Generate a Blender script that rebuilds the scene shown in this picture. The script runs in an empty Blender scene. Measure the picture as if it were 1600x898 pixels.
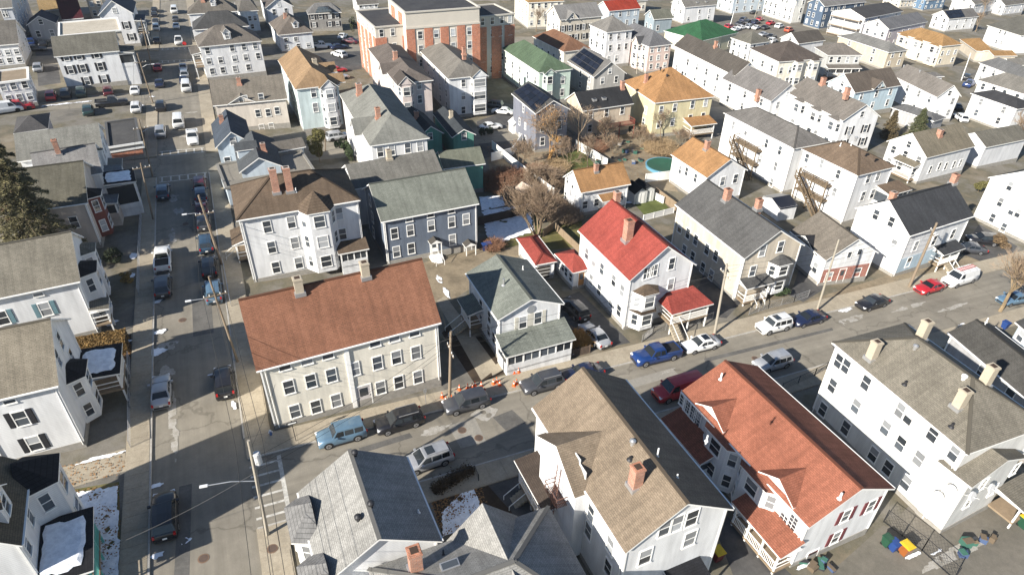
import bpy, math, random
import numpy as np
from mathutils import Vector, Matrix
R_ = math.radians
SC = bpy.context.scene
COL = SC.collection
rnd = random.Random(7); DEBUG = 0

# ------------------------------------------------------------------ camera, sky, sun, exposure
CAM_H, GRADE = 46.5, 0.05            # camera height; the hill falls 5 % towards +X
PITCH, YAW, ROLL, FPX = R_(34.5), R_(24.0), R_(1.0), 1032.0
_d = np.array([math.sin(YAW)*math.cos(PITCH), math.cos(YAW)*math.cos(PITCH), -math.sin(PITCH)])
_r0 = np.array([math.cos(YAW), -math.sin(YAW), 0.0]); _u0 = np.cross(_r0, _d)
_r = _r0*math.cos(ROLL) + _u0*math.sin(ROLL); _u = -_r0*math.sin(ROLL) + _u0*math.cos(ROLL)
cam = bpy.data.cameras.new('camera'); cam.sensor_width = 36; cam.lens = 36*FPX/1600
cam.clip_start = 1; cam.clip_end = 3000
co = bpy.data.objects.new('camera', cam); COL.objects.link(co)
co.matrix_world = Matrix(((_r[0], _u[0], -_d[0], 0), (_r[1], _u[1], -_d[1], 0), (_r[2], _u[2], -_d[2], CAM_H), (0, 0, 0, 1)))
SC.camera = co

SUN_EL, SUN_AZ = R_(28.8), R_(20.0)  # shadows fall towards +X, turned 20 degrees to +Y
sdir = Vector((-math.cos(SUN_AZ)*math.cos(SUN_EL), -math.sin(SUN_AZ)*math.cos(SUN_EL), math.sin(SUN_EL)))
w = bpy.data.worlds.new('World'); SC.world = w; w.use_nodes = True
nt = w.node_tree; bg = nt.nodes['Background']
sky = nt.nodes.new('ShaderNodeTexSky'); sky.sky_type = 'NISHITA'; sky.sun_disc = False
sky.sun_elevation = SUN_EL; sky.sun_rotation = math.atan2(sdir.x, sdir.y); sky.altitude = 100; sky.air_density = 1.0; sky.dust_density = .3; sky.ozone_density = 3.0
nt.links.new(sky.outputs[0], bg.inputs[0]); bg.inputs[1].default_value = 0.062
sl = bpy.data.lights.new('sun', 'SUN'); sl.energy = 5.0; sl.angle = R_(0.55); sl.color = (1.0, 0.94, 0.84)
so = bpy.data.objects.new('sun', sl); COL.objects.link(so)
so.rotation_euler = (-sdir).to_track_quat('-Z', 'Y').to_euler()
vs = SC.view_settings; vs.view_transform = 'Standard'; vs.look = 'None'; vs.exposure = 1.14; vs.gamma = 1

# ------------------------------------------------------------------ pixels <-> world
def ray(px):
    return _d + _r*(px[0]-800)/FPX - _u*(px[1]-449)/FPX
def un(px, h=0.0):
    """the point h metres above the sloping ground that a pixel of the photograph looks at"""
    v = ray(px); t = (h-CAM_H)/(v[2]+GRADE*v[0])
    return Vector((v[0]*t, v[1]*t, CAM_H+v[2]*t))
def gz(x, y=0.0): return -GRADE*x
def project(X, Y, Z):
    q = np.array([X, Y, Z-CAM_H]); k = q @ _d
    return 800+FPX*(q @ _r)/k, 449-FPX*(q @ _u)/k

# ------------------------------------------------------------------ materials
MATS = {}
def nodes(m):
    m.use_nodes = True; n = m.node_tree; return n, n.nodes['Principled BSDF'], n.links
def N(n, t, **k):
    x = n.nodes.new(t)
    for a, b in k.items(): setattr(x, a, b)
    return x
def mixc(n, fac, a, b, mode='MIX'):
    m = N(n, 'ShaderNodeMix', data_type='RGBA', blend_type=mode)
    for i, v in ((0, fac), (6, a), (7, b)):
        if hasattr(v, 'node'): n.links.new(v, m.inputs[i])
        elif i == 0: m.inputs[0].default_value = v
        else: m.inputs[i].default_value = (*v, 1) if len(v) == 3 else v
    return m.outputs[2]
def noise(n, vec, scale, detail=3, rough=.6):
    x = N(n, 'ShaderNodeTexNoise'); x.inputs['Scale'].default_value = scale; x.inputs['Detail'].default_value = detail
    x.inputs['Roughness'].default_value = rough
    if vec is not None: n.links.new(vec, x.inputs['Vector'])
    return x.outputs['Fac']
def ramp(n, fac, stops):
    x = N(n, 'ShaderNodeValToRGB'); e = x.color_ramp.elements
    while len(e) < len(stops): e.new(.5)
    for q, (p, c) in zip(e, stops): q.position = p; q.color = (*c, 1) if not isinstance(c, (int, float)) else (c, c, c, 1)
    n.links.new(fac, x.inputs[0]); return x.outputs[0]
def coords(n, which='Object'):
    return N(n, 'ShaderNodeTexCoord').outputs[which]
def geom_pos(n): return N(n, 'ShaderNodeNewGeometry').outputs['Position']
def bump(n, p, h, strength, dist=.02):
    b = N(n, 'ShaderNodeBump'); b.inputs['Strength'].default_value = strength; b.inputs['Distance'].default_value = dist
    n.links.new(h, b.inputs['Height']); n.links.new(b.outputs[0], p.inputs['Normal'])
def sc3(c, k): return tuple(min(1, v*k) for v in c)

def plain(name, c, rough=.6, metal=0, var=.12, scale=6., spec=.4):
    if name in MATS: return MATS[name]
    m = bpy.data.materials.new(name); n, p, l = nodes(m)
    f = noise(n, coords(n), scale)
    l.new(mixc(n, f, sc3(c, 1-var), sc3(c, 1+var)), p.inputs['Base Color'])
    p.inputs['Roughness'].default_value = rough; p.inputs['Metallic'].default_value = metal
    p.inputs['Specular IOR Level'].default_value = spec
    MATS[name] = m; return m
def siding(c, lap=.18, dirt=.17):
    key = 'siding_%.2f_%.2f_%.2f' % c
    if key in MATS: return MATS[key]
    m = bpy.data.materials.new(key); n, p, l = nodes(m); pos = coords(n)
    sep = N(n, 'ShaderNodeSeparateXYZ'); l.new(pos, sep.inputs[0])
    mu = N(n, 'ShaderNodeMath', operation='MULTIPLY'); mu.inputs[1].default_value = 1/lap; l.new(sep.outputs[2], mu.inputs[0])
    fr = N(n, 'ShaderNodeMath', operation='FRACT'); l.new(mu.outputs[0], fr.inputs[0])
    lapc = ramp(n, fr.outputs[0], [(0, .66), (.16, 1), (1, .95)])
    mp = N(n, 'ShaderNodeMapping'); mp.inputs['Scale'].default_value = (1.1, 1.1, .16); l.new(pos, mp.inputs[0])
    st = ramp(n, noise(n, mp.outputs[0], 1.3, 5), [(.25, 1-dirt*1.6), (.62, 1.0)])
    st2 = ramp(n, noise(n, pos, .5, 2), [(.3, 1-dirt*.6), (.7, 1.0)])
    a = mixc(n, 1, c, lapc, 'MULTIPLY'); b = mixc(n, 1, a, st, 'MULTIPLY'); b = mixc(n, 1, b, st2, 'MULTIPLY')
    l.new(b, p.inputs['Base Color']); p.inputs['Roughness'].default_value = .62
    bump(n, p, fr.outputs[0], .35, .02)
    MATS[key] = m; return m
def shingle(c, var=.11, row=.15, wear=None):
    c = sc3(c, .6); key = 'shingle_%.3f_%.3f_%.3f' % c
    if key in MATS: return MATS[key]
    m = bpy.data.materials.new(key); n, p, l = nodes(m)
    uv = N(n, 'ShaderNodeUVMap'); uv.uv_map = 'UVMap'
    br = N(n, 'ShaderNodeTexBrick'); br.offset = .37; br.offset_frequency = 2
    l.new(uv.outputs[0], br.inputs['Vector'])
    for k, v in (('Scale', 1), ('Mortar Size', .012), ('Brick Width', .34), ('Row Height', row), ('Bias', 0), ('Mortar Smooth', .3)): br.inputs[k].default_value = v
    br.inputs['Color1'].default_value = (*sc3(c, 1-var), 1); br.inputs['Color2'].default_value = (*sc3(c, 1+var), 1)
    br.inputs['Mortar'].default_value = (*sc3(c, .5), 1)
    big = ramp(n, noise(n, uv.outputs[0], .22, 4), [(.25, .72), (.5, 1.0), (.75, 1.2)])
    mp = N(n, 'ShaderNodeMapping'); mp.inputs['Scale'].default_value = (2.2, .22, 1); l.new(uv.outputs[0], mp.inputs[0])
    stk = ramp(n, noise(n, mp.outputs[0], .8, 4), [(.2, .68), (.6, 1.07)])
    grit = ramp(n, noise(n, uv.outputs[0], 9, 2), [(.3, .88), (.7, 1.1)])
    a = mixc(n, 1, br.outputs[0], big, 'MULTIPLY'); a = mixc(n, 1, a, stk, 'MULTIPLY'); a = mixc(n, 1, a, grit, 'MULTIPLY')
    l.new(a, p.inputs['Base Color']); p.inputs['Roughness'].default_value = .9; p.inputs['Specular IOR Level'].default_value = .15
    bump(n, p, br.outputs['Fac'], -.4, .015)
    MATS[key] = m; return m
def brickmat(name, c, mortar=(.4, .36, .32)):
    if name in MATS: return MATS[name]
    m = bpy.data.materials.new(name); n, p, l = nodes(m); pos = coords(n)
    sep = N(n, 'ShaderNodeSeparateXYZ'); l.new(pos, sep.inputs[0])
    ad = N(n, 'ShaderNodeMath'); l.new(sep.outputs[0], ad.inputs[0]); l.new(sep.outputs[1], ad.inputs[1])
    cb = N(n, 'ShaderNodeCombineXYZ'); l.new(ad.outputs[0], cb.inputs[0]); l.new(sep.outputs[2], cb.inputs[1])
    br = N(n, 'ShaderNodeTexBrick'); l.new(cb.outputs[0], br.inputs['Vector'])
    for k, v in (('Scale', 1), ('Mortar Size', .008), ('Brick Width', .22), ('Row Height', .075)): br.inputs[k].default_value = v
    br.inputs['Color1'].default_value = (*sc3(c, .75), 1); br.inputs['Color2'].default_value = (*sc3(c, 1.25), 1); br.inputs['Mortar'].default_value = (*mortar, 1)
    l.new(mixc(n, 1, br.outputs[0], ramp(n, noise(n, pos, 1.2, 4), [(.3, .75), (.7, 1.1)]), 'MULTIPLY'), p.inputs['Base Color'])
    p.inputs['Roughness'].default_value = .9; MATS[name] = m; return m
def groundmat(name, stops, scale=.35, fine=14., rough=.95, streak=0., bumps=.15):
    if name in MATS: return MATS[name]
    m = bpy.data.materials.new(name); n, p, l = nodes(m); pos = geom_pos(n)
    a = ramp(n, noise(n, pos, scale, 6, .65), stops)
    g = ramp(n, noise(n, pos, fine, 3), [(.25, .82), (.75, 1.12)])
    b = mixc(n, 1, a, g, 'MULTIPLY')
    mid = ramp(n, noise(n, pos, scale*7, 4), [(.3, .88), (.7, 1.07)])
    b = mixc(n, 1, b, mid, 'MULTIPLY')
    if streak:
        mp = N(n, 'ShaderNodeMapping'); mp.inputs['Scale'].default_value = ((1.6, .06, 1) if streak > 0 else (.06, 1.6, 1)); l.new(pos, mp.inputs[0])
        b = mixc(n, 1, b, ramp(n, noise(n, mp.outputs[0], .9, 3), [(.3, .86), (.7, 1.08)]), 'MULTIPLY')
        vo = N(n, 'ShaderNodeTexVoronoi', feature='DISTANCE_TO_EDGE'); vo.inputs['Scale'].default_value = .09
        wv = N(n, 'ShaderNodeVectorMath', operation='ADD'); nz = N(n, 'ShaderNodeTexNoise'); nz.inputs['Scale'].default_value = .5; nz.inputs['Detail'].default_value = 5
        l.new(pos, nz.inputs['Vector']); l.new(nz.outputs['Color'], wv.inputs[0]); l.new(pos, wv.inputs[1])
        ml = N(n, 'ShaderNodeVectorMath', operation='MULTIPLY_ADD'); ml.inputs[1].default_value = (3, 3, 3); l.new(nz.outputs['Color'], ml.inputs[0]); l.new(pos, ml.inputs[2])
        l.new(ml.outputs[0], vo.inputs['Vector'])
        b = mixc(n, 1, b, ramp(n, vo.outputs['Distance'], [(0, .72), (.006, .8), (.012, 1)]), 'MULTIPLY')
    l.new(b, p.inputs['Base Color']); p.inputs['Roughness'].default_value = rough; p.inputs['Specular IOR Level'].default_value = .2
    bump(n, p, noise(n, pos, fine*1.5, 3), bumps, .05)
    MATS[name] = m; return m
def snowmat():
    if 'snow' in MATS: return MATS['snow']
    m = bpy.data.materials.new('snow'); n, p, l = nodes(m); pos = geom_pos(n)
    l.new(ramp(n, noise(n, pos, 2.2, 5), [(.3, (.62, .64, .68)), (.6, (.85, .87, .9))]), p.inputs['Base Color'])
    p.inputs['Roughness'].default_value = .8; bump(n, p, noise(n, pos, 5, 4), .6, .08)
    MATS['snow'] = m; return m
def glassmat(name, c, rough=.06):
    if name in MATS: return MATS[name]
    m = bpy.data.materials.new(name); n, p, l = nodes(m)
    ob = N(n, 'ShaderNodeObjectInfo')
    l.new(ramp(n, ob.outputs['Random'], [(0, sc3(c, .55)), (.6, c), (1, sc3(c, 1.8))]), p.inputs['Base Color'])
    p.inputs['Roughness'].default_value = rough; p.inputs['Specular IOR Level'].default_value = .6
    MATS[name] = m; return m
def paint(name, c, metal=.0):
    if name in MATS: return MATS[name]
    m = bpy.data.materials.new(name); n, p, l = nodes(m)
    f = ramp(n, noise(n, coords(n), 2.5, 5), [(.3, sc3(c, .86)), (.7, c)])
    l.new(f, p.inputs['Base Color']); p.inputs['Roughness'].default_value = .32; p.inputs['Metallic'].default_value = metal
    p.inputs['Coat Weight'].default_value = .6; p.inputs['Coat Roughness'].default_value = .08
    MATS[name] = m; return m

TRIM = plain('white_trim', (.78, .77, .74), .5)
GLASS = glassmat('window_glass', (.05, .058, .068))
CURT = glassmat('curtained_glass', (.26, .27, .28), .15)
BRICK = brickmat('chimney_brick', (.36, .15, .085)); CREAMB = plain('cream_painted_brick', (.38, .33, .255), .85, var=.2)
STONE = plain('foundation_stone', (.26, .245, .22), .9, var=.35, scale=2.5)
CONC = groundmat('concrete', [(.3, (.285, .245, .185)), (.7, (.39, .34, .262))], .5, 12)
ASPH = groundmat('road_asphalt', [(.28, (.185, .168, .14)), (.5, (.228, .207, .17)), (.75, (.27, .245, .203))], .11, 22, streak=1)
ASPHX = groundmat('road_asphalt_cross', [(.28, (.185, .168, .14)), (.5, (.228, .207, .17)), (.75, (.27, .245, .203))], .11, 22, streak=-1)
DRIVE = groundmat('driveway_asphalt', [(.3, (.05, .05, .052)), (.7, (.115, .11, .105))], .3, 18)
DIRT = groundmat('yard_dirt', [(.3, (.14, .115, .08)), (.5, (.24, .195, .135)), (.72, (.3, .245, .165))], .4, 9, bumps=.5)
SOIL = groundmat('dark_soil', [(.3, (.035, .025, .018)), (.7, (.075, .055, .038))], .6, 9, bumps=.5)
GRASS = groundmat('winter_grass', [(.3, (.1, .085, .045)), (.5, (.12, .115, .04)), (.72, (.2, .165, .085))], .5, 11, bumps=.6)
GREEN = groundmat('green_grass', [(.3, (.07, .085, .025)), (.7, (.12, .14, .045))], .6, 11, bumps=.6)
BASE = groundmat('town_ground', [(.25, (.1, .095, .085)), (.42, (.19, .175, .15)), (.52, (.13, .118, .085)), (.6, (.19, .16, .115)), (.78, (.25, .23, .195))], .1, 10, bumps=.4)
LINE = groundmat('road_paint', [(.3, (.3, .29, .26)), (.62, (.6, .58, .53))], 2.5, 20)
SNOW = snowmat()
WOOD = plain('weathered_wood', (.22, .165, .11), .85, var=.3, scale=3)
POLE = plain('pole_wood', (.2, .155, .11), .85, var=.25, scale=3)
POLEG = plain('grey_pole_wood', (.3, .27, .22), .85, var=.2, scale=3)
METAL = plain('galvanised_metal', (.5, .5, .5), .4, .7)
DARKM = plain('dark_metal', (.035, .035, .038), .5, .3)
BLACKR = plain('black_rubber', (.012, .012, .012), .8)
WHITE = plain('white_paint', (.76, .76, .74), .5)

# ------------------------------------------------------------------ mesh helpers
class MB:
    """collects polygons with a material slot each, and builds one mesh object"""
    def __init__(s): s.v = []; s.f = []; s.m = []; s.uv = []
    def poly(s, pts, mi=0, uv=None):
        i = len(s.v); s.v += [tuple(p) for p in pts]; s.f.append(tuple(range(i, i+len(pts)))); s.m.append(mi)
        s.uv.append(uv if uv else [(0, 0)]*len(pts))
    def box(s, x0, x1, y0, y1, z0, z1, mi=0, bottom=True):
        a, b, c, d = (x0, y0), (x1, y0), (x1, y1), (x0, y1)
        P = lambda q, z: (q[0], q[1], z)
        for q, r in ((a, b), (b, c), (c, d), (d, a)): s.poly([P(q, z0), P(r, z0), P(r, z1), P(q, z1)], mi)
        s.poly([P(a, z1), P(b, z1), P(c, z1), P(d, z1)], mi)
        if bottom: s.poly([P(d, z0), P(c, z0), P(b, z0), P(a, z0)], mi)
    def tube(s, a, b, r0, r1=None, n=6, mi=0, cap=True):
        a, b = Vector(a), Vector(b); r1 = r0 if r1 is None else r1
        d = (b-a).normalized(); t = Vector((0, 0, 1)) if abs(d.z) < .9 else Vector((1, 0, 0))
        e = d.cross(t).normalized(); g = d.cross(e)
        A = [a+(e*math.cos(k*2*math.pi/n)+g*math.sin(k*2*math.pi/n))*r0 for k in range(n)]
        B = [b+(e*math.cos(k*2*math.pi/n)+g*math.sin(k*2*math.pi/n))*r1 for k in range(n)]
        for k in range(n): s.poly([A[k], B[k], B[(k+1) % n], A[(k+1) % n]], mi)
        if cap: s.poly(B[::-1], mi); s.poly(A, mi)
    def bar(s, a, b, wdt, hgt, mi=0):
        """square bar from a to b, wdt wide and hgt tall"""
        a, b = Vector(a), Vector(b); d = (b-a).normalized()
        e = d.cross(Vector((0, 0, 1)))
        e = e.normalized() if e.length > 1e-4 else Vector((1, 0, 0))
        g = e.cross(d).normalized(); e *= wdt/2; g *= hgt/2
        A = [a-e-g, a+e-g, a+e+g, a-e+g]; B = [p+(b-a) for p in A]
        for k in range(4): s.poly([A[k], A[(k+1) % 4], B[(k+1) % 4], B[k]], mi)
        s.poly(A[::-1], mi); s.poly(B, mi)
    def mesh(s, name, mats):
        me = bpy.data.meshes.new(name); me.from_pydata(s.v, [], s.f)
        for m in mats: me.materials.append(m)
        me.polygons.foreach_set('material_index', s.m)
        ul = me.uv_layers.new(name='UVMap')
        flat = [c for f in s.uv for p in f for c in p]
        ul.data.foreach_set('uv', flat); me.update(); return me
    def build(s, name, mats, parent=None, loc=(0, 0, 0), rz=0., smooth=False):
        me = s.mesh(name, mats if isinstance(mats, (list, tuple)) else [mats])
        if smooth: me.polygons.foreach_set('use_smooth', [True]*len(me.polygons))
        return add(name, me, parent, loc, rz)
def add(name, data, parent=None, loc=(0, 0, 0), rz=0.):
    o = bpy.data.objects.new(name, data); COL.objects.link(o); o.location = loc; o.rotation_euler = (0, 0, rz)
    if parent is not None: o.parent = parent
    return o
def tag(o, label=None, cat=None, group=None, kind=None):
    for k, v in (('label', label), ('category', cat), ('group', group), ('kind', kind)):
        if v: o[k] = v
    return o
def thing(name, label, cat, loc=(0, 0, 0), rz=0., group=None):
    return tag(add(name, None, None, loc, rz), label, cat, group)
def copy_tree(o, parent=None):
    c = o.copy(); COL.objects.link(c); c.parent = parent
    for ch in o.children: copy_tree(ch, c)
    return c
def sheet(name, pts, mat, dz, kind='structure', thick=0.):
    """a flat patch that lies on the sloping ground; pts are (x, y)"""
    b = MB(); top = [(x, y, gz(x)+dz) for x, y in pts]
    b.poly(top)
    if thick:
        n = len(pts); bot = [(x, y, z-thick) for x, y, z in top]
        for k in range(n): b.poly([bot[k], bot[(k+1) % n], top[(k+1) % n], top[k]])
    o = b.build(name, mat); 
    if kind: o['kind'] = kind
    return o
def ccw(pts):
    a = sum(p[0]*q[1]-q[0]*p[1] for p, q in zip(pts, pts[1:]+pts[:1]))
    return pts if a > 0 else pts[::-1]
def patch(name, px, mat, dz, **k):
    return sheet(name, ccw([tuple(un(p)[:2]) for p in px]), mat, dz, **k)
# ------------------------------------------------------------------ houses
HOUSES = []
WINM = {}
def window_mesh(w, h, full, curtain, muntin=False):  # curtain level picks which sashes get the paler curtained glass
    k = (round(w, 2), round(h, 2), full, curtain, muntin)
    if k in WINM: return WINM[k]
    b = MB(); t = .075
    W, Hh = w/2+t, h/2+t
    b.box(-W, -W+t, -.07, .02, -Hh, Hh); b.box(W-t, W, -.07, .02, -Hh, Hh)
    b.box(-W+t, W-t, -.07, .02, Hh-t*1.2, Hh); b.box(-W-.03, W+.03, -.12, .02, -Hh-.05, -Hh+t*.7)
    if h > .9: b.box(-W+t, W-t, -.055, .0, -.035, .035)
    if muntin:
        b.box(-.02, .02, -.05, 0, -Hh+t, Hh-t)
        for q in (-.5, .5): b.box(-W+t, W-t, -.05, 0, q*h/2-.02, q*h/2+.02)
    if full:
        z = -.02
        b.poly([(-w/2, z, -h/2), (w/2, z, -h/2), (w/2, z, 0), (-w/2, z, 0)], 1)
        b.poly([(-w/2, z-.012, 0), (w/2, z-.012, 0), (w/2, z-.012, h/2), (-w/2, z-.012, h/2)], 2)
    WINM[k] = b.mesh('window', [TRIM, GLASS if curtain != 2 else CURT, CURT if curtain else GLASS]); return WINM[k]
def pane_mesh(w, h, curtain):
    k = ('pane', round(w, 2), round(h, 2), curtain)
    if k not in WINM:
        b = MB(); b.box(-w/2, w/2, -.03, -.015, 0, h); WINM[k] = b.mesh('pane', [CURT if curtain else GLASS])
    return WINM[k]
def shutter_mesh(h, mat):
    k = ('shutter', round(h, 2), mat.name)
    if k not in WINM:
        b = MB(); b.box(-.21, .21, -.05, .01, -h/2-.08, h/2+.08)
        for i in range(6): z = -h/2+(i+.5)*h/6; b.box(-.16, .16, -.065, -.045, z-h/16, z+h/16)
        WINM[k] = b.mesh('shutter', [mat])
    return WINM[k]

class House:
    def __init__(s, label, pts, roof='gy', n=2, wall=(.74, .73, .7), roofc=(.2, .19, .17), rot=0., pitch=.6, h=None, ov=.35, near=False,
                 name='house', cat='house', parent=None, hk=1., wd=(10, 12), base=0., psig=.12, trim=None, auto='', roofmat=None, wallmat=None, found=True, rsig=4., jit=.0):
        s.roof, s.n, s.ov, s.near, s.hk, s.parent = roof, n, ov, near, hk, parent
        h = h or n*2.85+.5
        s.ax = roof[1] if roof[0] in 'gh' else 'y'
        s.hip = (roof[0] == 'h', roof[0] == 'h')
        if len(roof) > 2: s.hip = ('0' in roof[2:], '1' in roof[2:])
        s.flat = roof == 'flat'; s.base = base
        s.fit(pts, h, R_(rot), pitch, wd, psig, R_(rsig))
        s.build(label, name, cat, wall, roofc, trim or TRIM, roofmat, wallmat, found)
        for side in auto: s.auto(side)
        HOUSES.append((label, s))
    def ridge(s, w, d):
        cr = (w if s.ax == 'y' else d)/2; ln = d if s.ax == 'y' else w
        a = [min(cr*s.hk, ln/2-.05) if q else 0. for q in s.hip]; return cr, a
    def named(s, p):
        x, y, rot, w, d, h, r = p; cr, a = s.ridge(w, d); o = s.ov
        L = dict(sw=(0, 0, h), se=(w, 0, h), nw=(0, d, h), ne=(w, d, h), gsw=(o, o, None), gse=(w-o, o, None), gnw=(o, d-o, None), gne=(w-o, d-o, None))
        if s.ax == 'y': L['r0'] = (w/2, a[0], h+r); L['r1'] = (w/2, d-a[1], h+r)
        else: L['r0'] = (a[0], d/2, h+r); L['r1'] = (w-a[1], d/2, h+r)
        return L
    def toworld(s, p, q):
        c, sn = math.cos(p[2]), math.sin(p[2]); X = p[0]+q[0]*c-q[1]*sn; Y = p[1]+q[0]*sn+q[1]*c
        Z = gz(X) if q[2] is None else gz(p[0])+s.base+q[2]
        return X, Y, Z
    def fit(s, pts, h, rot, pitch, wd, psig, rsig):
        k0 = [k for k in ('sw', 'se', 'nw', 'ne') if k in pts][0]
        P = un(pts[k0], h); wx, wy = wd
        off = dict(sw=(0, 0), se=(wx, 0), nw=(0, wy), ne=(wx, wy))[k0]
        p = np.array([P.x-off[0], P.y-off[1], rot, wx, wy, h, pitch*wx/2])
        def res(p):
            L = s.named(p); out = []
            for k, px in pts.items():
                u, v = project(*s.toworld(p, L[k])); out += [(u-px[0])/1.5, (v-px[1])/1.5]
            cr = s.ridge(p[3], p[4])[0]
            out += [(p[2]-rot)/rsig, (p[5]-h)/.7, (p[6]-pitch*cr)/(psig*max(cr, 1)), (p[3]-wx)/8, (p[4]-wy)/8]
            return np.array(out)
        lam = 1.
        r = res(p)
        for it in range(40):
            J = np.zeros((len(r), 7))
            for i in range(7):
                q = p.copy(); q[i] += 1e-4; J[:, i] = (res(q)-r)/1e-4
            A = J.T @ J
            dp = np.linalg.solve(A+lam*np.diag(np.diag(A)+1e-6), -J.T @ r)
            q = p+dp; q[3] = max(q[3], 3); q[4] = max(q[4], 3); q[6] = max(q[6], .2)
            r2 = res(q)
            if r2 @ r2 < r @ r: p, r, lam = q, r2, lam*.4
            else: lam *= 4
            if lam > 1e8: break
        s.p = p; s.x, s.y, s.rot, s.w, s.d, s.h, s.r = p
        s.err = float(np.abs(r[:2*len(pts)]).max()*1.5)
        s.z0 = gz(s.x)+s.base
    def loc(s, P):
        c, sn = math.cos(s.rot), math.sin(s.rot); dx, dy = P[0]-s.x, P[1]-s.y
        return np.array([dx*c+dy*sn, -dx*sn+dy*c, P[2]-s.z0])
    def lray(s, px):
        v = ray(px); c, sn = math.cos(s.rot), math.sin(s.rot)
        return s.loc((0, 0, CAM_H)), np.array([v[0]*c+v[1]*sn, -v[0]*sn+v[1]*c, v[2]])
    def on_wall(s, side, px, out=0.):
        o, v = s.lray(px)
        i, c = dict(S=(1, s.ov-out), N=(1, s.d-s.ov+out), W=(0, s.ov-out), E=(0, s.w-s.ov+out))[side]
        t = (c-o[i])/v[i]; q = o+v*t; return float(q[1-i]), float(q[2])
    def hit(s, px):
        o, v = s.lray(px); best = None; near = None
        for poly in s.rp:
            P = [np.array(q, float) for q in poly]; n = np.cross(P[1]-P[0], P[2]-P[0]); k = n @ v
            if abs(k) < 1e-9: continue
            t = (n @ (P[0]-o))/k; q = o+v*t
            inside = all(np.cross(b-a, q-a) @ n >= -1e-6 for a, b in zip(P, P[1:]+P[:1]))
            if inside and (best is None or t < best[0]): best = (t, q)
            if near is None or t < near[0]: near = (t, q)
        return (best or near)[1]
    def place(s, side, t, z):
        o = s.ov
        return {'S': ((t, o, z), 0.), 'N': ((t, s.d-o, z), math.pi), 'W': ((o, t, z), -math.pi/2), 'E': ((s.w-o, t, z), math.pi/2)}[side]
    def build(s, label, name, cat, wall, roofc, trim, roofmat, wallmat, found):
        w, d, h, r, o = s.w, s.d, s.h, s.r, s.ov
        if s.parent is None:
            s.root = thing(name, label, cat, (s.x, s.y, s.z0), s.rot)
        else:
            q = s.parent.loc((s.x, s.y, s.z0)); s.root = add(name, None, s.parent.root, q, s.rot-s.parent.rot)
        s.wm = wallmat or siding(wall); s.rm = roofmat or shingle(roofc)
        cr, a = s.ridge(w, d); th = .16; sl = r/cr
        sw, se, ne, nw = (0, 0, h), (w, 0, h), (w, d, h), (0, d, h)
        lo = -1.6
        b = MB(); i0, i1, j0, j1 = o, w-o, o, d-o
        if s.flat:
            s.rp = [[sw, se, ne, nw]]; ze = h; ap = {}
        elif s.ax == 'y':
            p0, p1 = (w/2, a[0], h+r), (w/2, d-a[1], h+r)
            s.rp = [[nw, sw, p0, p1], [se, ne, p1, p0]]
            if s.hip[0]: s.rp.append([sw, se, p0])
            if s.hip[1]: s.rp.append([ne, nw, p1])
        else:
            p0, p1 = (a[0], d/2, h+r), (w-a[1], d/2, h+r)
            s.rp = [[sw, se, p1, p0], [ne, nw, p0, p1]]
            if s.hip[0]: s.rp.append([nw, sw, p0])
            if s.hip[1]: s.rp.append([se, ne, p1])
        C = [(i0, j0), (i1, j0), (i1, j1), (i0, j1)]
        ze = h if s.flat else h+o*sl-.13
        for k, sd in enumerate('SENW'):
            A, B = C[k], C[(k+1) % 4]; pts = [(*A, lo), (*B, lo), (*B, ze), (*A, ze)]
            gab = (not s.flat) and ((s.ax == 'y' and sd == 'S' and not s.hip[0]) or (s.ax == 'y' and sd == 'N' and not s.hip[1]) or
                   (s.ax == 'x' and sd == 'W' and not s.hip[0]) or (s.ax == 'x' and sd == 'E' and not s.hip[1]))
            if gab: pts.insert(3, ((A[0]+B[0])/2, (A[1]+B[1])/2, h+r-.13))
            b.poly(pts)
        s.wall = b.build('wall', s.wm, s.root)
        if found:
            b = MB(); e = .05
            for (x0, x1, y0, y1) in ((i0-e, i1+e, j0-e, j0+.1), (i0-e, i1+e, j1-.1, j1+e), (i0-e, i0+.1, j0+.1, j1-.1), (i1-.1, i1+e, j0+.1, j1-.1)): b.box(x0, x1, y0, y1, lo, .45)
            b.build('foundation', STONE, s.root)
        if s.near and s.parent is None:
            cb = MB(); cb.box(-.07, .07, -.07, .07, .46, ze-.03); cm = cb.mesh('corner_board', [trim])
            for (x, y) in C: add('corner_board', cm, s.root, (x, y, 0))
        b = MB()
        if s.flat:
            b.poly([(i0, j0, h-.25), (i1, j0, h-.25), (i1, j1, h-.25), (i0, j1, h-.25)], 0, [(i0, j0), (i1, j0), (i1, j1), (i0, j1)])
            e = .18
            for (x0, x1, y0, y1) in ((-.1+o-.1, i1+.2, j0-.2, j0+e), (i0-.2, i1+.2, j1-e, j1+.2), (i0-.2, i0+e, j0+e, j1-e), (i1-e, i1+.2, j0+e, j1-e)): b.box(x0, x1, y0, y1, h-.3, h+.02, 1)
            s.rp = [[(i0, j0, h-.25), (i1, j0, h-.25), (i1, j1, h-.25), (i0, j1, h-.25)]]
        else:
            from collections import Counter
            ec = Counter()
            for P in s.rp:
                for q, t in zip(P, P[1:]+P[:1]): ec[frozenset((q, t))] += 1
            for P in s.rp:
                A, B = np.array(P[0]), np.array(P[1]); e = (B-A)/np.linalg.norm(B-A)
                nn = np.cross(e, np.array(P[2])-A); nn /= np.linalg.norm(nn); f = np.cross(nn, e)
                b.poly(P, 0, [((np.array(q)-A) @ e, (np.array(q)-A) @ f) for q in P])
                D = [(q[0], q[1], q[2]-th) for q in P]; b.poly(D[::-1], 1)
                for (q, t), (q2, t2) in zip(zip(P, P[1:]+P[:1]), zip(D, D[1:]+D[:1])):
                    if ec[frozenset((q, t))] == 1: b.poly([q2, t2, t, q], 1)
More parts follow.
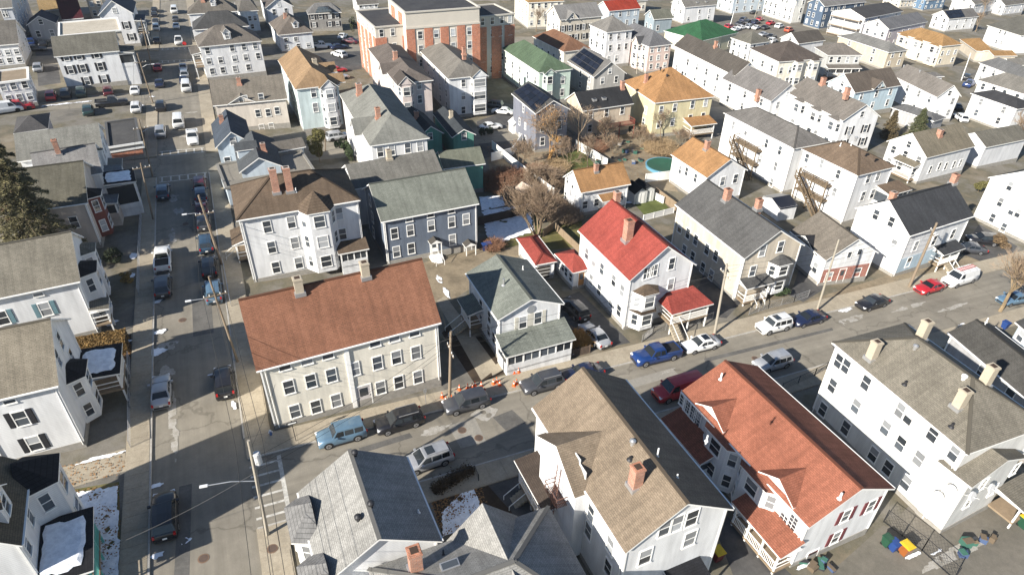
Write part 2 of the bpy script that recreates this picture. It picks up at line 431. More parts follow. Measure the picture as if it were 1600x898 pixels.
        s.roofo = b.build('roof', [s.rm, trim], s.root)
        if not s.flat and s.near and s.parent is None:
            for sd in (('W', 'E') if s.ax == 'y' else ('S', 'N')):
                if sd in 'EN' and sd != 'E': continue
                gm = MB(); x = {'W': -.05, 'E': w+.05}.get(sd)
                if sd == 'S': gm.bar((.05, -.05, h-.06), (w-.05, -.05, h-.06), .13, .1)
                else: gm.bar((x, .05, h-.06), (x, d-.05, h-.06), .13, .1)
                gm.build('gutter', trim, s.root)
                for f in (.04, .97):
                    dp = MB(); q = (f*w, o-.07) if sd == 'S' else (o-.07 if sd == 'W' else w-o+.07, f*d)
                    q = (min(max(q[0], o+.1), w-o-.1), q[1]) if sd == 'S' else (q[0], min(max(q[1], o+.1), d-o-.1))
                    dp.tube((q[0], q[1], .1), (q[0], q[1], h-.25), .045, .045, 6); dp.build('downpipe', trim, s.root)
        if not s.flat and s.near:
            cap = MB()
            ends = set()
            for P in s.rp:
                for q, t in zip(P, P[1:]+P[:1]):
                    k = frozenset((q, t))
                    if ec[k] == 2 and k not in ends:
                        ends.add(k); cap.bar((q[0], q[1], q[2]+.0), (t[0], t[1], t[2]+.0), .28, .07)
            cap.build('ridge_cap', s.rm, s.roofo)
    # ---- parts placed on the house
    def window(s, side, t, z, w=.85, h=1.5, shut=None, muntin=False, curtain=None, under=None):
        l = rnd.random() if curtain is None else curtain
        lk = 0 if l < .45 else (1 if l < .8 else 2)
        loc, rz = s.place(side, t, z) if side else (t, z)
        near = s.near and s.parent is None and under is None
        o = add('window', window_mesh(w, h, not near, lk, muntin), under or s.root, loc, rz)
        if near:
            add('pane', pane_mesh(w, h/2, lk == 2), o, (0, 0, -h/2)); add('pane', pane_mesh(w, h/2, lk > 0), o, (0, -.012, 0))
        if shut and s.parent is None:
            for q in (-1, 1): add('shutter', shutter_mesh(h, shut), o, (q*(w/2+.33), 0, 0))
        return o
    def win(s, side, pxs, w=.85, h=1.5, **k):
        for px in pxs:
            t, z = s.on_wall(side, px); s.window(side, t, z, w, h, **k)
    def row(s, side, ts, zs, w=.85, h=1.5, **k):
        L = s.w if side in 'SN' else s.d
        for z in zs:
            for t in ts: s.window(side, t*L, z, w, h, **k)
    def auto(s, side, nc=None, skip=.08, **k):
        L = (s.w if side in 'SN' else s.d)-2*s.ov
        nc = nc or max(2, int(round(L/3.0))); fh = (s.h-.5)/s.n
        for i in range(max(1, int(s.n))):
            for j in range(nc):
                if rnd.random() < skip: continue
                s.window(side, s.ov+L*(j+.5)/nc+rnd.uniform(-.25, .25), .5+fh*(i+.55), min(.85, L/nc*.5), min(1.5, fh*.55), **k)
        gab = (s.ax == 'y' and side == 'S' and not s.hip[0]) or (s.ax == 'x' and side == 'W' and not s.hip[0]) or (s.ax == 'x' and side == 'E' and not s.hip[1])
        if gab and not s.flat and s.r > 1.9:
            s.window(side, s.ov+L/2, s.h+s.r*.28, .8, 1.1)
    def chim(s, px, hgt=1.6, size=.65, mat=None, local=None):
        q = s.hit(px) if local is None else local
        b = MB(); e = size/2; m = mat or BRICK
        b.box(-e, e, -e, e, -1.2, hgt); b.box(-e-.05, e+.05, -e-.05, e+.05, hgt-.22, hgt-.06)
        c = b.build('chimney', m, s.root, q)
        b = MB(); b.box(-e*.62, e*.62, -e*.62, e*.62, hgt-.04, hgt+.015); b.build('flue', plain('soot', (.05, .03, .02), .9), c)
        b = MB(); b.box(-e-.12, e+.12, -e-.12, e+.12, -.35, .05); b.build('flashing', METAL if s.near else m, c)
    def vent(s, px, hgt=.55, r=.06, mat=None):
        q = s.hit(px); b = MB(); b.tube((0, 0, -.3), (0, 0, hgt), r, r, 8); b.tube((0, 0, -.05), (0, 0, .08), r*2.4, r*1.2, 8)
        b.build('vent_pipe', mat or WHITE, s.root, q)
    def turbine(s, px, mat=None):
        q = s.hit(px); b = MB(); b.tube((0, 0, -.2), (0, 0, .25), .14, .14, 10); b.tube((0, 0, .25), (0, 0, .42), .24, .24, 12); b.tube((0, 0, .42), (0, 0, .52), .22, .08, 12)
        b.build('roof_vent', mat or METAL, s.root, q)
    def bay(s, side, t, wid=2.6, dep=.9, z0=.3, z1=None, fl=None, roofm=None, rise=.7, wm=None, sq=.58, win=True, ww=.8, pediment=False, bandz=None):
        z1 = z1 or s.h-.12; fl = fl or int(s.n); loc, rz = s.place(side, t, 0)
        a, c = wid/2, wid/2*sq
        P = [(-a, .05), (-c, -dep), (c, -dep), (a, .05)]
        b = MB()
        for q, r in zip(P, P[1:]): b.poly([(*q, z0), (*r, z0), (*r, z1), (*q, z1)])
        b.poly([(*q, z0) for q in P[::-1]])
        o = b.build('bay', wm or s.wm, s.root, loc, rz)
        b = MB(); e = 1.12; Q = [(-a*e, .3), (-c*e-.1, -dep-.22), (c*e+.1, -dep-.22), (a*e, .3)]
        if pediment:
            b2 = MB(); z = z1
            b2.poly([(Q[1][0], Q[1][1]+.12, z), (Q[2][0], Q[2][1]+.12, z), (0, Q[1][1]+.12, z+rise)]); b2.build('pediment', wm or s.wm, o)
            L, Rr, A0, A1 = Q[1], Q[2], (0, -dep-.25, z+rise+.1), (0, 3.2, z+rise+.1)
            for (x, sg) in ((-a*1.15, 1), (a*1.15, -1)):
                T = [(x, -dep-.25, z), (0, -dep-.25, z+rise+.12), (0, 3.4, z+rise+.12), (x, 3.4, z)]
                b.poly(T if sg > 0 else T[::-1]); b.poly([(u, v, k-.12) for u, v, k in (T[::-1] if sg > 0 else T)], 1)
                b.poly([T[0], T[1], (T[1][0], T[1][1], T[1][2]-.12), (T[0][0], T[0][1], T[0][2]-.12)], 1)
                b.poly([T[3], T[0], (T[0][0], T[0][1], T[0][2]-.12), (T[3][0], T[3][1], T[3][2]-.12)], 1)
        else:
            ap = (0, .35, z1+rise)
            for q, r in zip(Q, Q[1:]):
                L2 = math.hypot(r[0]-q[0], r[1]-q[1]); b.poly([(*q, z1+.02), (*r, z1+.02), ap], 0, [(0, 0), (L2, 0), (L2/2, 1.2)])
                b.poly([(*q, z1-.1), (*r, z1-.1), (*r, z1+.02), (*q, z1+.02)], 1)
            b.poly([(*q, z1-.1) for q in Q[::-1]], 1)
        b.build('bay_roof', [roofm or s.rm, TRIM], o)
        if bandz:
            b = MB()
            for q, r in zip(Q, Q[1:]): b.poly([(q[0], q[1]+.0, bandz), (r[0], r[1], bandz), (r[0]*.9, r[1]+.2, bandz+.35), (q[0]*.9, q[1]+.2, bandz+.35)])
            b.poly([(*q, bandz) for q in Q[::-1]]); b.build('skirt_roof', roofm or s.rm, o)
        if win:
            fh = (z1-z0)/fl
            ang = math.atan2(dep, a-c)
            for i in range(fl):
                z = z0+fh*(i+.55)
                s.window(None, (0, -dep, z), 0., min(ww*1.5, 2*c-.35), min(1.5, fh*.55), under=o)
                for sg in (-1, 1):
                    s.window(None, (sg*(a+c)/2, -dep/2+.02, z), sg*(math.pi/2-math.atan2(a-c, dep)), min(.65, math.hypot(dep, a-c)-.35), min(1.5, fh*.55), under=o)
        return o
    def gable(s, side, t, wid, out, z, rise, back, roofm=None, wm=None, win=True, low=None):
        """cross gable: ridge square to the wall"""
        loc, rz = s.place(side, t, 0); a = wid/2; b = MB()
        b.poly([(-a+.2, -out, z if low is None else low), (a-.2, -out, z if low is None else low), (a-.2, -out, z), (0, -out, z+rise-.1), (-a+.2, -out, z)])
        if low is not None:
            for x in (-a+.2, a-.2): b.poly([(x, -out, low), (x, .05, low), (x, .05, z), (x, -out, z)][::1 if x < 0 else -1])
        o = b.build('cross_gable', wm or s.wm, s.root, loc, rz); b = MB()
        for sg in (-1, 1):
            T = [(sg*(a+.15), -out-.3, z-.15*rise/a), (0, -out-.3, z+rise), (0, back, z+rise), (sg*(a+.15), back, z-.15*rise/a)]
            L = math.hypot(a, rise)
            u = [(0, 0), (0, L), (back+out, L), (back+out, 0)]
            if sg > 0: T = T[::-1]; u = u[::-1]
            T = T[::-1]; u = u[::-1]
            b.poly(T, 0, u); D = [(x, y, q-.13) for x, y, q in T]; b.poly(D[::-1], 1)
            for k in range(4): b.poly([D[k], D[(k+1) % 4], T[(k+1) % 4], T[k]], 1)
        b.build('gable_roof', [roofm or s.rm, TRIM], o)
        if win: s.window(None, (0, -out, z+rise*.3), 0., .7, min(1.1, rise*.5), under=o)
        return o
    def dormer(s, px, side, wid=1.5, hgt=1.4, rise=.7, wm=None):
        q = s.hit(px); rz = {'S': 0., 'W': -math.pi/2, 'E': math.pi/2, 'N': math.pi}[side]
        a = wid/2; b = MB()
        b.poly([(-a, 0, -.8), (a, 0, -.8), (a, 0, hgt), (0, 0, hgt+rise-.08), (-a, 0, hgt)])
        for x in (-a, a): b.poly([(x, 0, -.8), (x, 3, -.8), (x, 3, hgt), (x, 0, hgt)][::1 if x > 0 else -1])
        o = b.build('dormer', wm or s.wm, s.root, q, rz); b = MB()
        for sg in (-1, 1):
            T = [(sg*(a+.2), -.25, hgt-.15), (sg*(a+.2), 3, hgt-.15), (0, 3, hgt+rise), (0, -.25, hgt+rise)]
            if sg < 0: T = T[::-1]
            b.poly(T, 0, [(0, 0), (3, 0), (3, 1), (0, 1)]); D = [(x, y, z-.1) for x, y, z in T]; b.poly(D[::-1], 1)
            for k in range(4): b.poly([D[k], D[(k+1) % 4], T[(k+1) % 4], T[k]], 1)
        b.build('dormer_roof', [s.rm, TRIM], o)
        s.window(None, (0, 0, hgt*.5), 0., wid*.5, hgt*.72, under=o)
    def porch(s, side, t0, t1, dep, zr, rise=.5, roofm=None, floor=.7, posts=3, rail=True, enclosed=False, step=None, wm=None, flat=False, roof=True, snow=False, postm=None, hipped=False):
        loc, rz = s.place(side, (t0+t1)/2, 0); a = abs(t1-t0)/2
        root = add('porch', None, s.root, loc, rz); rm = roofm or s.rm; e = .3
        if roof:
            b = MB(); k = min(1.2, a*.4) if hipped else 0.
            T = [(-a-e, -dep-e, zr), (a+e, -dep-e, zr), (a+e-k, .05, zr+rise), (-a-e+k, .05, zr+rise)]
            b.poly(T, 0, [(0, 0), (2*a, 0), (2*a, dep), (0, dep)])
            if k:
                b.poly([T[1], (a+e, .05, zr), T[2]], 0, [(0, 0), (dep, 0), (dep, 1)]); b.poly([(-a-e, .05, zr), T[0], T[3]], 0, [(0, 0), (dep, 0), (dep, 1)])
            else:
                for q, r in ((T[1], T[2]), (T[3], T[0])): b.poly([(q[0], q[1], q[2]-.16), (r[0], r[1], r[2]-.16), r, q], 1)
            D = [(x, y, zr-.16) for x, y in ((-a-e, -dep-e), (a+e, -dep-e), (a+e, .05), (-a-e, .05))]
            b.poly([D[0], D[1], T[1], T[0]], 1); b.poly(D[::-1], 1)
            b.build('porch_roof', [rm, TRIM], root)
            if snow:
                sb = MB(); g = lambda y: zr+rise*(y+dep+e)/(dep+e+.05)+.05
                n = 26; ring = []
                for i in range(n):
                    th = 2*math.pi*i/n; c, sn = math.cos(th), math.sin(th); m = max(abs(c), abs(sn)); q = .86+rnd.uniform(-.06, .06)
                    x = c/m*a*q; y = -dep/2+sn/m*dep*.5*q; ring.append((x, y, g(y)))
                ctr = (0, -dep/2, g(-dep/2)+.12)
                inn = [(x*.8, -dep/2+(y+dep/2)*.8, g(-dep/2+(y+dep/2)*.8)+.1) for x, y, z in ring]
                for i in range(n):
                    j = (i+1) % n; sb.poly([ring[i], ring[j], inn[j], inn[i]]); sb.poly([inn[i], inn[j], ctr])
                sb.build('snow_cover', SNOW, root, smooth=True)
        b = MB(); b.box(-a, a, -dep, 0, floor-.2, floor); b.build('porch_floor', WOOD if not enclosed else s.wm, root)
        if enclosed:
            b = MB(); hh = zr-.14
            for (x0, x1, y0, y1) in ((-a, a, -dep, -dep+.1), (-a, -a+.1, -dep+.1, 0), (a-.1, a, -dep+.1, 0)):
                b.box(x0, x1, y0, y1, -1.2, floor+.75); b.box(x0, x1, y0, y1, hh-.25, hh)
            b.build('porch_wall', wm or s.wm, root)
            n = max(2, int(2*a/1.6)); pw = 2*a/n
            for i in range(n+1):
                x = -a+i*pw; x = min(max(x, -a+.06), a-.06); q = MB(); q.box(-.08, .08, -.08, .08, floor+.7, hh-.2); q.build('post', TRIM, root, (x, -dep+.05, 0))
            for i in range(n):
                q = MB(); q.box(-pw/2+.08, pw/2-.08, -.01, .01, 0, hh-.25-floor-.75); q.box(-.04, .04, -.03, .03, 0, hh-.25-floor-.75, 1)
                q.build('porch_window', [GLASS, TRIM], root, (-a+(i+.5)*pw, -dep+.05, floor+.75))
            for sg in (-1, 1):
                q = MB(); q.box(-.01, .01, -dep/2+.1, dep/2-.1, 0, hh-.25-floor-.75); q.build('porch_window', GLASS, root, (sg*(a-.05), -dep/2, floor+.75))
        else:
            for i in range(posts):
                x = -a+.12+i*(2*a-.24)/max(1, posts-1); q = MB(); q.box(-.07, .07, -.07, .07, -.9, (zr-.14) if roof else floor+1); q.build('post', postm or TRIM, root, (x, -dep+.1, 0))
            if rail:
                b = MB(); b.box(-a, a, -dep+.02, -dep+.1, floor+.9, floor+.98); b.box(-a, a, -dep+.03, -dep+.08, floor+.1, floor+.16)
                for i in range(int(2*a/.16)): x = -a+.08+i*.16; b.box(x-.02, x+.02, -dep+.04, -dep+.08, floor+.16, floor+.9)
                for x in (-a+.03, a-.03): b.box(x-.04, x+.04, -dep+.1, 0, floor+.9, floor+.98); b.box(x-.02, x+.02, -dep+.1, 0, floor+.4, floor+.46)
                b.build('railing', postm or TRIM, root)
        if step is not None: s.steps(side, step, dep, floor, root)
        return root
    def steps(s, side, x, dep, floor, root, wid=1.2, mat=None):
        n = max(2, int((floor+.35)/.19))
        st = add('steps', None, root, (x, -dep, 0))
        for i in range(n):
            b = MB(); z = floor-(i+1)*.19; b.box(-wid/2, wid/2, -.3, 0, z-.3, z); b.build('tread', mat or CONC, st, (0, -i*.28, 0))
        for sg in (-1, 1):
            b = MB(); b.bar((sg*wid/2, 0, floor+.9), (sg*wid/2, -n*.28, floor-n*.19+.9), .05, .06); b.bar((sg*wid/2, -n*.28, floor-n*.19-.2), (sg*wid/2, -n*.28, floor-n*.19+.9), .06, .06); b.build('handrail', TRIM, st)
    def door(s, side, px=None, t=None, z=None, w=1., h=2.1, mat=None, hood=None):
        if px is not None: t, z = s.on_wall(side, px)
        loc, rz = s.place(side, t, z); b = MB(); a = w/2
        b.box(-a-.1, -a, -.06, .02, -h/2, h/2+.12); b.box(a, a+.1, -.06, .02, -h/2, h/2+.12); b.box(-a, a, -.06, .02, h/2, h/2+.12); b.box(-a, a, -.03, .02, -h/2, h/2, 1)
        b.box(-a*.6, a*.6, -.045, -.02, 0, h*.4, 2)
        o = b.build('door', [TRIM, mat or WHITE, GLASS], s.root, loc, rz)
        b = MB(); b.box(a*.7, a*.85, -.1, -.03, -.1, .02); b.build('handle', METAL, o)
        if hood:
            q = MB()
            for sg in (-1, 1):
                T = [(sg*(a+.35), -1.3, h/2+.25), (0, -1.3, h/2+.75), (0, .03, h/2+.75), (sg*(a+.35), .03, h/2+.25)]
                T = T if sg < 0 else T[::-1]
                q.poly(T[::-1]); q.poly([(x, y, zz-.1) for x, y, zz in T], 1); 
            q.poly([(-a-.35, -1.3, h/2+.25), (a+.35, -1.3, h/2+.25), (0, -1.3, h/2+.75)], 1)
            for sg in (-1, 1): q.box(sg*(a+.2)-.05, sg*(a+.2)+.05, -1.25, -1.15, -h/2-.6, h/2+.2, 1)
            q.build('door_hood', [hood, TRIM], o)
            q = MB(); q.box(-a-.3, a+.3, -1.35, 0, -h/2-.7, -h/2)
            for i in range(4): q.box(-a-.1, a+.1, -1.35-.28*(i+1), -1.35-.28*i, -h/2-1.4, -h/2-.18*(i+1))
            for sg in (-1, 1): q.bar((sg*(a+.1), -1.35, -h/2+.9), (sg*(a+.1), -2.5, -h/2+.2), .05, .06); q.bar((sg*(a+.1), -2.5, -h/2-1.2), (sg*(a+.1), -2.5, -h/2+.2), .06, .06)
            q.build('stoop', TRIM, o)
        return o
    def solar(s, px4, nx=5, ny=3):
        Q = [Vector(s.hit(p)) for p in px4]; nrm = (Q[1]-Q[0]).cross(Q[3]-Q[0]).normalized()
        if nrm.z < 0: nrm = -nrm
        m = glassmat('solar_cell', (.006, .007, .012), .35)
        arr = add('solar_array', None, s.root)
        for i in range(nx):
            for j in range(ny):
                def P(u, v): return Q[0].lerp(Q[1], u).lerp(Q[3].lerp(Q[2], u), v)
                e = .03
                c = [P((i+e)/nx, (j+e)/ny), P((i+1-e)/nx, (j+e)/ny), P((i+1-e)/nx, (j+1-e)/ny), P((i+e)/nx, (j+1-e)/ny)]
                b = MB(); top = [v+nrm*.14 for v in c]; bot = [v+nrm*.05 for v in c]
                if (top[1]-top[0]).cross(top[2]-top[0]).dot(nrm) < 0: top = top[::-1]; bot = bot[::-1]
                b.poly(top)
                for k in range(4): b.poly([bot[k], bot[(k+1) % 4], top[(k+1) % 4], top[k]])
                b.build('solar_panel', m, arr)
    def skylight(s, px, w=.8, h=1.1):
        q = s.hit(px); b = MB(); b.box(-w/2, w/2, -h/2, h/2, -.2, .22); b.box(-w/2+.08, w/2-.08, -h/2+.08, h/2-.08, .22, .235, 1)
        b.build('skylight', [METAL, GLASS], s.root, q)
    def stairs_out(s, side, t0, t1, zs, dep=1.5, mat=None):
        """wooden outside stair: a gallery at each level, flights between"""
        loc, rz = s.place(side, (t0+t1)/2, 0); a = abs(t1-t0)/2; m = mat or plain('stair_timber', (.13, .095, .06), .9, var=.3)
        root = add('outside_stair', None, s.root, loc, rz)
        for k, z in enumerate(zs):
            b = MB(); b.box(-a, a, -dep, 0, z-.18, z); 
            b.build('landing', m, root)
            b = MB()
            for y in (-dep+.03,): b.box(-a, a, y-.03, y+.03, z+.9, z+1.); b.box(-a, a, y-.02, y+.02, z+.45, z+.5)
            for i in range(int(2*a/.8)+1): x = -a+i*.8; b.box(x-.025, x+.025, -dep, -dep+.05, z, z+.95)
            for x in (-a, a): b.box(x-.03, x+.03, -dep, 0, z+.9, z+1.)
            b.build('railing', m, root)
        for x in (-a, 0, a):
            b = MB(); b.box(x-.08, x+.08, -dep-.02, -dep+.14, -1.2, zs[-1]+.95); b.build('post', m, root)
        y = -dep-.62; xs = [-a*.9, a*.15, a*1.25]; lv = [zs[-1], zs[0], -.4]
        for k in range(2):
            (x0, z0), (x1, z1) = (xs[k+1], lv[k+1]), (xs[k], lv[k]); b = MB()
            for q in (y-.5, y+.5):
                b.bar((x0, q, z0), (x1, q, z1), .09, .3); b.bar((x0, q, z0+.95), (x1, q, z1+.95), .08, .12)
                for u in (.02, .5, .98): xx, zz = x0+(x1-x0)*u, z0+(z1-z0)*u; b.box(xx-.05, xx+.05, q-.04, q+.04, zz, zz+.95)
            b.build('flight', m, root); n = max(3, int((z1-z0)/.2))
            b = MB(); b.box(-.14, .14, -.45, .45, -.02, .03); tm = b.mesh('tread', [m])
            fl = add('treads', None, root)
            for i in range(n): u = (i+.5)/n; add('tread', tm, fl, (x0+(x1-x0)*u, y, z0+(z1-z0)*u))
# ------------------------------------------------------------------ the setting
def rect(x0, x1, y0, y1): return [(x0, y0), (x1, y0), (x1, y1), (x0, y1)]
sheet('ground', rect(-500, 900, -60, 900), BASE, 0.)
LX0, LX1 = -12.9, -5.2            # street running away from the camera
CY0, CY1 = 37.8, 45.6             # street across
sheet('road', rect(LX0, LX1, -20, 420), ASPH, .012)
sheet('cross_road', rect(LX1, 420, CY0, CY1), ASPHX, .014)
sheet('cross_road', rect(-160, LX0, 111, 118.8), ASPHX, .014); sheet('cross_road', rect(LX1, 160, 111, 118.8), ASPHX, .014)
sheet('cross_road', rect(-160, LX0, 148, 156), ASPHX, .014)
sheet('cross_road', rect(-160, LX0, 181, 189), ASPHX, .014); sheet('cross_road', rect(LX1, 160, 181, 189), ASPHX, .014)
TILT = math.atan(GRADE)
def sidewalk(x0, x1, y0, y1, along, slab_to=None, slabs=True):
    o = sheet('sidewalk', rect(x0, x1, y0, y1), CONC, .115, thick=.3)
    if not slabs: return
    L = 1.5; lo, hi = (x0, x1) if along == 'x' else (y0, y1)
    hi = min(hi, slab_to) if slab_to else hi
    wdt = (y1-y0 if along == 'x' else x1-x0)-.22
    k = ('slab', along, round(wdt, 2))
    if k not in WINM:
        b = MB(); a, c = (L/2-.012, wdt/2) if along == 'x' else (wdt/2, L/2-.012)
        b.box(-a, a, -c, c, -.05, .022, bottom=False); WINM[k] = b.mesh('slab', [CONC])
    n = int((hi-lo)/L)
    for i in range(n):
        c = lo+(i+.5)*L
        x, y = (c, (y0+y1)/2) if along == 'x' else ((x0+x1)/2, c)
        s = add('slab', WINM[k], o, (x, y, gz(x)+.115+rnd.uniform(0, .008))); s.rotation_euler = (rnd.uniform(-.003, .003), TILT+rnd.uniform(-.004, .004), 0)
sidewalk(LX0-2.0, LX0, 20, 110.4, 'y', 100); sidewalk(LX1, LX1+2.3, 48.2, 110.4, 'y', 100)
sidewalk(LX1, LX1+2.3, 20, 35.4, 'y')
sidewalk(LX0-2.0, LX0, 119.4, 147.4, 'y', slabs=False); sidewalk(LX1, LX1+2.3, 119.4, 180.4, 'y', slabs=False)
sidewalk(LX0-2.0, LX0, 189.6, 300, 'y', slabs=False); sidewalk(LX1, LX1+2.3, 189.6, 300, 'y', slabs=False)
sidewalk(LX1+.0, 110, CY1, CY1+2.6, 'x', 100); sidewalk(LX1, 110, CY0-2.4, CY0, 'x', 62)
for x, y in ((LX1, CY1), (LX1, CY0-2.4)): pass
def stripe(x0, x1, y0, y1): return sheet('crosswalk_marking', rect(x0, x1, y0, y1), LINE, .02)
stripe(-2.75, -2.4, 38.4, 45.2)
for i in range(6): stripe(-5.1, -2.75, 38.7+i*1.15, 38.92+i*1.15)
for ya, yb in ((108.4, 110.6), (119.4, 121.6), (189.8, 191.8), (178, 180)):
    stripe(LX0+.4, LX1-.3, ya, ya+.22); stripe(LX0+.4, LX1-.3, yb-.22, yb)
    for i in range(6): x = LX0+.7+i*1.25; stripe(x, x+.22, ya+.22, yb-.22)
# yards, drives and lots
patch('driveway', [(742, 740), (828, 718), (840, 790), (852, 830), (775, 812)], DRIVE, .006)
patch('garden_soil', [(668, 765), (738, 730), (800, 800), (770, 830), (690, 830)], SOIL, .008)
patch('yard', [(690, 520), (720, 490), (800, 580), (742, 600)], SOIL, .008)
patch('yard', [(655, 412), (800, 375), (820, 395), (690, 480), (700, 520)], DIRT, .007)
patch('path', [(682, 470), (696, 462), (778, 574), (752, 594)], CONC, .016)
patch('path', [(716, 521), (748, 513), (754, 522), (722, 531)], CONC, .018)
patch('path', [(765, 575), (790, 560), (795, 572), (770, 588)], CONC, .018)
patch('driveway', [(868, 470), (905, 455), (985, 535), (905, 552)], DRIVE, .009)
patch('driveway', [(1075, 490), (1110, 400), (1160, 470), (1135, 497)], DRIVE, .009)
patch('driveway', [(1235, 462), (1255, 400), (1290, 450), (1255, 472)], DRIVE, .009)
patch('driveway', [(1098, 775), (1130, 800), (1240, 900), (1160, 935)], DRIVE, .009)
patch('driveway', [(1500, 395), (1530, 350), (1590, 385), (1560, 420)], DRIVE, .009)
patch('parking_lot', [(1290, 900), (1380, 820), (1620, 900), (1500, 1000)], groundmat('lot_asphalt', [(.3, (.13, .12, .1)), (.7, (.2, .18, .15))], .3, 18), .009)
patch('parking_lot', [(1380, 830), (1450, 760), (1660, 830), (1620, 960)], groundmat('lot_asphalt', [(.3, (.13, .12, .1)), (.7, (.2, .18, .15))], .3, 18), .0095)
patch('lawn', [(755, 340), (835, 325), (850, 372), (765, 395)], GRASS, .009)
patch('lawn', [(835, 360), (910, 345), (905, 385), (850, 392)], GRASS, .010)
patch('lawn', [(860, 250), (905, 232), (935, 262), (880, 285)], GREEN, .010)
patch('lawn', [(975, 300), (1010, 285), (1045, 325), (1010, 340)], GREEN, .010)
patch('yard', [(905, 210), (1000, 200), (1060, 300), (975, 290)], DIRT, .007)
patch('yard', [(760, 250), (860, 220), (900, 330), (800, 370)], DIRT, .006)
patch('yard', [(1260, 470), (1420, 420), (1400, 440), (1275, 480)], DIRT, .007)
patch('yard', [(1400, 430), (1540, 395), (1560, 410), (1480, 425), (1420, 445)], DIRT, .0075)
patch('lawn', [(110, 765), (186, 752), (190, 910), (110, 910)], GRASS, .009)
patch('path', [(80, 735), (195, 700), (197, 735), (100, 765)], CONC, .009)
patch('lawn', [(110, 535), (205, 522), (205, 560), (125, 565)], SOIL, .009)
patch('parking_lot', [(470, 75), (560, 60), (565, 108), (500, 118)], DRIVE, .012)
patch('parking_lot', [(1110, 20), (1260, -5), (1285, 62), (1120, 62)], groundmat('lot_asphalt', [(.3, (.13, .12, .1)), (.7, (.2, .18, .15))], .3, 18), .012)
patch('parking_lot', [(745, 190), (800, 170), (815, 230), (750, 250)], DRIVE, .012)
patch('parking_lot', [(55, 78), (85, 70), (95, 130), (60, 135)], DRIVE, .012)
def snow(px, name='snow', thick=.1, seed=0, holes=.25, mat=None):
    """uneven, partly melted snow lying on the ground inside a pixel outline"""
    P = ccw([tuple(un(q)[:2]) for q in px]); r = random.Random(seed+len(px)+int(px[0][0]))
    x0, x1 = min(p[0] for p in P), max(p[0] for p in P); y0, y1 = min(p[1] for p in P), max(p[1] for p in P)
    def inside(x, y):
        c = False
        for (ax, ay), (bx, by) in zip(P, P[1:]+P[:1]):
            if (ay > y) != (by > y) and x < (bx-ax)*(y-ay)/(by-ay)+ax: c = not c
        return c
    st = max(.14, math.sqrt((x1-x0)*(y1-y0))/34); nx, ny = int((x1-x0)/st)+2, int((y1-y0)/st)+2
    from mathutils import noise as mn
    b = MB(); V = {}
    def hgt(i, j):
        x, y = x0+(i-.5)*st, y0+(j-.5)*st
        q = mn.noise((x*.9+seed, y*.9, 3.3))+.5*mn.noise((x*2.6, y*2.6+seed, 1.1))
        jx, jy = x+.4*st*mn.noise((x*5, y*5, 2)), y+.4*st*mn.noise((x*5, y*5, 7))
        return (jx, jy, gz(jx)+.03+thick*max(0., .55+q*.8)), (q > -1+2*holes*.9-.35) and inside(x, y)
    for i in range(nx):
        for j in range(ny): V[i, j] = hgt(i, j)
    for i in range(nx-1):
        for j in range(ny-1):
            c = [V[i, j], V[i+1, j], V[i+1, j+1], V[i, j+1]]; ok = [q for q in c if q[1]]
            if len(ok) >= 3: b.poly([q[0] for q in ok])
    if not b.f: return
    o = b.build(name, mat or SNOW, smooth=False); o['kind'] = 'stuff'; return o

# kerb stones, manholes and asphalt repairs
GRAN = groundmat('kerb_granite', [(.3, (.33, .31, .28)), (.7, (.46, .44, .4))], 1.2, 14)
def kerb(x0, x1, y0, y1, along):
    """a row of kerb stones set into the edge of the sidewalk"""
    root = sheet('kerb', rect(x0, x1, y0, y1), GRAN, .122, thick=.2); L = 2.4
    k = ('kerb', along)
    if k not in WINM:
        b = MB(); a, c = (L/2-.015, .075) if along == 'x' else (.075, L/2-.015); b.box(-a, a, -c, c, -.1, .025, bottom=False); WINM[k] = b.mesh('kerb_stone', [GRAN])
    lo, hi = (x0, x1) if along == 'x' else (y0, y1)
    for i in range(int((hi-lo)/L)):
        q = lo+(i+.5)*L; x, y = (q, (y0+y1)/2) if along == 'x' else ((x0+x1)/2, q)
        s = add('kerb_stone', WINM[k], root, (x, y, gz(x)+.122+rnd.uniform(-.006, .01))); s.rotation_euler = (0, TILT, 0)
kerb(LX0-.08, LX0+.08, 20, 110.4, 'y'); kerb(LX1-.08, LX1+.08, 48.2, 110.4, 'y'); kerb(LX1+.1, 90, CY1-.08, CY1+.08, 'x'); kerb(LX1+.1, 62, CY0-.08, CY0+.08, 'x')
PATCHM = groundmat('asphalt_repair', [(.3, (.09, .087, .082)), (.7, (.15, .143, .132))], .6, 20); PATCHL = groundmat('asphalt_repair_pale', [(.3, (.24, .225, .2)), (.7, (.31, .29, .25))], .6, 20)
for pl, m in (([(770, 652), (800, 640), (822, 660), (790, 672)], PATCHM), ([(700, 665), (742, 652), (760, 690), (720, 700)], PATCHL), ([(960, 600), (1050, 575), (1060, 585), (968, 612)], PATCHL), ([(300, 470), (330, 466), (334, 520), (302, 526)], PATCHM), ([(1300, 540), (1420, 505), (1430, 512), (1305, 550)], PATCHM), ([(246, 400), (262, 398), (258, 470), (244, 472)], PATCHM), ([(280, 760), (300, 755), (296, 898), (272, 898)], PATCHM), ([(560, 700), (640, 676), (645, 683), (565, 708)], PATCHM), ([(1100, 560), (1300, 512), (1302, 516), (1102, 566)], PATCHM)):
    patch('asphalt_patch', pl, m, .018)
